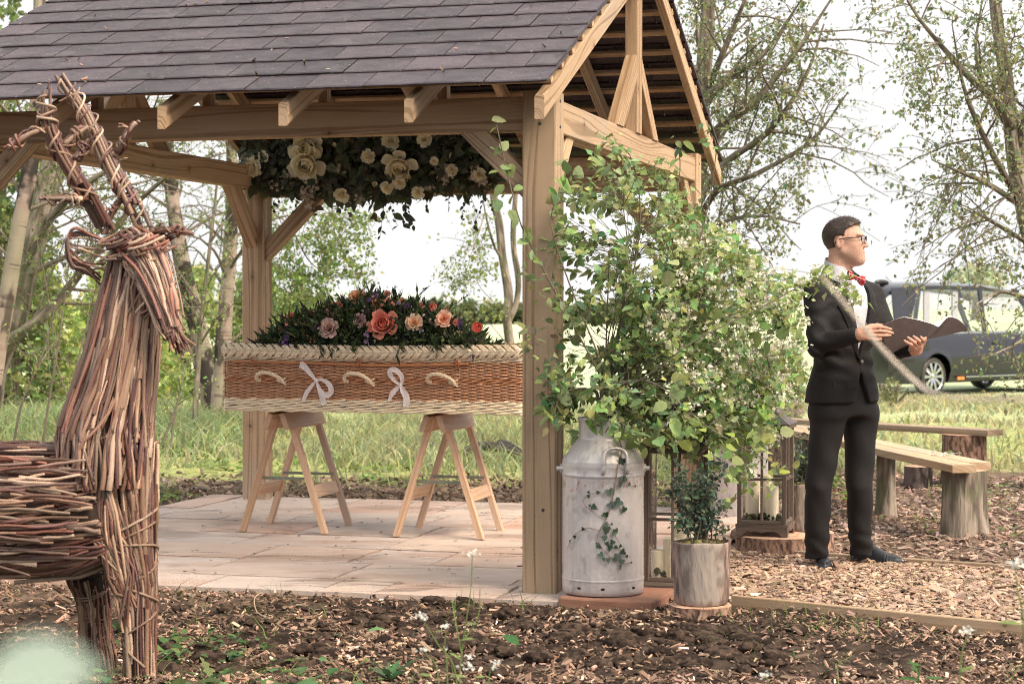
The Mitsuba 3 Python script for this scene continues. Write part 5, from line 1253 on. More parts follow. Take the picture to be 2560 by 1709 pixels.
def round_log(key, c, R, h, rng, bark='red_bark', flare=0.06, n=56, seed=0):
    """a piece of trunk: uneven bark wall with uv, and a sawn top as its own part"""
    ang = np.arange(n + 1) * 2 * np.pi / n
    z = np.linspace(0, 1, 9)
    ca, sa = np.cos(ang), np.sin(ang)
    rr = R * (1 + 0.22 * (vfbm(np.stack([ca * 1.1 + seed, sa * 1.1, 0 * ca], 1), 3, int(seed)) - 0.5))[None] * (1 + flare * (1 - z[:, None]) ** 3) * (1 + 0.05 * (vfbm(np.stack(np.broadcast_arrays(ca[None] * 4 + seed, sa[None] * 4, z[:, None] * 3 * h / R), -1), 3, int(seed) + 3) - 0.5))
    V = np.stack([rr * ca, rr * sa, np.repeat(z[:, None] * h, n + 1, 1)], -1).reshape(-1, 3) + c
    U = np.stack([np.tile(ang * R, 9), np.repeat(z * h, n + 1) + seed], 1)
    i, j = np.meshgrid(np.arange(8), np.arange(n), indexing='ij')
    q = np.stack([i * (n + 1) + j, i * (n + 1) + j + 1, (i + 1) * (n + 1) + j + 1, (i + 1) * (n + 1) + j], -1).reshape(-1, 4)
    put(key, 'bark', (V, tri(q), U), bark, smooth=True)
    top = V[8 * (n + 1):-1]; cc = top.mean(0)
    ks = (0.0, 0.5, 0.9, 1.0)
    TV = np.vstack([cc + (top - cc) * k + [0, 0, (0.003 if k < 0.95 else -0.001)] for k in ks[1:]] + [cc[None] + [0, 0, 0.003]])
    m = n; f = []
    for a in range(2):
        f += [(a * m + t, a * m + (t + 1) % m, (a + 1) * m + (t + 1) % m) for t in range(m)][::1] + [(a * m + t, (a + 1) * m + (t + 1) % m, (a + 1) * m + t) for t in range(m)]
    f = [(x, z_, y) for x, y, z_ in f] + [(3 * m, t, (t + 1) % m) for t in range(m)]
    rU = np.linalg.norm(TV[:, :2] - cc[:2], axis=1); aU = np.arctan2(TV[:, 1] - cc[1], TV[:, 0] - cc[0])
    put(key, 'sawn_top', (TV, np.array(f), np.stack([rU, aU + seed], 1)), 'log_end')
rng = np.random.default_rng(101)
POT1, POT2 = np.array([0.826, 8.455, 0.0]), np.array([1.66, 11.0, 0.0])
LAN2 = np.array([1.405, 10.72])
for c, R, h, lab, sd in ((POT1, 0.140, 0.065, 'low log slice under the nearer log pot, in the foreground', 1), (np.r_[LAN2 + [0.05, -0.02], 0], 0.215, 0.105, 'thick log slice under the further lantern', 5), (POT2, 0.17, 0.09, 'log slice under the further log pot behind the legs of the man', 8)):
    k = thing('log_slice', lab, 'log slice'); round_log(k, c + [0, 0, -0.01], R, h + 0.01, rng, seed=sd)
def pot_col(p, n, uv):
    w = uv.x + 0.05 * noise(uv.x * 9, uv.y * 9)
    barkm = smoothstep(0.075, 0.10, dr.abs(w - 0.16) + 0.03 * (noise(uv.y * 14, 5.0) - 0.5) - 0.02 * noise(uv.x * 60, uv.y * 20))
    g = mix((0.37, 0.325, 0.295), (0.26, 0.215, 0.19), fbm(uv.x * 8, uv.y * 5, 2, 4))
    g = mix(g, (0.11, 0.08, 0.065), smoothstep(0.52, 0.7, fbm(uv.x * 18, uv.y * 9, 7, 4)) * 0.6)
    a = fbm(uv.x * 70, uv.y * 14, 0, 4)
    b = mix((0.12, 0.088, 0.08), (0.34, 0.24, 0.20), smoothstep(0.3, 0.72, a))
    return mix(g, b, barkm)
bsdf('log_pot', {'type': 'twosided', 'b': {'type': 'bumpmap', 't': mikit.proc(lambda p, n, uv: fbm(uv.x * 60, uv.y * 14, 0, 4), 2e-3), 'scale': 0.008, 'm': princ(mikit.proc(pot_col), 0.7, 0.25)}})
def pot(c, z0, lab, labp, labm, size, n_leaf, seed, ht):
    k = thing('log_pot', lab, 'pot')
    prof = [(0.0, 0.0), (0.100, 0.0), (0.112, 0.006), (0.119, 0.03), (0.123, 0.10), (0.124, 0.18), (0.128, 0.255), (0.129, 0.272), (0.124, 0.277), (0.117, 0.272), (0.114, 0.24), (0.0, 0.235)]
    V, f, U = lathe_uv([(r * size, z * size) for r, z in prof], 56, (0, 0, 0), -2.6)
    a = np.arctan2(V[:, 1], V[:, 0]); k_ = 1 + 0.10 * (vfbm(np.stack([np.cos(a) * 1.3 + seed, np.sin(a) * 1.3, V[:, 2] * 3], 1), 3, seed) - 0.5) * 2
    V[:, :2] *= k_[:, None]; V[:, 2] += 0.02 * size * (vnoise(np.stack([np.cos(a) * 1.5, np.sin(a) * 1.5, 0 * a + seed], 1), 4) - 0.5) * (V[:, 2] > 0.2)
    put(k, 'wall', (V + c + [0, 0, z0], f, U), 'log_pot', smooth=True)
    o = c + [0, 0, z0 + 0.245 * size]
    n = 900; r = 0.108 * size * np.sqrt(rng.uniform(0, 1, n)); a = rng.uniform(0, 6.3, n)
    mp = np.stack([r * np.cos(a), r * np.sin(a), 0.022 * (1 - (r / 0.12) ** 2) + rng.uniform(-0.006, 0.012, n)], 1) + o
    single('moss', scatter((sph1.vertices, sph1.faces), randrot(rng, n), mp, 0.0065 * np.exp(rng.normal(0, 0.3, n))), labm, 'moss', col=per(42, jitcol(rng, n, (0.10, 0.085, 0.04), 0.35)), kind='stuff')
    b = thing('potted_shrub', labp, 'shrub'); ms, pts = [], []
    for s in range(16):
        a = rng.uniform(0, 6.3); st_ = o + [rng.normal(0, 0.03), rng.normal(0, 0.03), -0.01]
        e = st_ + [0.15 * math.cos(a) * rng.uniform(0.2, 1.2), 0.13 * math.sin(a) * rng.uniform(0.2, 1.2), ht * rng.uniform(0.6, 1.0)]
        p = spline(np.array([st_, (st_ + e) / 2 + rng.normal(0, 0.02, 3), e]), np.linspace(0, 2, 10)); ms.append(tube(p, np.linspace(0.0035, 0.001, 10), 5)); pts.append(p[3:])
        for _ in range(7):
            i = rng.integers(3, 10); d = unit(rng.normal(size=3) + [0, 0, 0.3]) * rng.uniform(0.04, 0.11); q = spline(np.array([p[i], p[i] + d * 0.6 + [0, 0, 0.01], p[i] + d]), np.linspace(0, 2, 6)); ms.append(tube(q, 0.0011, 3)); pts.append(q)
    put(b, 'stems', cat(ms), 'twig', smooth=True)
    S = np.vstack(pts); i = rng.integers(0, len(S), n_leaf)
    P = S[i] + rng.normal(0, 0.011, (n_leaf, 3))
    M = scatter(leafshape(0.72, 0, 0.12, 0.15, 4), frames(rng.normal(size=(n_leaf, 3)), np.c_[rng.normal(0, 0.7, (n_leaf, 2)), np.ones(n_leaf)]), P, 0.021 * np.exp(rng.normal(0, 0.25, n_leaf)))
    nv = len(M[0]) // n_leaf
    put(b, 'leaves', M, 'leaf', per(nv, jitcol(rng, n_leaf, (0.11, 0.155, 0.115), 0.3, 0.15)), kind='stuff')
pot(POT1, 0.068, 'grey brown pot made from a hollowed log, standing on a log slice in the foreground', 'small dark green leafy shrub growing in the nearer log pot', 'brown moss on top of the nearer log pot', 1.0, 1500, 3, 0.37)
pot(POT2, 0.093, 'bark covered log pot behind the legs of the standing man', 'small shrub growing in the further log pot beside the man', 'moss on top of the further log pot', 1.0, 900, 7, 0.30)

# ---------------------------------------------------------------- lanterns with candles
def lantern(c, z0, ang, w, H, label, labels_c, candles, seed):
    rng = np.random.default_rng(seed)
    k = thing('lantern', label, 'lantern')
    R = rotz(ang); X_, Y_, Z_ = R[:, 0], R[:, 1], np.array([0, 0, 1.0])
    o = np.r_[c, z0]
    L = lambda x, y, z: o + X_ * x + Y_ * y + Z_ * z
    def b(name, p0, p1, ww, hh, side): put(k, name, beam(L(*p0), L(*p1), ww, hh, {'x': X_, 'y': Y_}[side], 0.002), 'greywood')
    a = w / 2 - 0.011; zb = 0.075
    for x in (-a, a):
        for y in (-a, a): b('post', (x, y, zb), (x, y, H), 0.022, 0.022, 'x')
    b('base', (-w / 2 - 0.008, 0, 0.066), (w / 2 + 0.008, 0, 0.066), w + 0.016, 0.018, 'y')
    # skirt with a scalloped lower edge
    for sx, (d, e) in enumerate(((X_, Y_), (Y_, X_), (X_, -Y_), (Y_, -X_))):
        t = np.linspace(-1, 1, 25); lo = 0.010 + 0.030 * np.clip(1 - (np.abs(t) / 0.80) ** 6, 0, 1) - 0.010 * np.exp(-(t / 0.16) ** 2)
        lo[np.abs(t) > 0.82] = 0.0
        hw = w / 2 + (0.006 if sx % 2 == 0 else -0.008)
        V = np.vstack([o + d * (t * hw)[:, None] - e * (w / 2 + f) + Z_ * zz[:, None] for f, zz in ((0.006, lo), (0.006, np.full(25, 0.058)), (-0.008, np.full(25, 0.058)), (-0.008, lo))])
        i, j = np.meshgrid(np.arange(4), np.arange(24), indexing='ij')
        q = np.stack([i * 25 + j, i * 25 + j + 1, ((i + 1) % 4) * 25 + j + 1, ((i + 1) % 4) * 25 + j], -1).reshape(-1, 4)
        put(k, 'skirt', (V, tri(q), np.stack([V[:, 0] * 2, V[:, 2] + 16.0 * (300 + sx + seed)], 1)), 'greywood')
    zm = zb + (H - zb) * 0.47
    for s, ax in ((1, 'x'), (-1, 'x'), (1, 'y'), (-1, 'y')):
        def e(t, z): return (t, s * a, z) if ax == 'x' else (s * a, t, z)
        side = 'y' if ax == 'x' else 'x'
        for z in (zb + 0.012, zm, H - 0.012): b('rail', e(-a + 0.011, z), e(a - 0.011, z), 0.016, 0.020 if z != zm else 0.014, side)
        b('muntin', e(0, zb + 0.022), e(0, zm - 0.007), 0.013, 0.013, 'x'); b('muntin', e(0, zm + 0.007), e(0, H - 0.022), 0.013, 0.013, 'x')
        V = np.array([L(*e(t, z)) for t, z in ((-a + 0.011, zb + 0.02), (a - 0.011, zb + 0.02), (a - 0.011, H - 0.02), (-a + 0.011, H - 0.02))]) - (Y_ if ax == 'x' else X_) * s * 0.009
        put(k, 'pane', (V, np.array([[0, 1, 2], [0, 2, 3]])), 'glass')
    b('top_frame', (-w / 2 - 0.012, 0, H + 0.009), (w / 2 + 0.012, 0, H + 0.009), w + 0.024, 0.018, 'y')
    rf = [(w / 2 + 0.018, H + 0.018), (w / 2 + 0.018, H + 0.026), (w * 0.36, H + 0.062), (w * 0.25, H + 0.11), (w * 0.20, H + 0.155), (w * 0.20, H + 0.175), (w * 0.26, H + 0.180), (w * 0.26, H + 0.188), (w * 0.10, H + 0.215), (0.008, H + 0.232)]
    V = np.array([L(sx * r, sy * r, z) for r, z in rf for sx, sy in ((-1, -1), (1, -1), (1, 1), (-1, 1))])
    q = np.array([[m * 4 + t, m * 4 + (t + 1) % 4, m * 4 + 4 + (t + 1) % 4, m * 4 + 4 + t] for m in range(len(rf) - 1) for t in range(4)] + [[3, 2, 1, 0]] + [[len(rf) * 4 - 4 + t for t in range(4)]])
    put(k, 'roof', (V, tri(q)), 'satin', (0.085, 0.068, 0.066))
    t = np.linspace(0, np.pi, 14); put(k, 'ring', tube([L(0.03 * math.cos(x), 0, H + 0.226 + 0.035 * math.sin(x)) for x in t], 0.003, 6), 'satin', (0.06, 0.05, 0.05), True)
    for (x, y, r, h_), lab in zip(candles, labels_c):
        n = 28; ang_ = np.arange(n) * 2 * np.pi / n
        prof = [(r * 0.98, 0), (r, 0.004), (r, h_ * 0.5), (r * 1.0, h_ - 0.006), (r * 0.95, h_), (r * 0.84, h_ - 0.003), (r * 0.7, h_ - 0.014), (0.001, h_ - 0.018)]
        v, f = lathe(prof, n); aa = np.arctan2(v[:, 1], v[:, 0])
        v[:, 2] += (v[:, 2] > h_ * 0.8) * 0.007 * (vnoise(np.stack([np.cos(aa) * 2 + seed, np.sin(aa) * 2, 0 * aa + h_ * 9], 1), 3) - 0.5)
        ck = thing('pillar_candle', lab, 'candle'); off = L(x, y, 0.0765)
        put(ck, 'wax', (v + off, f), 'wax', (0.80, 0.74, 0.58), True)
        put(ck, 'wick', tube([off + [0, 0, h_ - 0.02], off + [0.001, 0, h_ - 0.004]], 0.0012, 5), col=(0.03, 0.025, 0.02))
    n = 260; p = np.array([L(rng.uniform(-a, a) * 0.8, rng.uniform(-1, 0.0) * a * 0.8, 0.078 + rng.uniform(0, 0.045) * (rng.uniform() < 0.6)) for _ in range(n)])
    single('moss', scatter((sph1.vertices, sph1.faces), randrot(rng, n), p, 0.010 * np.exp(rng.normal(0, 0.3, n))), 'dark moss round the candles in the ' + ('nearer' if seed < 5 else 'further') + ' lantern', 'moss', col=per(42, jitcol(rng, n, (0.045, 0.05, 0.025), 0.4)), kind='stuff')
LAN1 = np.array([0.780, 9.19])
lantern(LAN1, 0.0, -0.22, 0.27, 0.70, 'dark wooden lantern with cream candles, standing between the milk churn and the nearer log pot', ['short cream pillar candle at the front left of the nearer lantern', 'tall cream pillar candle in the middle of the nearer lantern', 'broad cream pillar candle at the back of the nearer lantern'], [(-0.075, -0.055, 0.038, 0.14), (-0.012, -0.065, 0.040, 0.20), (0.03, 0.045, 0.060, 0.24)], 2)
lantern(LAN2, 0.10, -0.30, 0.27, 0.60, 'brown wooden lantern with pillar candles, standing on a log slice beside the man', ['cream pillar candle at the left of the further lantern', 'tallest cream pillar candle in the further lantern', 'shorter cream pillar candle at the front right of the further lantern'], [(-0.07, -0.02, 0.036, 0.24), (0.0, 0.02, 0.034, 0.26), (0.045, -0.055, 0.036, 0.205)], 9)
# a short dark log and blown petals between them
k = thing('small_log', 'short dark log lying between the nearer log pot and the further lantern', 'log')
put(k, 'bark', tube(np.array([gnd(1842, 1352) + [0, 0, 0.04], gnd(1872, 1372) + [0, 0, 0.045], gnd(1885, 1392) + [0, 0, 0.03]]), [0.04, 0.045, 0.035], 9), col=(0.16, 0.11, 0.09))
p = np.array([gnd(1640 + rng.normal(0, 25), 1515 + rng.normal(0, 10)) for _ in range(26)]); p[:, 2] = hgt(p[:, 0], p[:, 1]) + 0.012
single('fallen_petals', scatter(leafshape(0.8, 0.1, 0.3, 0.2, 3), frames(rng.normal(size=(26, 3)) * [1, 1, 0.2], rng.normal(0, 0.4, (26, 3)) + [0, 0, 1]), p, 0.028 * np.exp(rng.normal(0, 0.3, 26))), 'pale petals and leaves fallen on the soil beside the milk churn', 'petals', 'petal', col=per(len(leafshape(0.8, 0.1, 0.3, 0.2, 3)[0]), jitcol(rng, 26, (0.45, 0.47, 0.46), 0.3)), kind='stuff')
# ================================================================ THE STANDING MAN
rng = np.random.default_rng(111)
pm = thing('person', 'man in dark suit, red bow tie and glasses, standing and holding an open folder', 'person')
PC = np.array([1.718, 10.08]); YAW = math.radians(36)
Fv, Lv = np.array([math.sin(YAW), -math.cos(YAW), 0]), np.array([math.cos(YAW), math.sin(YAW), 0])    # the way he faces; his left
def body_xyz(p):
    q = p - np.r_[PC, 0]
    return q @ Fv, q @ Lv, p[:, 2]
SEC = np.array([(0.84, 0.216, 0.152, 0.000), (0.95, 0.202, 0.143, 0.000), (1.05, 0.172, 0.120, 0.004), (1.13, 0.157, 0.110, 0.006), (1.25, 0.183, 0.126, 0.010), (1.36, 0.196, 0.130, 0.008), (1.43, 0.190, 0.118, 0.0), (1.48, 0.150, 0.094, -0.006), (1.515, 0.092, 0.070, -0.012), (1.56, 0.070, 0.066, -0.016)])
def sec(z): return [np.interp(z, SEC[:, 0], SEC[:, k]) for k in (1, 2, 3)]
def torso(p, off=0.0):
    x, y, z = body_xyz(p); a, b, c = sec(z); a, b = a + off, b + off
    r = ((np.abs(y) / a) ** 2.4 + (np.abs(x - c) / b) ** 2.4) ** (1 / 2.4)
    return (r - 1) * np.minimum(a, b)
def J(x, y, Y): return at(x, y, Y)
SH_R, EL_R, WR_R = J(2038, 727, 9.965), J(2046, 862, 9.90), J(2138, 838, 9.76)
SH_L, EL_L, WR_L = J(2180, 735, 10.20), J(2232, 872, 10.05), J(2285, 868, 9.84)
def folds(p, k=1.0):
    return k * 0.010 * (vfbm(p * [9, 9, 16] + 3, 3, 5) - 0.5)
def jacket(p):
    x, y, z = body_xyz(p)
    d = torso(p)
    for S, E, Wr in ((SH_R, EL_R, WR_R), (SH_L, EL_L, WR_L)):
        d = smin(d, cone_sdf(p, S - [0, 0, 0.012], E, 0.060, 0.050), 0.05)
        d2 = smin(cone_sdf(p, S - [0, 0, 0.012], E, 0.058, 0.051), cone_sdf(p, E, Wr, 0.054, 0.040), 0.02)
        d = smin(d, d2, 0.015)
    for sg in (-1, 1):
        d = smin(d, cone_sdf(p, np.r_[PC, 1.508] + Lv * sg * 0.035 - Fv * 0.02, (SH_R if sg < 0 else SH_L) + [0, 0, -0.005], 0.058, 0.050), 0.04)
    d = smin(d, cone_sdf(p, np.r_[PC, 1.50] - Fv * 0.035, np.r_[PC, 1.545] - Fv * 0.040, 0.074, 0.068), 0.03)
    d = d + folds(p)
    el = np.exp(-(np.linalg.norm(p - EL_R, axis=1) / 0.12) ** 2)
    w_ = np.sin((p @ np.array([46, 10, 82.0])) + 5 * vnoise(p * 11)); d = d - 0.006 * el * (np.abs(w_) ** 0.6 * np.sign(w_))
    ua = np.exp(-(np.linalg.norm(p - (SH_R * 0.55 + EL_R * 0.45), axis=1) / 0.16) ** 2); d = d - 0.003 * ua * np.sin((p @ np.array([30, 12, -62.0])) + 5 * vnoise(p * 9))
    wst = np.exp(-((z - 1.09) / 0.09) ** 2) * (x > 0)
    d = d + 0.006 * wst * np.sin(70 * z + 22 * y + 3 * vnoise(p * 9))
    d = smax(d, 0.868 + 0.012 * x - z, 0.004)                                        # hem
    vn = np.abs(y + 0.004) - np.clip((z - 1.085) * 0.245, -1, 0.10)
    d = np.where((x > 0.0) & (z > 1.05), smax(d, -vn, 0.004), d)                # the open neck
    cut = np.abs(y - 0.004) - np.clip((1.055 - z), 0, 1) ** 1.3 * 0.50
    d = np.where((x > 0.02) & (z < 1.06), smax(d, -cut, 0.004), d)           # cut away front edges below the button
    vent = np.abs(y - 0.02) - 0.004 - np.clip(1.02 - z, 0, 1) * 0.05
    return np.where((x < -0.05) & (z < 1.02), np.maximum(d, -vent), d)
lo, hi = np.array([1.44, 9.66, 0.85]), np.array([2.16, 10.46, 1.57])
SUIT = (0.026, 0.025, 0.0275)
put(pm, 'jacket', nets(jacket, lo, hi, 0.0095), 'suit', smooth=True, label='dark charcoal suit jacket')
def suit_col(p, n, uv):
    return mix((0.012, 0.0115, 0.0125), (0.021, 0.020, 0.022), 0.5 * noise(p.x * 900, p.y * 900, p.z * 260) + 0.5 * fbm(p.x * 12, p.y * 12, p.z * 12, 3))
bsdf('suit', {'type': 'twosided', 'm': princ(mikit.proc(suit_col), 0.72, 0.2, sheen=0.6)})
put(pm, 'shirt', nets(lambda p: np.maximum(torso(p, -0.014) + 0.5 * folds(p), np.maximum(1.06 - p[:, 2], p[:, 2] - 1.535)), [1.5, 9.85, 0.93], [1.95, 10.3, 1.55], 0.011), 'cloth', (0.50, 0.53, 0.60), True, label='pale blue white shirt')
# lapels, pocket flap, button
def skin_x(y, z, off):
    a, b, c = sec(z); t = np.clip(1 - (np.abs(y) / a) ** 2.4, 0.01, 1)
    return c + b * t ** (1 / 2.4) + off
def on_chest(y, z, off):
    y, z = np.asarray(y, float), np.asarray(z, float)
    return np.r_[PC, 0] + Fv * np.asarray(skin_x(y, z, off))[..., None] + Lv * y[..., None] + np.array([0, 0, 1.0]) * z[..., None]
for s in (-1, 1):
    z = np.linspace(1.09, 1.47, 16); inner = s * np.clip((z - 1.085) * 0.245, 0, 0.10)
    wid = np.interp(z, [1.09, 1.15, 1.30, 1.375, 1.38, 1.42, 1.47], [0.004, 0.026, 0.056, 0.076, 0.046, 0.050, 0.030])
    rows = [inner - s * 0.004, inner + s * wid * 0.5, inner + s * wid]
    top = [on_chest(r, z, o) for r, o in zip(rows, (0.007, 0.0125, 0.008))]; bot = [on_chest(r, z, -0.004) for r in rows]
    V = np.stack(top + bot[::-1], 1).reshape(-1, 3)
    i, j = np.meshgrid(np.arange(15), np.arange(6), indexing='ij'); q = np.stack([i * 6 + j, (i + 1) * 6 + j, (i + 1) * 6 + (j + 1) % 6, i * 6 + (j + 1) % 6], -1).reshape(-1, 4)
    put(pm, 'lapel', (V, tri(q)), 'suit', smooth=False)
b_ = on_chest(0.012, 1.083, 0.006); put(pm, 'button', (sph2.vertices * [0.010, 0.006, 0.010] + b_, sph2.faces), 'gloss', (0.16, 0.155, 0.15), True)
q = np.array([on_chest(-0.165 + 0.13 * a, 0.985 + 0.012 * a - 0.045 * b, 0.006 + 0.012 * (1 - b) * 0.3) for a in (0, 0.5, 1) for b in (0, 1)])
put(pm, 'pocket_flap', (q, np.array([[0, 1, 3], [0, 3, 2], [2, 3, 5], [2, 5, 4]])), 'suit')
# trousers
HP, KN, AN = {}, {}, {}
for s, ks in (('r', ((2072, 1050, 10.02), (2046, 1215, 9.99), (2040, 1400, 10.05))), ('l', ((2152, 1050, 10.14), (2148, 1215, 10.10), (2152, 1395, 10.17)))):
    HP[s], KN[s], AN[s] = [J(*k) for k in ks]
def trousers(p):
    x, y, z = body_xyz(p)
    d = smax(torso(p, -0.030), z - 1.09, 0.01); d = smax(d, 0.80 - z, 0.02)
    for s in 'rl':
        leg = smin(cone_sdf(p, HP[s] + [0, 0, 0.03], KN[s], 0.094, 0.068), cone_sdf(p, KN[s], AN[s], 0.068, 0.058), 0.008)
        d = smin(d, leg, 0.05)
        brk = np.exp(-((z - AN[s][2] - 0.09) / 0.07) ** 2) * np.exp(-(np.linalg.norm(p[:, :2] - AN[s][:2], axis=1) / 0.14) ** 2)
        d = d + 0.007 * brk * np.sin(68 * z + 20 * p[:, 0] + 5 * vnoise(p * 8))
    d = d + 0.010 * (vfbm(p * [9, 9, 3] + 9, 3, 7) - 0.5) + 0.003 * np.sin(26 * z + 30 * p[:, 0] + 5 * vnoise(p * 6)) * sstep(0.95, 0.6, z)
    return smax(d, 0.056 - z + 0.02 * (vnoise(p * 5) - 0.5), 0.006)
put(pm, 'trousers', nets(trousers, [1.42, 9.82, 0.03], [2.02, 10.36, 1.10], 0.0105), 'suit', smooth=True, label='dark charcoal trousers')
# shoes
for s, toe, heel in (('r', gnd(2062, 1432), gnd(2034, 1391)), ('l', gnd(2262, 1418), gnd(2134, 1409))):
    heel[2] = toe[2] = 0.018
    d = toe - heel; d = d / np.linalg.norm(d); heel = toe - d * 0.292; sd = np.array([-d[1], d[0], 0]); up = np.array([0, 0, 1.0])
    def shoe(p, heel=heel, d=d, sd=sd):
        x, y, z = (p - heel) @ d, (p - heel) @ sd, p[:, 2] - 0.018
        hw = np.interp(x, [0, 0.03, 0.08, 0.14, 0.20, 0.25, 0.292], [0.026, 0.034, 0.034, 0.040, 0.047, 0.036, 0.010])
        ht = np.interp(x, [0, 0.03, 0.07, 0.12, 0.16, 0.20, 0.25, 0.292], [0.075, 0.100, 0.105, 0.092, 0.070, 0.052, 0.042, 0.026])
        r = np.sqrt((y / hw) ** 2 + (np.maximum(z, 0) / ht) ** 2)
        q = (r - 1) * 0.035
        crease = 0.002 * np.exp(-((x - 0.205) / 0.02) ** 2) * np.sin(x * 420)
        return smax(smax(q + crease, np.maximum(-x, x - 0.292), 0.012), -z - 0.004, 0.004)
    b0 = np.minimum(heel, toe) - [0.06, 0.06, 0.02]; b1 = np.maximum(heel, toe) + [0.06, 0.06, 0.12]
    sk = put(pm, 'shoe', nets(shoe, b0, b1, 0.006), 'gloss', (0.022, 0.024, 0.032), True, label='polished black lace up shoe')
    t = np.linspace(0, 1, 24); out = [(x, w) for x, w in zip([0, 0.03, 0.08, 0.14, 0.20, 0.25, 0.29], [0.028, 0.037, 0.037, 0.043, 0.050, 0.039, 0.013])]
    o = np.array([heel + d * (x - 0.003) + sd * w for x, w in out] + [heel + d * (x + 0.004) - sd * w for x, w in out[::-1]])
    put(sk, 'sole', hull(np.vstack([o + [0, 0, z - 0.018 - o[:, 2:3].mean() + 0.018] for z in (-0.002, 0.014)])), 'satin', (0.018, 0.017, 0.017))
    for k in range(4):
        c = heel + d * (0.125 + 0.018 * k) + up * (0.072 - 0.013 * k + 0.014)
        put(sk, 'lace', tube([c - sd * 0.020 - up * 0.010, c + up * 0.003, c + sd * 0.020 - up * 0.010], 0.0024, 5), 'satin', (0.02, 0.02, 0.022))
# head, neck, hands: the body, one mesh with its hidden core
HY_ = math.radians(68); Hf, Hl = np.array([math.sin(HY_), -math.cos(HY_), 0]), np.array([math.cos(HY_), math.sin(HY_), 0])
HCN = np.array([*(at(2113, 605, 10.03)[:2]), at(2113, 605, 10.03)[2]])
RHD = np.stack([Hf, Hl, [0, 0, 1.0]], 1)
def hd(p): return (p - HCN) @ RHD
def toH(v): return np.asarray(v, float) @ RHD.T + HCN
def skull(q):
    d = ell_sdf(q, (-0.016, 0, 0.030), (0.097, 0.077, 0.090))
    d = smin(d, ell_sdf(q, (0.036, 0, -0.012), (0.056, 0.060, 0.080)), 0.03)
    return d
def head(p):
    q = hd(p); q = np.stack([q[:, 0], np.abs(q[:, 1]), q[:, 2]], 1); sgn = q
    d = skull(q)
    d = smin(d, cone_sdf(q, (0.004, 0.052, -0.052), (0.062, 0.014, -0.098), 0.020, 0.021), 0.03)     # jaw
    d = smin(d, cone_sdf(q, (0.078, 0.0, -0.094), (0.080, 0.012, -0.096), 0.021, 0.018), 0.02)
    d = smin(d, ell_sdf(q, (0.052, 0.0, -0.066), (0.043, 0.050, 0.048)), 0.03)
    d = smin(d, ell_sdf(q, (0.044, 0.038, -0.046), (0.030, 0.020, 0.030)), 0.025)
    d = smin(d, ell_sdf(q, (0.080, 0.030, 0.036), (0.012, 0.024, 0.009)), 0.014)                     # brow
    d = smin(d, ell_sdf(q, (0.058, 0.042, -0.020), (0.022, 0.018, 0.020)), 0.02)                     # cheek
    d = smax(d, -ell_sdf(q, (0.096, 0.032, 0.014), (0.018, 0.019, 0.013)), 0.012)                  # eye socket
    d = smin(d, cone_sdf(q, (0.090, 0, 0.026), (0.114, 0, -0.018), 0.0060, 0.0085), 0.010)          # nose
    d = smin(d, ell_sdf(q, (0.102, 0.009, -0.023), (0.011, 0.007, 0.007)), 0.008)
    q0 = q; q = q + np.stack([0 * q[:, 1], 0 * q[:, 1], 9.0 * q[:, 1] ** 2], 1) * (q[:, 1:2] < 0.03)
    d = smin(d, ell_sdf(q, (0.0875, 0.0, -0.049), (0.012, 0.024, 0.006)), 0.006)                      # lips
    d = smin(d, ell_sdf(q, (0.088, 0.0, -0.060), (0.012, 0.021, 0.007)), 0.006)
    d = smax(d, -ell_sdf(q, (0.101, 0.0, -0.0545 ), (0.007, 0.016, 0.0014)), 0.002); q = q0
    e = ell_sdf(q - [-0.012, 0.079, -0.004], (0, 0, 0), (0.019, 0.008, 0.033), np.array([[0.96, 0.2, 0.15], [-0.22, 0.97, 0], [-0.15, 0, 0.98]]))
    e = smax(e, -ell_sdf(q, (-0.008, 0.090, -0.002), (0.011, 0.009, 0.021)), 0.004)                 # ear
    d = smin(d, e, 0.006)
    nk = cone_sdf(q, (-0.022, 0, -0.05), (-0.050, 0, -0.19), 0.058, 0.060)
    nk = smin(nk, cone_sdf(q, (0.012, 0, -0.10), (-0.02, 0, -0.19), 0.030, 0.036), 0.03)
    return smin(d, nk, 0.025)
hv = nets(head, HCN - [0.15, 0.15, 0.20], HCN + [0.15, 0.15, 0.14], 0.0042)
SK = np.array((0.55, 0.335, 0.255))
q = hd(hv[0]); n_ = len(q)
c_h = np.tile(SK, (n_, 1)) * (1 + 0.10 * (vfbm(hv[0] * 45, 3)[:, None] - 0.5))
lip = np.exp(-(((q[:, 0] - 0.094) / 0.010) ** 2 + (q[:, 1] / 0.020) ** 2 + ((q[:, 2] + 0.055) / 0.010) ** 2))[:, None]; c_h = c_h * (1 - lip * 0.55) + np.array((0.44, 0.19, 0.165)) * lip * 0.55
red = np.exp(-(((q[:, 0] - 0.065) / 0.03) ** 2 + ((np.abs(q[:, 1]) - 0.045) / 0.025) ** 2 + ((q[:, 2] + 0.022) / 0.024) ** 2))[:, None] + np.exp(-(((q[:, 0] + 0.01) / 0.03) ** 2 + ((np.abs(q[:, 1]) - 0.085) / 0.012) ** 2 + (q[:, 2] / 0.04) ** 2))[:, None]
c_h = c_h * (1 - 0.22 * red) + np.array((0.56, 0.26, 0.20)) * 0.22 * red
stub = (sstep(-0.035, -0.055, q[:, 2]) * sstep(-0.02, 0.01, q[:, 0]) * sstep(-0.125, -0.10, q[:, 2]))[:, None]; c_h = c_h * (1 - 0.22 * stub) + np.array((0.20, 0.15, 0.13)) * 0.22 * stub
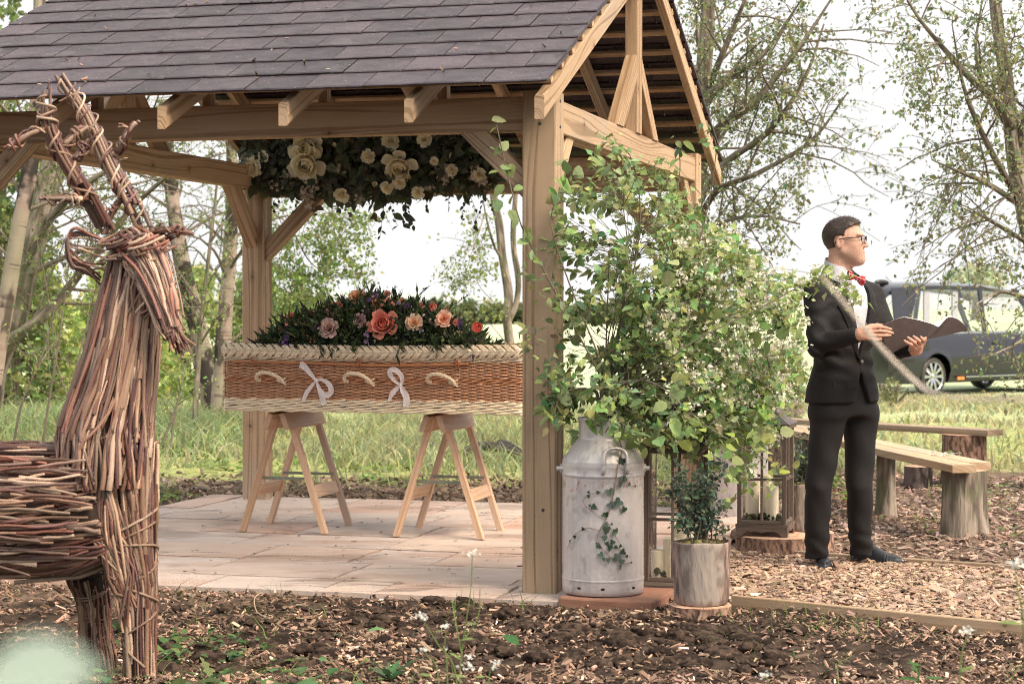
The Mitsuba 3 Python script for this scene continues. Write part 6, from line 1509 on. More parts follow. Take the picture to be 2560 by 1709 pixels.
def finger(pts, r):
    return lambda p: smin(smin(cone_sdf(p, pts[0], pts[1], r * 1.05, r), cone_sdf(p, pts[1], pts[2], r, r * 0.92), 0.002), cone_sdf(p, pts[2], pts[3], r * 0.92, r * 0.72), 0.002)
def hand(fingers, palm, wrist, thumb, joins):
    def f(p):
        d = cone_sdf(p, wrist[0], wrist[1], 0.029, 0.027)
        for a, b, r1, r2 in palm: d = smin(d, cone_sdf(p, a, b, r1, r2), 0.012)
        fd = None
        for pts, r in fingers:
            e = finger(pts, r)(p); fd = e if fd is None else np.minimum(fd, e)
        d = smin(d, fd, 0.006)
        return smin(d, finger(*thumb)(p), 0.007)
    pts = np.vstack([np.array(x[0]) for x in fingers] + [np.array(wrist), np.array(thumb[0])] + [np.array([a, b]) for a, b, *_ in palm])
    return nets(f, pts.min(0) - 0.04, pts.max(0) + 0.04, 0.0035)
A = lambda *k: at(*k)
rh = hand([([A(2174, 821, 9.705), A(2196, 816.5, 9.70), A(2214, 819, 9.70), A(2228, 823, 9.705)], 0.0088), ([A(2176, 830, 9.70), A(2200, 827, 9.69), A(2219, 829, 9.69), A(2232, 832.5, 9.695)], 0.0090), ([A(2174, 838.5, 9.70), A(2196, 838.5, 9.688), A(2213, 838.5, 9.686), A(2226, 838, 9.69)], 0.0086), ([A(2169, 846, 9.70), A(2187, 848, 9.69), A(2200, 847.5, 9.688), A(2211, 846, 9.69)], 0.0076)],
          [(A(2150, 826, 9.735), A(2174, 822, 9.71), 0.018, 0.013), (A(2150, 834, 9.735), A(2175, 832, 9.706), 0.020, 0.014), (A(2148, 842, 9.735), A(2170, 844, 9.706), 0.018, 0.012)], (WR_R, A(2150, 834, 9.735)), ([A(2156, 824, 9.745), A(2176, 814, 9.765), A(2194, 812, 9.775), A(2206, 813, 9.78)], 0.0098), None)
lh = hand([([A(2286, 868, 9.63), A(2278, 861, 9.592), A(2268, 856, 9.59), A(2261, 851.5, 9.597)], 0.0082), ([A(2293, 864, 9.632), A(2287, 856, 9.592), A(2277, 849, 9.59), A(2270, 843.5, 9.598)], 0.0090), ([A(2301, 860, 9.632), A(2298, 852, 9.595), A(2291, 846, 9.594), A(2284, 840.5, 9.60)], 0.0088), ([A(2306, 856, 9.64), A(2309, 850, 9.60), A(2306, 846, 9.598), A(2302, 842, 9.605)], 0.0080)],
          [(A(2284, 878, 9.70), A(2288, 869, 9.64), 0.020, 0.014), (A(2292, 876, 9.70), A(2298, 864, 9.64), 0.021, 0.015), (A(2298, 872, 9.70), A(2306, 858, 9.645), 0.017, 0.012)], (WR_L, A(2291, 876, 9.70)), ([A(2300, 868, 9.69), A(2308, 858, 9.655), A(2312, 850, 9.625), A(2314, 845, 9.60)], 0.0098), None)
core = nets(lambda p: np.minimum(np.minimum(np.maximum(torso(p, -0.035), np.maximum(p[:, 2] - 1.5, 0.9 - p[:, 2])), np.minimum(np.minimum(cone_sdf(p, SH_R, EL_R, 0.045, 0.038), cone_sdf(p, EL_R, WR_R, 0.038, 0.027)), np.minimum(cone_sdf(p, SH_L, EL_L, 0.045, 0.038), cone_sdf(p, EL_L, WR_L, 0.038, 0.027)))),
                                  np.minimum(np.minimum(cone_sdf(p, HP['r'], KN['r'], 0.065, 0.05), cone_sdf(p, KN['r'], AN['r'], 0.05, 0.035)), np.minimum(cone_sdf(p, HP['l'], KN['l'], 0.065, 0.05), cone_sdf(p, KN['l'], AN['l'], 0.05, 0.035)))) + 9 * np.maximum(0.13 - p[:, 2], 0), [1.42, 9.66, 0.05], [2.16, 10.4, 1.55], 0.022)
M, C = catc([hv, rh, lh, core], [c_h, SK * [1.02, 0.95, 0.92], SK * [1.02, 0.95, 0.92], SK])
put(pm, 'body', M, 'skin', C, True, label='face in profile, neck and hands')
def hair(p):
    q = hd(p)
    x, y, z = q[:, 0], np.abs(q[:, 1]), q[:, 2]
    swoop = 0.010 * sstep(0.03, 0.085, z) * sstep(-0.06, 0.06, x) - 0.003 * sstep(0.06, 0.0, z)
    strand = 0.004 * (vfbm(q * [40, 260, 90], 2, 4) - 0.5)
    d = skull(np.stack([x, y, z], 1)) - 0.0075 - swoop - strand
    line = np.interp(z, [-0.09, -0.05, -0.015, 0.0, 0.03, 0.055, 0.075, 0.10, 0.13], [-0.072, -0.048, -0.030, 0.012, 0.012, 0.014, 0.030, 0.080, 0.084])
    line = line + 0.002 * np.sin(q[:, 2] * 400)
    earcut = np.where((z < 0.030) & (z > -0.04), 0.030 - np.hypot((x + 0.012) / 1.0, (z - 0.0) / 1.3), -1.0)
    return np.maximum(np.maximum(d, (x - line) * 0.8), np.maximum(-0.085 - z, earcut))
m = nets(hair, HCN - [0.13, 0.13, 0.10], HCN + [0.12, 0.13, 0.15], 0.0034)
qq = hd(m[0])
put(pm, 'hair', m, 'satin', np.array((0.040, 0.029, 0.026)) * (0.35 + 1.5 * vfbm(qq * [40, 300, 80], 3)[:, None]) * (1.0 + 0.9 * sstep(0.03, -0.05, qq[:, 2])[:, None]), True, label='short dark brown hair, combed up at the front')
_f = m[1]; _n = np.cross(m[0][_f[:, 1]] - m[0][_f[:, 0]], m[0][_f[:, 2]] - m[0][_f[:, 0]]); _c = m[0][_f].mean(1)
_i = rng.choice(len(_f), 2600, p=np.linalg.norm(_n, axis=1) / np.linalg.norm(_n, axis=1).sum()); _n = unit(_n[_i]); _c = _c[_i]
_q = hd(_c); _d = np.stack([np.where(_q[:, 2] > 0.075, 0.5, -0.5), 0.35 * np.sign(_q[:, 1]), np.where(_q[:, 2] > 0.075, 0.55, -0.8)], 1) @ RHD.T + rng.normal(0, 0.25, (2600, 3))
_d = unit(_d - _n * (_d * _n).sum(-1, keepdims=True)) + _n * rng.uniform(0.12, 0.5, (2600, 1))
_s = np.interp(_q[:, 2], [-0.06, 0.03, 0.09, 0.12], [0.008, 0.012, 0.022, 0.026]) * rng.uniform(0.7, 1.3, 2600)
put(pm, 'hair_strands', scatter((np.array([(-0.035, 0, 0), (0.035, 0, 0), (0, 1, -0.12)]), np.array([[0, 1, 2]])), frames(_d, _n), _c - _n * 0.001, _s), 'paint', per(3, jitcol(rng, 2600, (0.040, 0.029, 0.025), 0.4)), kind='stuff')
for s in (-1, 1):
    eb = np.array([(0.086, s * 0.012, 0.033), (0.088, s * 0.030, 0.037), (0.073, s * 0.050, 0.032)])
    put(pm, 'eyebrow', tube(toH(eb), [0.0022, 0.0030, 0.0014], 5, smoothed=10), col=(0.05, 0.035, 0.03))
    e = toH((0.0785, s * 0.031, 0.013)); k = put(pm, 'eye', (sph2.vertices * 0.0105 + e, sph2.faces), 'gloss', (0.62, 0.58, 0.55), True)
    put(k, 'iris', (sph2.vertices * 0.0050 + e + Hf * 0.0068, sph2.faces), 'gloss', (0.05, 0.04, 0.035), True)
gl = thing('glasses', 'black framed glasses worn by the man', 'glasses')
for s in (-1, 1):
    pts = np.array([(0.1045 - 0.006 * (abs(y) / 0.056) ** 2, s * y, z) for y, z in ((0.010, 0.026), (0.034, 0.030), (0.058, 0.027), (0.060, 0.012), (0.052, -0.004), (0.030, -0.007), (0.014, -0.002), (0.009, 0.012), (0.010, 0.026))])
    put(gl, 'frame', tube(toH(pts), 0.0024, 6, caps=False, smoothed=48), 'gloss', (0.012, 0.012, 0.014), True)
    cen = pts[:-1].mean(0); V = toH(np.vstack([cen[None], pts[:-1]])); put(gl, 'lens', (V, np.array([(0, 1 + i, 1 + (i + 1) % 8) for i in range(8)])), 'glass')
    put(gl, 'temple', tube(toH([(0.098, s * 0.060, 0.022), (0.06, s * 0.072, 0.020), (-0.01, s * 0.083, 0.014), (-0.03, s * 0.082, 0.0), (-0.036, s * 0.080, -0.012)]), [0.0030, 0.0028, 0.0024, 0.002, 0.002], 6, smoothed=16), 'gloss', (0.012, 0.012, 0.014), True)
put(gl, 'bridge', tube(toH([(0.104, -0.011, 0.020), (0.108, 0, 0.023), (0.104, 0.011, 0.020)]), 0.0022, 6), 'gloss', (0.012, 0.012, 0.014), True)
# collar and bow tie
an = np.linspace(0, 2 * np.pi, 40)
nc = toH((-0.040, 0, -0.150))
ring = lambda r, z: nc + np.stack([np.cos(an) * r * 1.02, np.sin(an) * r, z], 1) @ np.stack([Fv, Lv, [0, 0, 1.0]], 0)
fr = np.cos(an)
rows = [ring(0.0605, 0.046 - 0.026 * fr), ring(0.0635, 0.047 - 0.026 * fr), ring(0.070, 0.004 - 0.034 * fr), ring(0.080, -0.030 - 0.034 * fr)]
V = np.vstack(rows); i, j = np.meshgrid(np.arange(3), np.arange(39), indexing='ij'); q4 = np.stack([i * 40 + j, i * 40 + j + 1, (i + 1) * 40 + j + 1, (i + 1) * 40 + j], -1).reshape(-1, 4)
put(pm, 'collar', (V, tri(q4)), 'cloth', (0.52, 0.54, 0.60), True)
bt = at(2140, 695, 9.945)
Bf = unit(Fv * 0.9 + np.array([0.2, 0, -0.15])); Bl = unit(Lv * 1.0 + np.array([0, 0, -0.28])); Bu = np.cross(Bf, Bl)
Bu = Bu if Bu[2] > 0 else -Bu
def tartan(a, b):
    base = np.tile(np.array((0.50, 0.035, 0.04)), (len(a), 1))
    for w in (a, b):
        t = np.mod(w / 0.013, 1)
        base = np.where(((t > 0.1) & (t < 0.32))[:, None], base * np.array([0.35, 0.4, 0.6]) + np.array([0.0, 0.004, 0.02]), base)
        base = np.where(((t > 0.60) & (t < 0.68))[:, None], np.array((0.55, 0.42, 0.36)), base)
    return base
ms, cs = [], []
for s in (-1, 1):
    a, b = np.meshgrid(np.linspace(0.0, 0.062, 22), np.linspace(-1, 1, 18), indexing='ij')
    hw = 0.007 + 0.019 * sstep(0.004, 0.045, a)
    for side in (1, -1):
        off = side * (0.006 + 0.006 * np.sin(np.pi * a / 0.062)) * np.sqrt(np.clip(1 - b ** 2, 0, 1)) + 0.003 * np.sin(b * 5 + a * 40)
        P = bt + Bl * (s * a)[..., None] + Bu * (b * hw + 0.10 * a * s * 0)[..., None] + Bf * off[..., None]
        i, j = np.meshgrid(np.arange(21), np.arange(17), indexing='ij'); q4 = np.stack([i * 18 + j, (i + 1) * 18 + j, (i + 1) * 18 + j + 1, i * 18 + j + 1], -1).reshape(-1, 4)
        ms.append((P.reshape(-1, 3), tri(q4))); cs.append(tartan((a + 0.3).ravel(), (b * hw + 0.3).ravel()))
kn = sph2.vertices * [0.010, 0.010, 0.012] + bt; ms.append((kn, sph2.faces)); cs.append(tartan(kn @ Bl + 9, kn @ Bu + 9))
M, C = catc(ms, cs); put(pm, 'bow_tie', M, 'cloth', C, True, label='red tartan bow tie')
# shirt cuffs
for Wr, El in ((WR_R, EL_R), (WR_L, EL_L)):
    d = unit(Wr - El); put(pm, 'cuff', tube([Wr - d * 0.03, Wr + d * 0.010], 0.036, 14), 'cloth', (0.52, 0.54, 0.60), True)
# the folder
fo = thing('folder', 'open brown leather folder with white pages, held in both hands of the man', 'folder')
TP = np.array([A(2190, 820, 9.735), A(2222, 806, 9.76), A(2255, 794, 9.79), A(2285, 798, 9.80), A(2312, 805, 9.79), A(2332, 811, 9.765), A(2347, 817.5, 9.74), A(2357, 808, 9.78), A(2370, 793.5, 9.85), A(2384, 794, 9.88), A(2398, 801, 9.90), A(2410, 813, 9.91), A(2419, 826, 9.92)])
BP = np.array([A(2228, 884, 9.61), A(2243, 876, 9.62), A(2258, 868.5, 9.63), A(2276, 861, 9.63), A(2290, 856, 9.625), A(2302, 852, 9.615), A(2311, 848.5, 9.61), A(2325, 846, 9.65), A(2345, 842, 9.71), A(2362, 838, 9.76), A(2382, 834, 9.82), A(2400, 830, 9.87), A(2419, 827, 9.92)])
def sheet(Tp, Bp, th, n=49, m=12):
    t = np.linspace(0, len(Tp) - 1, n); a, b = spline(Tp, t), spline(Bp, t)
    k = np.linspace(0, 1, m)[None, :, None]; P = a[:, None] * (1 - k) + b[:, None] * k
    du, dv = np.gradient(P, axis=0), np.gradient(P, axis=1); nn = unit(np.cross(du, dv)); nn = nn * np.where(nn[..., 1:2] > 0, -1, 1)
    V = np.vstack([(P + nn * th / 2).reshape(-1, 3), (P - nn * th / 2).reshape(-1, 3)])
    i, j = np.meshgrid(np.arange(n - 1), np.arange(m - 1), indexing='ij'); q4 = np.stack([i * m + j, (i + 1) * m + j, (i + 1) * m + j + 1, i * m + j + 1], -1).reshape(-1, 4)
    N = n * m; ids = np.arange(N).reshape(n, m); loop = np.r_[ids[:-1, 0], ids[-1, :-1], ids[:0:-1, -1], ids[0, :0:-1]]
    return V, tri(np.vstack([q4, q4[:, ::-1] + N, np.stack([loop, np.roll(loop, -1), np.roll(loop, -1) + N, loop + N], 1)]))
def leather(p, n, uv): return mix((0.022, 0.013, 0.011), (0.042, 0.026, 0.022), fbm(p.x * 60, p.y * 60, p.z * 60, 4))
bsdf('leather', {'type': 'twosided', 'm': princ(mikit.proc(leather), 0.6, 0.2)})
put(fo, 'cover', sheet(TP, BP, 0.004), 'leather', label='dark brown leather cover')
c_sp = TP[6]; inn = lambda P, d: P + np.array([0.0, d, 0.004])
for d in (0.010, 0.014):
    put(fo, 'page', sheet(inn(TP[:7] * 0.97 + TP[6] * 0.03, d), inn((BP[:7] * 0.97 + BP[6] * 0.03) * 0.90 + TP[:7] * 0.10, d), 0.0006, 25, 8), 'cloth', (0.80, 0.80, 0.80))
    put(fo, 'page', sheet(inn(TP[6:] * 0.98 + TP[6] * 0.02 + [0, 0, 0.003], d * 1.3), inn(BP[6:] * 0.88 + TP[6:] * 0.12, d * 1.3), 0.0006, 25, 8), 'cloth', (0.80, 0.80, 0.80))
put(fo, 'page', sheet(np.array([A(2328, 812, 9.79), A(2345, 804, 9.82), A(2358, 799, 9.86), A(2371, 794, 9.90)]), np.array([A(2336, 818, 9.765), A(2348, 819, 9.765), A(2358, 812, 9.81), A(2368, 802, 9.87)]), 0.0006, 13, 6), 'cloth', (0.80, 0.80, 0.80))
# ================================================================ THE WILLOW STAG
rng = np.random.default_rng(131)
DY = 6.95
dk = thing('willow_stag', 'life size standing stag woven from brown willow rods, at the left edge of the patio', 'sculpture')
def D(x, y, dy=0.0): return at(x, y, DY + dy)
PXM = FOC / DY
ROD_COL = [(a * 0.88, b * 0.86, c * 0.88) for a, b, c in [(0.26, 0.165, 0.115), (0.34, 0.235, 0.165), (0.20, 0.115, 0.085), (0.145, 0.075, 0.070), (0.40, 0.30, 0.225), (0.17, 0.115, 0.095), (0.22, 0.10, 0.075)]]
rods = []          # (mesh, colour, size) ; the largest become parts
def rod(pts, r, col=None, n=9, taper=0.75, wob=0.004):
    p = spline(np.asarray(pts, float), np.linspace(0, len(pts) - 1, n)) + np.cumsum(rng.normal(0, wob * 0.35, (n, 3)), 0)
    rr = np.linspace(r, r * taper, n) * (1 + 0.10 * (rng.uniform(size=n) < 0.2))
    c = np.array(ROD_COL[rng.integers(len(ROD_COL))] if col is None else col) * math.exp(rng.normal(0, 0.36))
    m = tube(p, rr, 6)
    cc = c * (1 + 0.28 * (vfbm(m[0] * [60, 60, 22], 2, 6)[:, None] - 0.5) * 2)
    cc[-1] = cc[-2] = (0.42, 0.33, 0.24)
    rods.append((m, cc, float(np.linalg.norm(np.diff(p, axis=0), axis=1).sum() * r)))
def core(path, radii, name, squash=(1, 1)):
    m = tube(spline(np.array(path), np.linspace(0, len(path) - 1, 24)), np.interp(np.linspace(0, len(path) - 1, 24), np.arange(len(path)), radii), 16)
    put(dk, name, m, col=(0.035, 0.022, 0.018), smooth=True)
def frame_at(path, t):
    p = spline(np.array(path), np.asarray(t)); e = 1e-2
    tg = unit(spline(np.array(path), np.clip(np.asarray(t) + e, 0, len(path) - 1)) - spline(np.array(path), np.clip(np.asarray(t) - e, 0, len(path) - 1)))
    a = unit(np.cross(tg, [0.0, 1.0, 0.0])); b = np.cross(tg, a)
    return p, tg, a, b
def clad(path, radii, count, r0, seg=(0.25, 0.6), twist=0.25, lift=0.9, arc=(0, 360), outer=0.0):
    """rods lying along a limb whose centre line is path"""
    N = len(path) - 1
    for _ in range(count):
        L = rng.uniform(*seg) * N; t0 = rng.uniform(-0.1 * N, N - L * 0.6); t = np.clip(np.linspace(t0, t0 + L, 6), 0, N)
        th = math.radians(rng.uniform(*arc)) + np.linspace(0, rng.normal(0, twist), 6)
        p, tg, a, b = frame_at(path, t); R = np.interp(t, np.arange(N + 1), radii)
        k = lift + rng.uniform(0, 0.12) + outer
        rod(p + (np.cos(th) * R * k)[:, None] * a + (np.sin(th) * R * k)[:, None] * b, r0 * math.exp(rng.normal(0, 0.33)), wob=0.0065)
NECK = [D(352, 1709 + 60), D(350, 1560), D(346, 1440), D(318, 1330), D(298, 1200), D(272, 1085), D(290, 960), D(312, 840), D(329, 720), D(340, 620)]
NR = np.array([40, 37, 42, 68, 90, 108, 97, 80, 66, 50]) / PXM
core(NECK, NR * 0.86, 'neck_core')
NK2 = [D(262, 1215, -0.02), D(262, 1150, -0.02), D(266, 1075), D(290, 960), D(312, 840), D(329, 720), D(340, 620)]
clad(NK2, np.array([112, 118, 116, 97, 80, 66, 50]) / PXM, 540, 0.0063, (0.30, 0.75), 0.30, 0.90)
clad([D(346, 1440), D(322, 1330), D(308, 1230), D(300, 1120)], np.array([42, 66, 84, 92]) / PXM, 260, 0.0057, (0.5, 0.95), 0.15, 0.90)
clad(NECK[:6], NR[:6], 300, 0.0050, (0.3, 0.75), 0.15, 0.88)
# rods fanning from the shoulder down into the leg
for _ in range(80):
    a0 = rng.uniform(-1, 1)
    rod([D(205 + 70 * abs(a0) + rng.normal(0, 12), 1120 + rng.normal(0, 40), -0.12), D(240 + rng.normal(0, 22), 1280 + rng.normal(0, 20), -0.14), D(285 + rng.normal(0, 16), 1400 + rng.normal(0, 20), -0.09), D(318 + rng.normal(0, 12), 1490 + rng.normal(0, 40), -0.06)], 0.0065)
BODY = [D(270, 1262, 0.02), D(180, 1272, 0.02), D(60, 1275, 0.02), D(-120, 1275, 0.02), D(-330, 1270, 0.02), D(-480, 1262, 0.02), D(-560, 1260, 0.02)]
BR_ = np.array([140, 158, 164, 166, 160, 140, 90]) / PXM
core(BODY, BR_ * 0.88, 'body_core')
clad(BODY, BR_, 760, 0.0066, (0.16, 0.42), 0.10, 0.90)
for _ in range(60):
    x0, y0, sl = rng.uniform(-120, 60), rng.uniform(1140, 1415), rng.normal(0, 16); k = math.sqrt(max(0.05, 1 - ((y0 - 1273) / 165) ** 2)) * 0.235
    rod([D(x0, y0, -k), D(x0 + 80, y0 + sl * 0.5 + rng.normal(0, 4), -k - 0.008), D(x0 + 150 + rng.uniform(0, 40), y0 + sl, -k)], 0.0066)
LEG2 = [D(215, 1430, 0.16), D(232, 1500, 0.20), D(240, 1580, 0.22), D(250, 1660, 0.22), D(262, 1709 + 70, 0.22)]
core(LEG2, np.array([48, 36, 33, 36, 30]) / PXM, 'leg_core'); clad(LEG2, np.array([50, 39, 36, 40, 33]) / PXM, 150, 0.0046, (0.3, 0.8), 0.15, 0.92)
for dx, dy in ((-470, 0.0), (-440, 0.22)):
    HL = [D(dx, 1300, dy), D(dx - 20, 1420, dy), D(dx - 50, 1540, dy), D(dx - 10, 1660, dy), D(dx - 10, 1780, dy)]
    core(HL, np.array([110, 80, 42, 34, 30]) / PXM, 'leg_core'); clad(HL, np.array([115, 84, 46, 37, 33]) / PXM, 70, 0.0065, (0.3, 0.7), 0.15, 0.92)
# the head, hanging to the right, tied at the muzzle
HEAD = [D(320, 606, -0.04), D(360, 642, -0.08), D(396, 720, -0.12), D(420, 797, -0.15), D(434, 838, -0.16)]
HR_ = np.array([46, 50, 38, 25, 20]) / PXM
core(HEAD, HR_ * 0.84, 'head_core'); clad(HEAD, HR_, 210, 0.0046, (0.4, 0.9), 0.2, 0.92)
for _ in range(46):
    a = rng.uniform(-1, 1); rod([D(434 + a * 14, 815, -0.17 + rng.normal(0, 0.02)), D(440 + a * 17, 842, -0.17 + rng.normal(0, 0.02)), D(452 + a * 28 + rng.normal(0, 4), 872 + rng.normal(0, 9), -0.17 + rng.normal(0, 0.03))], 0.0042, n=6)
for _ in range(14):
    x = rng.uniform(290, 360); rod([D(x, 605, -0.08), D(x + rng.uniform(0, 40), 660, -0.14), D(x + rng.uniform(20, 90), 730 + rng.normal(0, 20), -0.13), D(x + rng.uniform(20, 80), 790, -0.1)], 0.0055)
def wrap(path, t0, t1, turns, R, r, n=40, ph=0.0):
    t = np.linspace(t0, t1, n); p, tg, a, b = frame_at(path, t); th = ph + np.linspace(0, turns * 2 * np.pi, n); RR = np.interp(t, np.arange(len(path)), R) if np.ndim(R) else np.full(n, R)
    rod(p + (np.cos(th) * RR)[:, None] * a + (np.sin(th) * RR)[:, None] * b, r, n=n, taper=0.9, wob=0.0015)
for k in range(3): wrap(HEAD, 3.7 + 0.05 * k, 3.85 + 0.05 * k, 1.6, HR_ * 1.08, 0.0035, 30, k)
wrap(NECK, 0.8, 3.1, 2.4, NR * 1.10, 0.0052, 60, 0.4); wrap(NECK, 0.5, 2.9, -2.2, NR * 1.12, 0.0050, 60, 2.0); wrap(NECK, 2.2, 3.4, 0.9, NR * 1.16, 0.0055, 40, 3.6)
for t in (0.6, 1.4, 2.0): wrap(LEG2, t, t + 0.15, 1.2, np.array([52, 41, 38, 43, 36]) / PXM, 0.0035, 26, t)
# the knot of rods on top of the head
for _ in range(34):
    c = D(rng.uniform(285, 392), rng.uniform(584, 634), rng.normal(-0.08, 0.035)); s = rng.uniform(0.03, 0.07); th = np.linspace(0, rng.uniform(2.4, 5), 6) + rng.uniform(0, 6)
    rod(c + np.stack([np.cos(th) * s * 1.3, np.sin(th) * s * 0.8, np.sin(th + 1) * s * 0.55], 1), 0.0068)
def antler(pts, r, k_, w=4):
    P = np.array([D(x, y, d) for x, y, d in pts])
    N = len(P) - 1
    for q in range(k_):
        o = np.stack([np.cos(np.linspace(q * 2.4, q * 2.4 + 1.2, N + 1)), np.sin(np.linspace(q * 2.4, q * 2.4 + 1.2, N + 1))], 1) * np.linspace(r, r * 0.55, N + 1)[:, None]
        e = P + np.c_[o[:, 0], o[:, 1], o[:, 0] * 0.3]
        t0 = 0 if q < 2 else rng.uniform(0, 0.3) * N; t1 = N if q < 3 else N - rng.uniform(0, 0.4) * N
        tt = np.linspace(t0, t1, 8); rod(spline(e, tt), 0.0092 * rng.uniform(0.75, 1.15), n=12, wob=0.002)
    L_a = float(np.linalg.norm(np.diff(P, axis=0), axis=1).sum())
    for q in range(max(2, w // 3)):
        t0 = rng.uniform(0, 0.25) * N; t1 = N - rng.uniform(0.02, 0.25) * N
        wrap(P, t0, t1, rng.choice([-1, 1]) * L_a / rng.uniform(0.13, 0.22), r * 1.24, 0.0046 * rng.uniform(0.7, 1.1), 70, rng.uniform(0, 6))
    for q in range(max(1, w // 4)):
        t = rng.uniform(0.1, 0.9) * N; wrap(P, max(t - 0.10 * N, 0), min(t + 0.10 * N, N), rng.choice([-1.6, 1.6]), r * 1.30, 0.0050, 26, rng.uniform(0, 6))
for pts, r, k_, w in (([(268, 580, -.03), (214, 482, -.08), (164, 403, -.10), (126, 328, -.11), (117, 270, -.11), (119, 222, -.11)], 0.025, 11, 9), ([(118, 320, -.11), (70, 338, -.13), (14, 372, -.14)], 0.017, 6, 3), ([(212, 500, -.08), (160, 498, -.14), (103, 496, -.18)], 0.015, 6, 3),
                       ([(150, 372, -.10), (182, 342, -.08), (212, 316, -.06)], 0.017, 5, 3), ([(182, 402, -.10), (202, 380, -.08), (214, 352, -.07)], 0.016, 5, 3),
                       ([(360, 578, -.03), (330, 510, -.02), (296, 450, -.01), (262, 385, 0.0), (236, 330, 0.0), (207, 274, 0.0), (170, 220, 0.0), (148, 188, 0.0)], 0.026, 11, 9), ([(268, 400, 0.0), (300, 372, -.02), (322, 335, -.04), (345, 304, -.06)], 0.013, 4, 3), ([(298, 500, -.01), (280, 535, -.02), (262, 585, -.04)], 0.009, 4, 3),
                       ([(368, 578, -.05), (420, 574, -.08), (479, 584, -.10)], 0.015, 6, 4)):
    antler(pts, r, k_, w)
for off in (0.0, 0.012, -0.012, 0.02, 0.006):
    rod([D(272 + rng.normal(0, 4), 606, -0.02 + off), D(225, 590 + rng.normal(0, 5), -0.05 + off), D(186, 580 + rng.normal(0, 8), -0.06 + off), D(168, 606 + rng.normal(0, 6), -0.06), D(180, 645 + rng.normal(0, 8), -0.05), D(212, 672 + rng.normal(0, 6), -0.04), D(252, 698 + rng.normal(0, 8), 0.0)], 0.0058, n=22)
for k in range(5): rod([D(262, 612 + 16 * k, -0.02), D(212, 602 + 16 * k + rng.normal(0, 6), -0.05), D(176, 600 + 9 * k, -0.05)], 0.0046)
for x0, y0, x1, y1 in ((205, 318, 242, 330), (296, 318, 340, 326), (322, 325, 298, 312), (118, 222, 113, 208), (148, 255, 190, 240), (300, 402, 320, 392)):
    rod([D(x0, y0, -0.02), D((x0 + x1) / 2 + 3, (y0 + y1) / 2 - 4, -0.03), D(x1, y1, -0.03)], 0.003)
rods.sort(key=lambda r: -r[2] * (1.6 if r[0][0][:, 0].min() > -2.2 else 0.2))
for m, c, _ in rods[:300]: put(dk, 'willow_rod', m, 'satin', c, True)
put(dk, 'small_rods', cat([r[0] for r in rods[300:]]), 'satin', np.vstack([r[1] for r in rods[300:]]), True, kind='stuff')
# ================================================================ LOG BENCHES
rng = np.random.default_rng(141)
def bench(label, A_, B_, zt, planks, stumps, bark, seed):
    k = thing('log_bench', label, 'bench', 'log benches round the clearing')
    A_, B_ = np.array(A_), np.array(B_); d = unit(B_ - A_); n = np.array([d[1], -d[0]])
    for off, w, e0, e1 in planks:
        p0, p1 = np.r_[A_ + n * off + d * e0, zt - 0.024], np.r_[B_ + n * off + d * e1, zt - 0.024]
        put(k, 'plank', beam(p0, p1, w, 0.046, np.r_[n, 0], 0.003), 'pale_board')
    for t, R, fl in stumps:
        s = numbered(k + '__stump'); c = A_ + d * t
        g = float(hgt(c[0], c[1])) - 0.02
        round_log(s, np.r_[c, g], R, zt - 0.048 - g, rng, bark=bark, flare=fl, seed=seed); seed += 1.37
    return k
bench('nearer log bench of two pale planks on bark covered log stumps, behind the man', (2.69, 11.20), (2.14, 14.9), 0.455, [(-0.075, 0.145, 0, 0), (0.08, 0.145, 0.16, 0.1)], [(0.20, 0.128, 0.16), (1.55, 0.06, 0.3), (3.2, 0.12, 0.1)], 'bark', 3)
bench('further log bench of one plank on thick log stumps, next to the black car', (3.60, 14.42), (2.1, 16.1), 0.455, [(0.0, 0.20, 0, 0)], [(0.28, 0.165, 0.12), (1.28, 0.10, 0.1), (2.2, 0.12, 0.1)], 'red_bark', 11)
k = thing('cut_log', 'short blackened log standing on the mulch between the two log benches', 'log'); g = gnd(2302, 1222); round_log(k, g + [0, 0.1, -0.02], 0.105, 0.185, rng, bark='burnt', flare=0.15, seed=21)
bsdf('burnt', princ(mikit.proc(lambda p, n, uv: mix((0.022, 0.018, 0.018), (0.13, 0.10, 0.095), smoothstep(0.35, 0.7, fbm(uv.x * 30, uv.y * 12, 0, 4)))), 0.8, 0.25))
o = gnd(2368, 1138, 0.455)
p = o + rng.normal(0, 1, (16, 3)) * [0.05, 0.03, 0.004] + [0, 0, 0.012]
single('flower_sprig', cat([scatter(leafshape(0.7, 0.1, 0.3, 0.2, 3), frames(rng.normal(size=(16, 3)) * [1, 1, 0.3], rng.normal(0, 0.5, (16, 3)) + [0, 0, 1]), p, np.full(16, 0.035))]), 'small white and green flower sprig lying on the nearer log bench', 'flowers', 'petal', col=per(len(leafshape(0.7, 0.1, 0.3, 0.2, 3)[0]), np.where(rng.uniform(size=(16, 1)) < 0.6, [[0.75, 0.75, 0.7]], [[0.2, 0.3, 0.12]])))

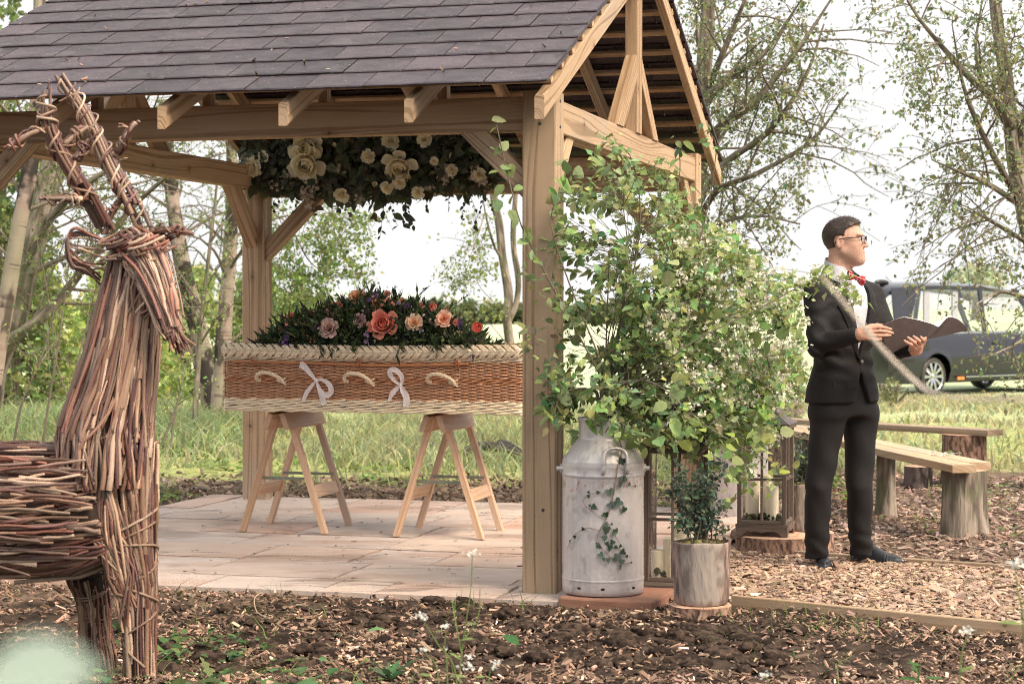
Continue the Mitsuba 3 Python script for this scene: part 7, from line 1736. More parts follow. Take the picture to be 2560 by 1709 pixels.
# ================================================================ THE BLACK CAR
car = thing('car', 'long black hearse with large side windows and silver wheels, parked on the grass', 'car')
bsdf('car_paint', {'type': 'twosided', 'm': princ(rgb(0.085, 0.085, 0.10), 0.13, 0.5, metallic=0.92, clearcoat=1.0, clearcoat_gloss=0.97)})
bsdf('chrome', {'type': 'twosided', 'm': princ(rgb(0.72, 0.72, 0.74), 0.18, 0.5, metallic=1.0)})
CY = 34.6; wc = at(2336, 941, CY); CA = math.radians(39)
Ch, Cr, Cz = np.array([math.cos(CA), math.sin(CA), 0]), np.array([math.sin(CA), -math.cos(CA), 0]), np.array([0, 0, 1.0])
RT = 0.345; CG = wc[2] - RT
HWD = 0.95
CO = np.array([wc[0], wc[1], CG]) - Cr * (HWD - 0.06)          # on the ground, under the middle of the rear axle
def C(x, y, z):
    x, y, z = np.broadcast_arrays(np.asarray(x, float), y, z)
    return CO + x[..., None] * Ch - y[..., None] * Cr * -1 * -1 * -1 + z[..., None] * Cz if False else CO + x[..., None] * Ch + y[..., None] * Cr + z[..., None] * Cz
SIDE = np.array([(0.22, 0.83), (0.30, 0.885), (0.44, 0.930), (0.60, 0.953), (0.715, 0.958), (0.74, 0.948), (0.86, 0.930), (1.00, 0.905), (1.09, 0.872), (1.13, 0.840)])
stx = np.array([-1.10, -1.06, -0.95, -0.6, 0.0, 1.0, 2.2, 3.4, 3.9, 4.4, 4.62, 4.68])
wsc = np.array([0.80, 0.90, 0.96, 1.0, 1.0, 1.0, 1.0, 0.995, 0.98, 0.93, 0.82, 0.72])
tops = np.array([1.02, 1.08, 1.12, 1.13, 1.13, 1.13, 1.13, 1.08, 0.98, 0.88, 0.74, 0.60])
def arch(x):
    """height of the lower edge over the wheels"""
    z = np.full_like(x, 0.24)
    for c in (0.0, 3.55):
        d = np.abs(x - c); z = np.where(d < 0.415, np.maximum(z, RT + np.sqrt(np.clip(0.415 ** 2 - d ** 2, 0, None))), z)
    return z
xs = np.unique(np.r_[np.linspace(-1.10, 4.68, 74), stx, np.linspace(-0.42, 0.42, 25), 3.55 + np.linspace(-0.42, 0.42, 25)])
rows = []
for s in (1, -1):
    tt = np.linspace(0, 1, 22); R = []
    for x in xs:
        zt, w = np.interp(x, stx, tops), np.interp(x, stx, wsc); z0 = float(arch(np.array([x]))[0])
        z = z0 + (zt - z0) * tt
        y = np.interp(0.22 + (z - 0.22) / (zt - 0.22) * 0.91, SIDE[:, 0], SIDE[:, 1]) * w
        fl = 0.012 * sum(np.exp(-((np.hypot(x - c, z - RT) - 0.44) / 0.04) ** 2) for c in (0.0, 3.55))
        R.append(np.stack([np.full(22, x), s * (y + fl), z], 1))
    rows.append(np.array(R))
ms = []
for s, R in zip((1, -1), rows):
    n, m = R.shape[:2]; i, j = np.meshgrid(np.arange(n - 1), np.arange(m - 1), indexing='ij'); q = np.stack([i * m + j, (i + 1) * m + j, (i + 1) * m + j + 1, i * m + j + 1], -1).reshape(-1, 4)
    ms.append((R.reshape(-1, 3), tri(q)))
top = np.stack([rows[0][:, -1], rows[0][:, -1] * [1, 0.5, 1] + [0, 0, 0.012], rows[1][:, -1] * [1, 0.5, 1] + [0, 0, 0.012], rows[1][:, -1]], 1); n = len(xs)
i, j = np.meshgrid(np.arange(n - 1), np.arange(3), indexing='ij'); qt = np.stack([i * 4 + j, (i + 1) * 4 + j, (i + 1) * 4 + j + 1, i * 4 + j + 1], -1).reshape(-1, 4)
bon = xs >= 3.2
ms.append((top.reshape(-1, 3), tri(qt)))
for e in (0, -1):
    a, b = rows[0][e], rows[1][e]; V = np.vstack([a, a * [1, 0.33, 1] + [(-0.03 if e == 0 else 0.05), 0, 0], b * [1, 0.33, 1] + [(-0.03 if e == 0 else 0.05), 0, 0], b]); j, i = np.meshgrid(np.arange(21), np.arange(3)); ms.append((V, tri(np.stack([i * 22 + j, i * 22 + j + 1, (i + 1) * 22 + j + 1, (i + 1) * 22 + j], -1).reshape(-1, 4))))
M = cat(ms); put(car, 'body', (C(*M[0].T), M[1]), 'car_paint', smooth=35)
put(car, 'underside', (lambda b: (C(*b[0].T), b[1]))(box((1.8, 0, 0.40), (5.2, 1.5, 0.36))), col=(0.012, 0.012, 0.013))
# roof and pillars
rx = np.array([-1.02, -0.98, -0.85, -0.5, 0.2, 1.5, 2.4, 2.75, 2.95]); rz = np.array([1.86, 1.93, 1.985, 2.025, 2.045, 2.035, 1.97, 1.90, 1.84]); rw = np.array([0.60, 0.66, 0.70, 0.72, 0.725, 0.72, 0.70, 0.67, 0.64])
R = []
for x, z, w in zip(rx, rz, rw):
    y = np.linspace(-1, 1, 15); R.append(np.stack([np.full(15, x), y * w, z - 0.075 * np.abs(y) ** 4.5], 1))
R = np.array(R); n, m = R.shape[:2]; i, j = np.meshgrid(np.arange(n - 1), np.arange(m - 1), indexing='ij'); q = np.stack([i * m + j, (i + 1) * m + j, (i + 1) * m + j + 1, i * m + j + 1], -1).reshape(-1, 4)
V = np.vstack([R.reshape(-1, 3), R.reshape(-1, 3) - [0, 0, 0.07]]); ids = np.arange(n * m).reshape(n, m); loop = np.r_[ids[:-1, 0], ids[-1, :-1], ids[:0:-1, -1], ids[0, :0:-1]]
put(car, 'roof', (C(*V.T), tri(np.vstack([q, q[:, ::-1] + n * m, np.stack([loop, np.roll(loop, -1), np.roll(loop, -1) + n * m, loop + n * m], 1)]))), 'car_paint', smooth=35)
def panel(name, quad, mat, th=0.04, col=None, parent=car, label=None):
    """a plate between points (x, z) on the leaning side wall, s = side"""
    for s in (1, -1):
        pts = np.array([(x, s * (np.interp(z, [1.10, 1.13, 1.95], [0.862, 0.842, 0.715]) + (0.0 if mat != 'glass' else -0.012)), z) for x, z in quad])
        if mat == 'glass':
            k_ = len(pts); put(parent, name, (C(*pts.T), np.array([(0, a, a + 1) for a in range(1, k_ - 1)])), mat, label=label)
        else:
            P2 = pts - np.array([0, s * th, 0]); put(parent, name, hull(C(*np.vstack([pts, P2]).T)), mat, col, label=label)
panel('pillar', [(-1.0, 1.12), (-0.66, 1.12), (-0.46, 1.72), (-0.36, 1.90), (-0.25, 1.96), (-0.95, 1.92)], 'car_paint')
panel('pillar', [(1.46, 1.12), (1.56, 1.12), (1.56, 1.97), (1.46, 1.97)], 'car_paint')
panel('pillar', [(3.15, 1.10), (3.28, 1.10), (2.62, 1.93), (2.48, 1.93)], 'car_paint')
panel('window', [(-0.66, 1.125), (1.46, 1.125), (1.46, 1.965), (-0.25, 1.965), (-0.36, 1.90), (-0.46, 1.72)], 'glass')
panel('window', [(1.56, 1.125), (3.15, 1.105), (2.48, 1.94), (1.56, 1.965)], 'glass')
panel('window_trim', [(-0.70, 1.105), (3.2, 1.09), (3.2, 1.118), (-0.70, 1.130)], 'chrome', 0.02)
for s in (1, -1):          # inner posts of the deck and the rear glass frame
    for x in (0.05, 0.85): put(car, 'deck_post', (lambda b: (C(*b[0].T), b[1]))(box((x, s * 0.66, 1.52), (0.16, 0.03, 0.82))), 'paint', (0.42, 0.42, 0.46))
V = np.array([(-1.07, -0.70, 1.06), (-1.07, 0.70, 1.06), (-1.0, 0.60, 1.84), (-1.0, -0.60, 1.84)]); put(car, 'rear_window', (C(*V.T), np.array([[0, 1, 2], [0, 2, 3]])), 'dark_glass')
bsdf('dark_glass', {'type': 'twosided', 'm': princ(rgb(0.03, 0.035, 0.04), 0.08, 0.6, clearcoat=1.0)})
V = np.array([(3.25, -0.74, 1.09), (3.25, 0.74, 1.09), (2.72, 0.63, 1.90), (2.72, -0.63, 1.90)]); put(car, 'windscreen', (C(*V.T), np.array([[0, 1, 2], [0, 2, 3]])), 'glass')
put(car, 'deck', (lambda b: (C(*b[0].T), b[1]))(box((0.3, 0, 1.10), (2.6, 1.5, 0.04))), col=(0.40, 0.33, 0.30))
for s in (1, -1):
    w = put(car, 'tail_light', hull(C(*np.array([(x, s * y, z) for x, y in ((-1.07, 0.62), (-1.09, 0.60), (-1.0, 0.90), (-0.80, 0.945), (-0.80, 0.92)) for z in (0.70, 0.79)]).T)), 'gloss', (0.55, 0.03, 0.025))
    put(car, 'side_marker', (lambda b: (C(*b[0].T), b[1]))(box((0.70, s * 0.925, 0.300), (0.19, 0.02, 0.055))), 'gloss', (0.85, 0.25, 0.06))
    put(car, 'sill_strip', (lambda b: (C(*b[0].T), b[1]))(box((1.95, s * 0.925, 0.325), (2.2, 0.02, 0.022))), 'chrome')
    put(car, 'door_handle', (lambda b: (C(*b[0].T), b[1]))(box((1.75, s * 0.945, 0.93), (0.20, 0.03, 0.035))), 'satin', (0.03, 0.03, 0.035))
    put(car, 'headlight', hull(C(*np.array([(x, s * y, z) for x, y in ((4.66, 0.50), (4.62, 0.74), (4.40, 0.86)) for z in (0.60, 0.72)]).T)), 'gloss', (0.7, 0.7, 0.72))
for x in (1.50, 2.95):
    for s in (1, -1): put(car, 'door_seam', tube(C(np.full(6, x), s * (np.interp(np.linspace(0.34, 1.10, 6), SIDE[:, 0], SIDE[:, 1]) + 0.001), np.linspace(0.34, 1.10, 6)), 0.006, 5), 'satin', (0.01, 0.01, 0.01))
put(car, 'fuel_flap', (lambda b: (C(*b[0].T), b[1]))(box((-0.32, 0.938, 0.90), (0.2, 0.012, 0.16), ch=0.02)), 'car_paint')
put(car, 'aerial_pod', (C(*(sph2.vertices * [0.19, 0.06, 0.045] + [-0.80, 0.35, 2.03]).T), sph2.faces), 'gloss', (0.02, 0.02, 0.022), True)
put(car, 'aerial', tube([C(-0.35, 0.2, 2.03), C(-0.52, 0.2, 2.13)], 0.005, 5), 'satin', (0.05, 0.05, 0.05))
for x in (0.0, 3.55):
    for s in (1, -1):
        k = numbered(car + '__wheel'); o = C(x, s * (HWD - 0.06 - 0.11), RT)
        Rw = np.stack([Ch, Cz, Cr * s], 1)
        def wl(prof, n=44):
            v, f = lathe(prof, n); return v @ Rw.T + o, f
        put(k, 'tyre', wl([(0.255, -0.10), (0.31, -0.115), (0.335, -0.10), (0.345, -0.06), (0.345, 0.06), (0.337, 0.092), (0.315, 0.110), (0.285, 0.114), (0.256, 0.104)]), 'satin', (0.05, 0.046, 0.045), True)
        put(k, 'rim', wl([(0.252, -0.09), (0.240, -0.05), (0.238, 0.06), (0.246, 0.095), (0.258, 0.106), (0.262, 0.100)]), 'chrome', smooth=True)
        ms = []
        for t in range(10):
            a = 2 * np.pi * t / 10; r0 = np.array([math.cos(a), math.sin(a)]); e = np.array([-r0[1], r0[0]])
            P = [np.r_[r0 * r + e * w * g, z] for r, w, z in ((0.05, 0.020, 0.085), (0.15, 0.021, 0.095), (0.248, 0.030, 0.090)) for g in (-1, 1)] + [np.r_[r0 * r + e * w * g, z] for r, w, z in ((0.05, 0.018, 0.05), (0.248, 0.026, 0.06)) for g in (-1, 1)]
            v, f = hull(np.array(P)); ms.append((v @ Rw.T + o, f))
        put(k, 'spokes', cat(ms), 'chrome'); put(k, 'hub', wl([(0.0001, 0.105), (0.03, 0.104), (0.055, 0.095), (0.06, 0.05)], 20), 'chrome', smooth=True)
        put(k, 'brake_disc', wl([(0.0001, 0.02), (0.16, 0.02), (0.16, -0.02)], 24), 'satin', (0.06, 0.055, 0.055))
# ================================================================ TREES, SHRUBS AND FOREGROUND PLANTS
rng = np.random.default_rng(151)
_bid = [0]
def trunk(pts, radii, sides=14, n=None):
    """a tapering limb with uv for bark; pts world points"""
    pts = np.asarray(pts, float); n = n or max(8, 5 * len(pts))
    t = np.linspace(0, len(pts) - 1, n); p = spline(pts, t); r = np.interp(t, np.arange(len(radii)) * (len(pts) - 1) / (len(radii) - 1), radii)
    s1 = np.r_[0, np.cumsum(np.linalg.norm(np.diff(p, axis=0), axis=1))]
    tg = unit(np.gradient(p, axis=0)); a = unit(np.cross(tg[0], [0.3, 1, 0.1])); A = [a]
    for i in range(1, n): A.append(unit(A[-1] - tg[i] * np.dot(A[-1], tg[i])))
    A = np.array(A); B = np.cross(tg, A); ang = np.arange(sides + 1) * 2 * np.pi / sides
    lump = 1 + 0.12 * (vnoise(np.stack(np.broadcast_arrays(np.cos(ang)[None] * 1.5, np.sin(ang)[None] * 1.5, s1[:, None] * 4), -1) + _bid[0] * 7.3) - 0.5) * 2
    rr = r[:, None] * lump
    V = p[:, None] + rr[..., None] * (np.cos(ang)[None, :, None] * A[:, None] + np.sin(ang)[None, :, None] * B[:, None])
    _bid[0] += 1
    U = np.stack([np.tile(ang * r.mean(), (n, 1)), np.repeat(s1[:, None], sides + 1, 1) % 15.5 + 16.0 * _bid[0]], -1)
    i, j = np.meshgrid(np.arange(n - 1), np.arange(sides), indexing='ij'); w = sides + 1
    q = np.stack([i * w + j, i * w + j + 1, (i + 1) * w + j + 1, (i + 1) * w + j], -1).reshape(-1, 4)
    return (V.reshape(-1, 3), tri(q), U.reshape(-1, 2)), p, r
class Tree:
    def __init__(s, name, label, bark, col, group=None, leaf=0.034):
        s.k = thing(name, label, 'tree', group); s.bark, s.col, s.leaf = bark, np.array(col) * 1.5, leaf
        s.tw, s.lp, s.lf, s.S = [], [], [], []
    def limb(s, pts, radii, name='limb', sides=10, px=True):
        pts = np.array([at(*q) for q in pts]) if px else np.asarray(pts, float)
        m, p, r = trunk(pts, radii, sides); put(s.k, name, m, s.bark, smooth=True); s.S.append(p)
        return p, r
    def grow(s, p, r, L, n, level, up=0.25, droop=0.0, t0=0.2, spread=0.9):
        """n side branches along the path p, each bearing smaller ones and, at the last level, leaves"""
        for _ in range(n):
            i = int(rng.uniform(t0, 0.98) * (len(p) - 1)); tg = unit(p[min(i + 1, len(p) - 1)] - p[max(i - 1, 0)])
            side = unit(np.cross(tg, rng.normal(size=3)))
            d = unit(tg * rng.uniform(0.3, 0.9) + side * spread + [0, 0, up])
            l = L * rng.uniform(0.55, 1.15); m = 9
            t = np.linspace(0, 1, m)[:, None]
            q = p[i] + d * l * t + np.array([0, 0, -droop * l]) * t ** 2 + np.cumsum(rng.normal(0, 0.018 * l, (m, 3)), 0) * t
            r0 = max(min(r[min(i, len(r) - 1)] * 0.55, 0.012 * l + 0.002), 0.0022)
            s.tw.append(tube(q, np.linspace(r0, max(r0 * 0.3, 0.0016), m), 5 if r0 > 0.006 else 3, caps=False)); s.S.append(q)
            if level > 0: s.grow(q, np.linspace(r0, r0 * 0.3, m), L * 0.48, max(3, int(n * 0.75)) if level > 1 else 5, level - 1, up * 0.6, droop, 0.15, spread)
            else: s.leaves(q, 12)
    def leaves(s, q, n):
        i = rng.integers(2, len(q), n); P = q[i] + rng.normal(0, s.leaf * 0.7, (n, 3))
        s.lp.append(P); s.lf.append(unit(rng.normal(size=(n, 3)) + [0, 0, -0.4]))
    def fill(s, poly, dep, sd, n, nl, twig=0.7, clump=60.0):
        """leafy twigs filling the outline poly (pixels) about the depth dep, each joined to the nearest branch"""
        from scipy.spatial import cKDTree
        poly = [np.array(a, float) for a in poly]; lo, hi = np.min(poly, 0), np.max(poly, 0)
        Q = np.stack([rng.uniform(lo[0], hi[0], n * 8), rng.uniform(lo[1], hi[1], n * 8)], 1); Q = Q[inside(poly, Q)]
        Q = Q[rng.uniform(0, 1, len(Q)) < sstep(0.42, 0.58, vfbm(np.c_[Q / clump, 0 * Q[:, :1]], 3, int(dep * 7)))][:n]
        P = np.array([at(x, y, dep + rng.normal(0, sd)) for x, y in Q]); S = np.vstack(s.S); d, i = cKDTree(S).query(P)
        o = np.argsort(d); S2 = S.copy(); new = []
        for a in o:
            c = S2[i[a]]
            if new:
                N_ = np.array(new); dn = np.linalg.norm(N_ - P[a], axis=1); b = dn.argmin()
                if dn[b] < d[a] * 0.8: c = N_[b]
            v = P[a] - c; l = np.linalg.norm(v)
            q = spline(np.array([c, c + v * 0.5 + rng.normal(0, 0.07 * l, 3) + [0, 0, 0.05 * l], P[a]]), np.linspace(0, 2, 7))
            s.tw.append(tube(q, np.linspace(0.004 + 0.003 * min(l, 1), 0.0016, 7), 3, caps=False)); new += list(q[2:])
            e = P[a] + unit(v + [0, 0, -0.2 * l]) * np.linspace(-0.16, 0.16, 7)[:, None] + rng.normal(0, 0.01, (7, 3))
            s.leaves(e, nl)
    def done(s, dv=0.28):
        if s.tw: put(s.k, 'twigs', cat(s.tw), 'twig', smooth=True, kind='stuff')
        if s.lp:
            P, F_ = np.vstack(s.lp), np.vstack(s.lf); n = len(P)
            M = scatter(LEAF_FAR, frames(F_, np.c_[rng.normal(0, 0.8, (n, 2)), np.ones(n)]), P, s.leaf * np.exp(rng.normal(0, 0.28, n)))
            put(s.k, 'leaves', M, 'leaf', per(4, jitcol(rng, n, s.col, dv, 0.14)), kind='stuff')
LG, MG, YG = (0.19, 0.24, 0.095), (0.13, 0.165, 0.07), (0.27, 0.32, 0.12)
GRP = 'trees round the clearing'
# --- left of the shelter
t = Tree('birch_tree', 'pale barked birch trunk at the left edge, behind the antlers of the stag', 'birch', MG)
p, r = t.limb([(-40, 1080, 16.5), (-12, 920, 16.5), (18, 740, 16.5), (48, 560, 16.5), (78, 400, 16.5), (95, 200, 16.5), (100, -150, 16.6)], [0.085, 0.07, 0.068, 0.062, 0.045], 'trunk', 16); t.grow(p, r, 1.3, 9, 1, 0.2, 0.2, 0.45); t.done()
t = Tree('leaning_tree', 'thick dark trunked tree leaning right behind the stag', 'bark', MG)
p, r = t.limb([(-60, 1090, 18), (-10, 900, 18), (40, 760, 18), (85, 600, 18), (130, 420, 18), (165, 200, 18), (180, -120, 18)], [0.16, 0.125, 0.12, 0.11, 0.10, 0.06], 'trunk', 16); t.grow(p, r, 1.5, 12, 1, 0.2, 0.1, 0.4)
p, r = t.limb([(-50, 930, 17.6), (0, 872, 17.5), (80, 815, 17.4), (150, 745, 17.3), (210, 670, 17.2), (330, 520, 17.0), (430, 430, 16.8)], [0.075, 0.062, 0.05, 0.03, 0.015]); t.grow(p, r, 1.2, 14, 1, 0.2, 0.05, 0.1)
p, r = t.limb([(110, 560, 18), (205, 470, 17.5), (330, 400, 17.2), (480, 395, 17)], [0.04, 0.02, 0.008]); t.grow(p, r, 0.9, 9, 1)
p, r = t.limb([(60, 690, 18), (170, 640, 17.6), (300, 600, 17.4), (420, 600, 17)], [0.03, 0.018, 0.006]); t.grow(p, r, 0.8, 8, 1)
p, r = t.limb([(100, 520, 18), (150, 440, 18.2), (330, 330, 18.4), (520, 270, 18.5)], [0.05, 0.03, 0.01]); t.grow(p, r, 1.2, 10, 1); t.done()
t = Tree('birch_tree', 'mottled birch behind the head of the stag', 'birch', MG)
p, r = t.limb([(560, 1090, 25), (520, 960, 25), (497, 830, 25), (462, 690, 25), (440, 560, 25), (425, 430, 25), (410, 250, 25)], [0.16, 0.125, 0.11, 0.09, 0.07], 'trunk', 16); t.grow(p, r, 1.6, 12, 1, 0.1, 0.35, 0.35); t.done()
t = Tree('birch_tree', 'birch with peeling bark just left of the rear left post', 'birch', MG)
p, r = t.limb([(545, 1080, 24), (552, 960, 24), (562, 800, 24), (575, 640, 24), (580, 480, 24), (575, 250, 24)], [0.12, 0.10, 0.092, 0.08, 0.06], 'trunk', 16); t.grow(p, r, 1.6, 14, 1, 0.1, 0.4, 0.3)
t.fill([(560, 480), (640, 360), (700, 520), (690, 700), (600, 760), (545, 640)], 22, 1.2, 110, 10); t.done()
t = Tree('thin_tree', 'slender grey stem standing in the grass left of the coffin', 'bark', LG)
p, r = t.limb([(492, 1122, 19.2), (488, 1040, 19.2), (496, 900, 19.2), (505, 780, 19.2), (522, 640, 19.2), (538, 500, 19.2), (550, 380, 19.2)], [0.034, 0.028, 0.024, 0.016, 0.01], 'trunk', 10); t.grow(p, r, 0.8, 12, 1, 0.3, 0.1, 0.35); t.done()
for x0, y0, x1, y1, Y, lab in ((95, 1190, 175, 640, 15.5, 'tallest thin bare sapling behind the back of the stag'), (150, 1150, 250, 700, 16, 'thin sapling leaning right, just left of the neck of the stag'), (30, 1130, 140, 760, 15.2, 'leftmost thin sapling, leaning right at the left edge'),
                              (200, 1110, 130, 800, 17, 'thin sapling leaning left behind the back of the stag'), (405, 1110, 450, 880, 17, 'thin sapling under the muzzle of the stag'), (425, 1140, 470, 900, 17.5, 'thin sapling between the muzzle of the stag and the slender grey stem'), (305, 1100, 330, 880, 17, 'thin sapling mostly hidden behind the neck of the stag')):
    t = Tree('sapling', lab, 'twig', LG, 'thin saplings behind the stag')
    p, r = t.limb([(x0, y0, Y), ((x0 * 2 + x1) / 3 + rng.normal(0, 8), (y0 * 2 + y1) / 3, Y), ((x0 + 2 * x1) / 3 + rng.normal(0, 8), (y0 + 2 * y1) / 3, Y), (x1, y1, Y)], [0.013, 0.009, 0.004], 'stem', 6); t.grow(p, r, 0.5, 8, 0, 0.3, 0.1, 0.3); t.done()
# --- seen through the shelter
t = Tree('drooping_birch', 'birch behind the shelter with long drooping leafy twigs over the flowers', 'birch', (0.135, 0.18, 0.065), leaf=0.045)
p, r = t.limb([(640, 1060, 21), (650, 900, 21), (655, 700, 21), (650, 450, 21), (660, 150, 21)], [0.09, 0.08, 0.07, 0.05], 'trunk', 12)
for a in (([(655, 420, 21), (730, 380, 20.6), (800, 420, 20.2), (830, 520, 20), (840, 640, 20)], 0.02), ([(655, 520, 21), (720, 560, 20.5), (780, 660, 20.2), (870, 700, 20)], 0.015), ([(655, 640, 21), (720, 690, 20.8), (800, 740, 20.6), (880, 745, 20.4)], 0.014), ([(655, 360, 21), (760, 340, 20), (880, 420, 19.6), (900, 520, 19.5)], 0.016)):
    p, r = t.limb(a[0], [a[1], a[1] * 0.5, 0.003], sides=6); t.grow(p, r, 0.45, 9, 0, -0.3, 0.6, 0.2)
t.fill([(685, 590), (760, 600), (800, 560), (850, 520), (900, 570), (935, 560), (905, 640), (925, 680), (905, 740), (830, 770), (760, 760), (690, 790)], 20.2, 0.6, 330, 9, clump=34)
t.fill([(690, 500), (800, 480), (930, 500), (925, 620), (850, 600), (740, 610)], 20, 0.6, 90, 8, clump=30); t.done()
t = Tree('forked_tree', 'slim tree with two grey stems just left of the front post, seen through the shelter', 'bark', (0.16, 0.20, 0.07), leaf=0.042)
p, r = t.limb([(1290, 985, 22), (1278, 880, 22), (1268, 800, 22), (1271, 735, 22), (1256, 640, 22), (1248, 560, 22), (1232, 475, 22), (1225, 350, 22)], [0.055, 0.052, 0.055, 0.052, 0.048, 0.046, 0.042, 0.03], 'stem', 12)
p2, r2 = t.limb([(1272, 800, 22), (1290, 760, 22), (1296, 700, 22), (1284, 620, 22), (1284, 560, 22), (1290, 470, 22), (1300, 330, 22)], [0.04, 0.034, 0.032, 0.03, 0.02], 'stem', 10)
for a in (([(1256, 650, 22), (1234, 610, 21.8), (1215, 540, 21.6), (1205, 480, 21.5)], 0.02), ([(1210, 540, 21.6), (1190, 600, 21.4), (1160, 645, 21.2)], 0.010), ([(1190, 600, 21.4), (1172, 655, 21.3), (1160, 710, 21.2)], 0.005), ([(1275, 870, 22), (1235, 820, 21.8), (1190, 760, 21.6)], 0.008), ([(1262, 780, 22), (1210, 730, 22), (1185, 690, 22)], 0.006)):
    q, rr = t.limb(a[0], [a[1], a[1] * 0.6, 0.003], sides=6); t.grow(q, rr, 0.35, 6, 0, -0.1, 0.3)
t.fill([(1095, 560), (1230, 520), (1240, 700), (1200, 760), (1110, 720)], 21.5, 0.3, 60, 7, clump=36)
t.fill([(1090, 790), (1240, 740), (1290, 860), (1200, 900), (1120, 880)], 21.5, 0.3, 42, 5, clump=36); t.done()
# --- right of the shelter
t = Tree('spreading_tree', 'spreading tree with long rising limbs and small leaves behind the right end of the shelter', 'bark', (0.165, 0.19, 0.10), leaf=0.036)
p, r = t.limb([(1725, 1180, 16.5), (1722, 950, 16.5), (1715, 700, 16.5), (1725, 500, 16.5), (1750, 280, 16.5), (1768, 60, 16.5), (1775, -200, 16.5)], [0.11, 0.10, 0.09, 0.08, 0.065, 0.05], 'trunk', 14)
for pts, r0 in (([(1725, 420, 16.5), (1760, 265, 16.3), (1830, 190, 16.1), (1910, 135, 16), (2010, -10, 15.9)], 0.05), ([(1722, 500, 16.5), (1790, 330, 16.2), (1880, 260, 16), (1990, 130, 15.9), (2090, -20, 15.8)], 0.045), ([(1722, 560, 16.5), (1800, 420, 16.2), (1920, 330, 16), (2010, 200, 15.8), (2060, 60, 15.7)], 0.035), ([(1725, 600, 16.5), (1790, 480, 16.3), (1900, 430, 16), (2030, 350, 15.8), (2120, 230, 15.6)], 0.03),
                ([(1722, 640, 16.5), (1800, 560, 16.2), (1900, 540, 15.9), (2000, 560, 15.7)], 0.022), ([(1740, 300, 16.5), (1800, 150, 16.2), (1850, 30, 16), (1900, -90, 15.9)], 0.035), ([(1755, 250, 16.5), (1750, 120, 17), (1730, -40, 17.3)], 0.03), ([(1720, 560, 16.5), (1770, 400, 16.8), (1830, 300, 17), (1980, 40, 17.2)], 0.03)):
    p, r = t.limb(pts, [r0, r0 * 0.7, 0.006], sides=8); t.grow(p, r, 0.95, 9, 1, 0.15, 0.25, 0.15)
t.fill([(1740, 620), (1700, 350), (1690, 0), (1900, -20), (2080, 40), (2110, 180), (2040, 300), (2010, 420), (1990, 520), (1960, 620), (1850, 700)], 16.2, 0.5, 260, 12, clump=42); t.done()
t = Tree('leaning_tree', 'tree leaning in from the right edge with branches over the black car', 'bark', (0.175, 0.20, 0.105), leaf=0.032)
p, r = t.limb([(2690, 1190, 14.2), (2660, 950, 14.2), (2620, 740, 14.2), (2575, 560, 14.2), (2545, 430, 14.2), (2530, 330, 14.2), (2512, 180, 14.2), (2490, 20, 14.2), (2480, -160, 14.2)], [0.12, 0.10, 0.085, 0.07, 0.055, 0.045, 0.035], 'trunk', 14)
for pts, r0 in (([(2535, 330, 14.2), (2500, 262, 14), (2430, 200, 13.9), (2368, 132, 13.8), (2300, 50, 13.7), (2250, -30, 13.6)], 0.034), ([(2570, 540, 14.2), (2490, 400, 14), (2440, 300, 13.9), (2405, 200, 13.8), (2380, 60, 13.7)], 0.028), ([(2560, 520, 14.2), (2470, 460, 14), (2400, 430, 13.8), (2330, 400, 13.7)], 0.024), ([(2590, 620, 14.2), (2490, 560, 13.9), (2440, 540, 13.8), (2390, 590, 13.7)], 0.018), ([(2545, 400, 14.2), (2570, 250, 14.1), (2590, 60, 14)], 0.04),
                ([(2620, 740, 14.2), (2560, 740, 13.8), (2500, 730, 13.6), (2440, 760, 13.4)], 0.02), ([(2650, 880, 14.2), (2590, 840, 13.8), (2520, 870, 13.5), (2450, 900, 13.3)], 0.018), ([(2530, 330, 14.2), (2470, 240, 14.4), (2440, 120, 14.5), (2460, -20, 14.6)], 0.024)):
    p, r = t.limb(pts, [r0, r0 * 0.7, 0.004], sides=8); t.grow(p, r, *((0.7, 9, 1) if pts[0][1] < 700 else (0.35, 4, 0)), 0.0, 0.3, 0.15)
t.fill([(2180, -20), (2240, 120), (2250, 230), (2300, 330), (2330, 440), (2400, 520), (2420, 650), (2480, 700), (2600, 700), (2600, -20)], 13.9, 0.35, 240, 12, clump=40)
t.fill([(2405, 770), (2460, 720), (2600, 700), (2600, 990), (2520, 980), (2450, 930)], 13.4, 0.2, 34, 10, clump=36); t.done()
t = Tree('far_tree', 'small pale round tree far off beyond the roof of the black car', 'bark', (0.30, 0.33, 0.24), leaf=0.30)
p, r = t.limb([(2440, 800, 110), (2440, 740, 110), (2442, 690, 110)], [0.3, 0.2, 0.1], 'trunk', 8); t.fill([(2375, 706), (2410, 680), (2450, 668), (2490, 690), (2500, 712)], 110, 1.2, 90, 16, clump=9); t.done()
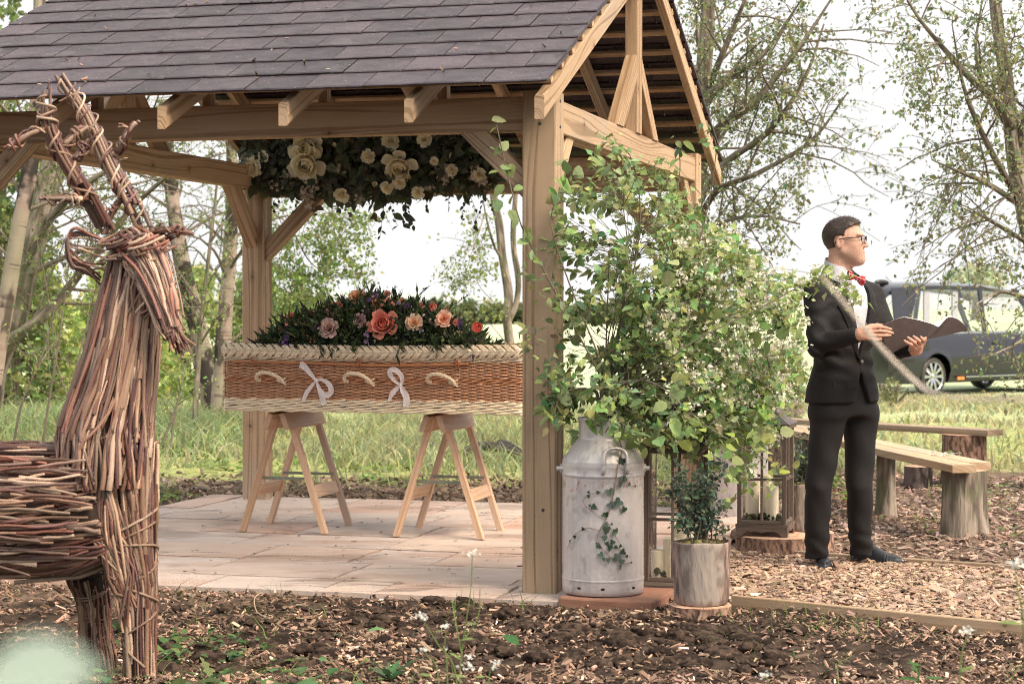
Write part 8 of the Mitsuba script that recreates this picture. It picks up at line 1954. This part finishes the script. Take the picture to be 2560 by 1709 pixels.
# --- hedge and bushes in the background
def bush(label, x0, x1, ytop, Y, n, col, leaf, seed, name='bush', cat_='bush'):
    """leaves through the volume of a rounded bush standing on the ground, stems inside"""
    R_ = np.random.default_rng(seed); k = thing(name, label, cat_)
    xa, xb = at(x0, 769, Y)[0], at(x1, 769, Y)[0]; H_ = at(0, ytop, Y)[2] + 0.2; cx, hw = (xa + xb) / 2, (xb - xa) / 2
    d = unit(R_.normal(size=(n * 2, 3))); d[:, 2] = np.abs(d[:, 2]); k_ = R_.uniform(0.35, 1, n * 2) ** 0.5
    P = np.stack([cx + d[:, 0] * hw * k_, Y + d[:, 1] * min(hw, 2.2) * k_, -0.22 + d[:, 2] * H_ * k_ + 0.15], 1)
    P = P[R_.uniform(0, 1, len(P)) < sstep(0.36, 0.58, vfbm(P * (1.5 / max(0.5, min(hw, 1.5))), 3, seed))][:n]; m = len(P)
    M = scatter(LEAF_FAR, frames(R_.normal(size=(m, 3)), np.c_[R_.normal(0, 0.8, (m, 2)), np.ones(m)]), P, leaf * np.exp(R_.normal(0, 0.3, m)))
    st = [tube(spline(np.array([[cx + R_.normal(0, hw * 0.2), Y, -0.25], [cx + R_.normal(0, hw * 0.4), Y + R_.normal(0, 0.4), H_ * 0.4], P[R_.integers(m)]]), np.linspace(0, 2, 7)), np.linspace(0.03, 0.006, 7), 5, caps=False) for _ in range(12)]
    put(k, 'stems', cat(st), 'twig', smooth=True); put(k, 'leaves', M, 'leaf', per(4, jitcol(R_, m, np.array(col) * 1.6, 0.25, 0.14)), kind='stuff')
bush('bright yellow green bush at the left edge behind the leaning trunk', -160, 220, 600, 27, 5200, YG, 0.11, 1)
bush('yellow green bush behind the neck of the stag', 160, 470, 640, 30, 4600, YG, 0.11, 2)
bush('light green bush between the birches left of the coffin', 400, 600, 660, 33, 3200, (0.25, 0.29, 0.12), 0.11, 3)
bush('leafy bush behind the rear left post of the shelter', 560, 720, 640, 29, 3000, LG, 0.10, 4)
bush('low green bush under the drooping birch twigs', 640, 850, 745, 32, 2000, LG, 0.10, 5)
bush('green bush behind the seed heads and the second milk churn', 1830, 2010, 860, 19, 2200, MG, 0.06, 6)
bush('low bush in the grass at the right edge by the wheel of the car', 2195, 2262, 962, 30, 260, (0.20, 0.22, 0.10), 0.04, 7)
bush('tall bush behind the roof corner at the top left', -120, 150, -60, 26, 4200, MG, 0.11, 8)
xs = np.linspace(-70, 80, 61)
R_ = np.random.default_rng(77); n = 9000
hx = R_.uniform(-75, 18, n); hz = R_.uniform(0, 1, n) * (1.5 + 1.1 * vfbm(np.stack([hx * 0.12, 0 * hx, 0 * hx], 1), 3, 3)); P = np.stack([hx, 190 + R_.normal(0, 0.8, n), hz - 0.25], 1)
single('hedgerow', scatter(LEAF_FAR, frames(R_.normal(size=(n, 3)), R_.normal(size=(n, 3))), P, 0.7 * np.exp(R_.normal(0, 0.3, n))), 'dark green hedge along the far side of the field', 'hedge', 'leaf', col=per(4, jitcol(R_, n, (0.14, 0.175, 0.09), 0.2)), kind='stuff')
# --- foreground
def weed(label, stems, heads, leaves_, col=(0.22, 0.30, 0.12), hr=0.009, name='white_flowered_weed'):
    k = thing(name, label, 'plant')
    for s in stems:
        P = np.array([at(*q) for q in s]); put(k, 'stem', tube(spline(P, np.linspace(0, len(P) - 1, 24)), np.linspace(0.0030, 0.0014, 24), 6), 'leaf', col, True)
    pr = flower([(4, 0.08, 0.95, 0.75, 0.1, 45, 75, 0.03)], rng, (1, 1, 1), (1, 1, 1))[0]
    for x, y, Y, s in heads:
        o = at(x, y, Y); n = 16; q = o + rng.normal(0, 1, (n, 3)) * hr * s * [1, 1, 0.45]
        M = scatter(pr, frames(rng.normal(size=(n, 3)), rng.normal(0, 0.4, (n, 3)) + [0, -0.3, 1]), q, np.full(n, 0.0050 * s)); put(k, 'flower_head', M, 'petal', (0.78, 0.79, 0.74))
    for x, y, Y, l in leaves_:
        o = at(x, y, Y); M = scatter(leafshape(0.3, 0.15, 0.15, 0.2, 6), frames(np.array([[rng.normal(0, 1), rng.normal(0, 0.5), 0.3]]), np.array([[0, -0.4, 1.0]])), o[None], np.array([l])); put(k, 'leaf', M, 'leaf', col)
g0 = lambda x, Y: (x, 769 + (EYE + 0.02) * FOC / Y, Y)
weed('tall thin weed with white flower heads in the foreground, in front of the patio edge', [[g0(1165, 5.8), (1150, 1700, 5.8), (1158, 1600, 5.8), (1176, 1480, 5.8), (1181, 1390, 5.8)], [(1155, 1640, 5.8), (1140, 1560, 5.8), (1130, 1500, 5.85)], [(1160, 1600, 5.8), (1195, 1540, 5.8), (1200, 1470, 5.8)]], [(1181, 1384, 5.8, 1.1), (1172, 1642, 5.8, 0.9), (1170, 1664, 5.8, 1.3)], [(1156, 1650, 5.8, 0.05), (1165, 1560, 5.8, 0.04), (1150, 1600, 5.8, 0.05)])
weed('branching weed with small white flowers, left of the tall thin weed', [[g0(1150, 5.6), (1140, 1690, 5.6), (1095, 1610, 5.6), (1053, 1542, 5.6)], [g0(1120, 5.6), (1118, 1690, 5.6), (1112, 1620, 5.6), (1115, 1566, 5.6)], [g0(1105, 5.6), (1095, 1690, 5.6), (1070, 1640, 5.6), (1060, 1624, 5.6)]], [(1053, 1540, 5.6, 1.2), (1115, 1566, 5.6, 1.0), (1060, 1624, 5.6, 0.9), (1112, 1622, 5.6, 0.6)], [(1125, 1690, 5.6, 0.05), (1090, 1580, 5.6, 0.03), (1080, 1690, 5.6, 0.05)])
weed('short weed with two white flower heads right of the tall thin weed', [[g0(1215, 5.7), (1222, 1700, 5.7), (1236, 1670, 5.7), (1245, 1656, 5.7)]], [(1245, 1655, 5.7, 0.9), (1238, 1670, 5.7, 0.8)], [(1215, 1690, 5.7, 0.04)])
weed('weed with one white flower head at the lower right, in front of the path edge', [[g0(2380, 5.0), (2400, 1680, 5.0), (2415, 1600, 5.0), (2420, 1578, 5.0)]], [(2420, 1576, 5.0, 1.2)], [(2395, 1680, 5, 0.05)])
weed('thin weed with a white flower head at the right edge', [[g0(2570, 4.6), (2560, 1600, 4.6), (2545, 1480, 4.6), (2536, 1412, 4.6)]], [(2536, 1408, 4.6, 1.2)], [(2555, 1560, 4.6, 0.06), (2548, 1500, 4.6, 0.05)])
weed('low white flower head at the bottom edge, right of the log pot', [[g0(1925, 5.4), (1920, 1720, 5.4), (1912, 1692, 5.4)]], [(1912, 1690, 5.4, 1.1)], [])
weed('small dead nettle with a pink flower at the bottom edge on the right', [[g0(2292, 6.0), (2296, 1700, 6.0), (2300, 1660, 6.0)]], [], [(2300, 1690, 6, 0.07), (2290, 1680, 6, 0.06), (2305, 1665, 6, 0.05), (2298, 1700, 6, 0.07), (2310, 1695, 6, 0.06)], (0.10, 0.19, 0.075), name='nettle')
def rosette(label, x, y, col, lens, n, name='dandelion'):
    k = thing(name, label, 'plant'); o = gnd(x, y); o[2] = float(hgt(o[0], o[1]))
    for q in range(n):
        a = 2 * np.pi * q / n + rng.normal(0, 0.3); M = scatter(leafshape(0.26, 0.45, 0.2, 0.15, 9), frames(np.array([[math.cos(a), math.sin(a), rng.uniform(0.5, 1.4)]]), np.array([[-math.cos(a) * 0.6, -math.sin(a) * 0.6, 1.0]])), o[None], np.array([lens * rng.uniform(0.7, 1.2)])); put(k, 'leaf', M, 'leaf', jitcol(rng, 1, col, 0.15)[0])
rosette('dandelion with toothed green leaves at the bottom edge, left of the flowering weeds', 975, 1700, (0.10, 0.18, 0.09), 0.15, 7)
rosette('leafy green weed at the bottom edge beside the foot of the stag', 535, 1700, (0.10, 0.17, 0.07), 0.13, 8)
rosette('small broad leaved weed between the legs of the stag', 300, 1600, (0.085, 0.145, 0.065), 0.10, 7)
rosette('pale green broad leaved plant under the blurred leaf', 150, 1705, (0.15, 0.24, 0.08), 0.16, 7)
rosette('green weed near the front of the stag leg', 440, 1655, (0.09, 0.15, 0.06), 0.09, 6)
def stick(label, pts, r, col, name='twig'):
    P = np.array([gnd(*q[:2]) + [0, 0, float(hgt(*gnd(*q[:2])[:2])) + q[2]] for q in pts]); single(name, tube(spline(P, np.linspace(0, len(P) - 1, 40)), np.linspace(r, r * 0.6, 40), 6), label, 'twig', 'satin', col=col, smooth=True)
stick('pale curled twig lying on the soil in front of the patio', [(652, 1500, .03), (636, 1512, .04), (642, 1535, .03), (668, 1562, .02), (710, 1583, .02), (770, 1594, .02), (865, 1597, .015)], 0.0032, (0.38, 0.31, 0.22))
stick('pale bent stick on the ground at the lower left corner', [(30, 1650, .04), (62, 1672, .05), (90, 1700, .03)], 0.0030, (0.40, 0.30, 0.22))
k = thing('fallen_branch', 'dark fallen branch and roots in the grass behind the right trestle', 'branch')
for s in range(4):
    P = [gnd(1150 + 30 * s + rng.normal(0, 6), 1150 - 6 * s, 0.0) + [0, 0, 0.02 + 0.06 * (s % 2)], gnd(1200 + 25 * s, 1140, 0.0) + [0, 0, 0.10], gnd(1290 + 10 * s, 1150, 0) + [0, 0, 0.05]]
    put(k, 'wood', tube(spline(np.array(P), np.linspace(0, 2, 12)), np.linspace(0.05, 0.02, 12), 8), col=(0.075, 0.06, 0.052), smooth=True)
# close to the lens, out of focus
k = thing('blurred_leaf_plant', 'out of focus pale green leaf close to the lens at the lower left corner', 'plant')
for x, y, Y, l, dx, dz in ((-30, 1655, 0.62, 0.038, 1.0, -0.02), (-50, 1690, 0.60, 0.036, 0.9, -0.25)):
    M = scatter(leafshape(0.62, 0.0, 0.05, 0.1, 8), frames(np.array([[dx, -0.1, dz]]), np.array([[0.1, -0.75, 0.8]])), at(x, y, Y)[None], np.array([l])); put(k, 'leaf', M, 'leaf', (0.36, 0.46, 0.40))
b = at(-30, 1655, 0.62); put(k, 'stem', tube([b, b + [-0.03, 0.0, -0.25], b + [-0.05, 0.02, -0.7], [b[0] - 0.05, b[1] + 0.03, -0.02]], 0.002, 6, smoothed=24), 'leaf', (0.2, 0.3, 0.15), True)
k = thing('dry_stem', 'out of focus bent straw coloured stem crossing in front of the man', 'plant')
P = np.array([at(2056, 695, 2.4), at(2128, 780, 2.4), at(2210, 878, 2.4), at(2296, 962, 2.4), at(2345, 985, 2.35), at(2450, 998, 2.3), at(2600, 1016, 2.2), at(2760, 1200, 2.1), [at(2800, 1200, 2.1)[0], 2.05, 0.0]])
put(k, 'stem', tube(spline(P, np.linspace(0, 8, 60)), np.interp(np.linspace(0, 1, 60), [0, 0.25, 0.4, 0.52, 1], [0.0020, 0.0032, 0.0030, 0.0012, 0.0014]), 8), 'satin', (0.56, 0.49, 0.42), True)
for a in range(10): labels[k]['category'] = 'stem'
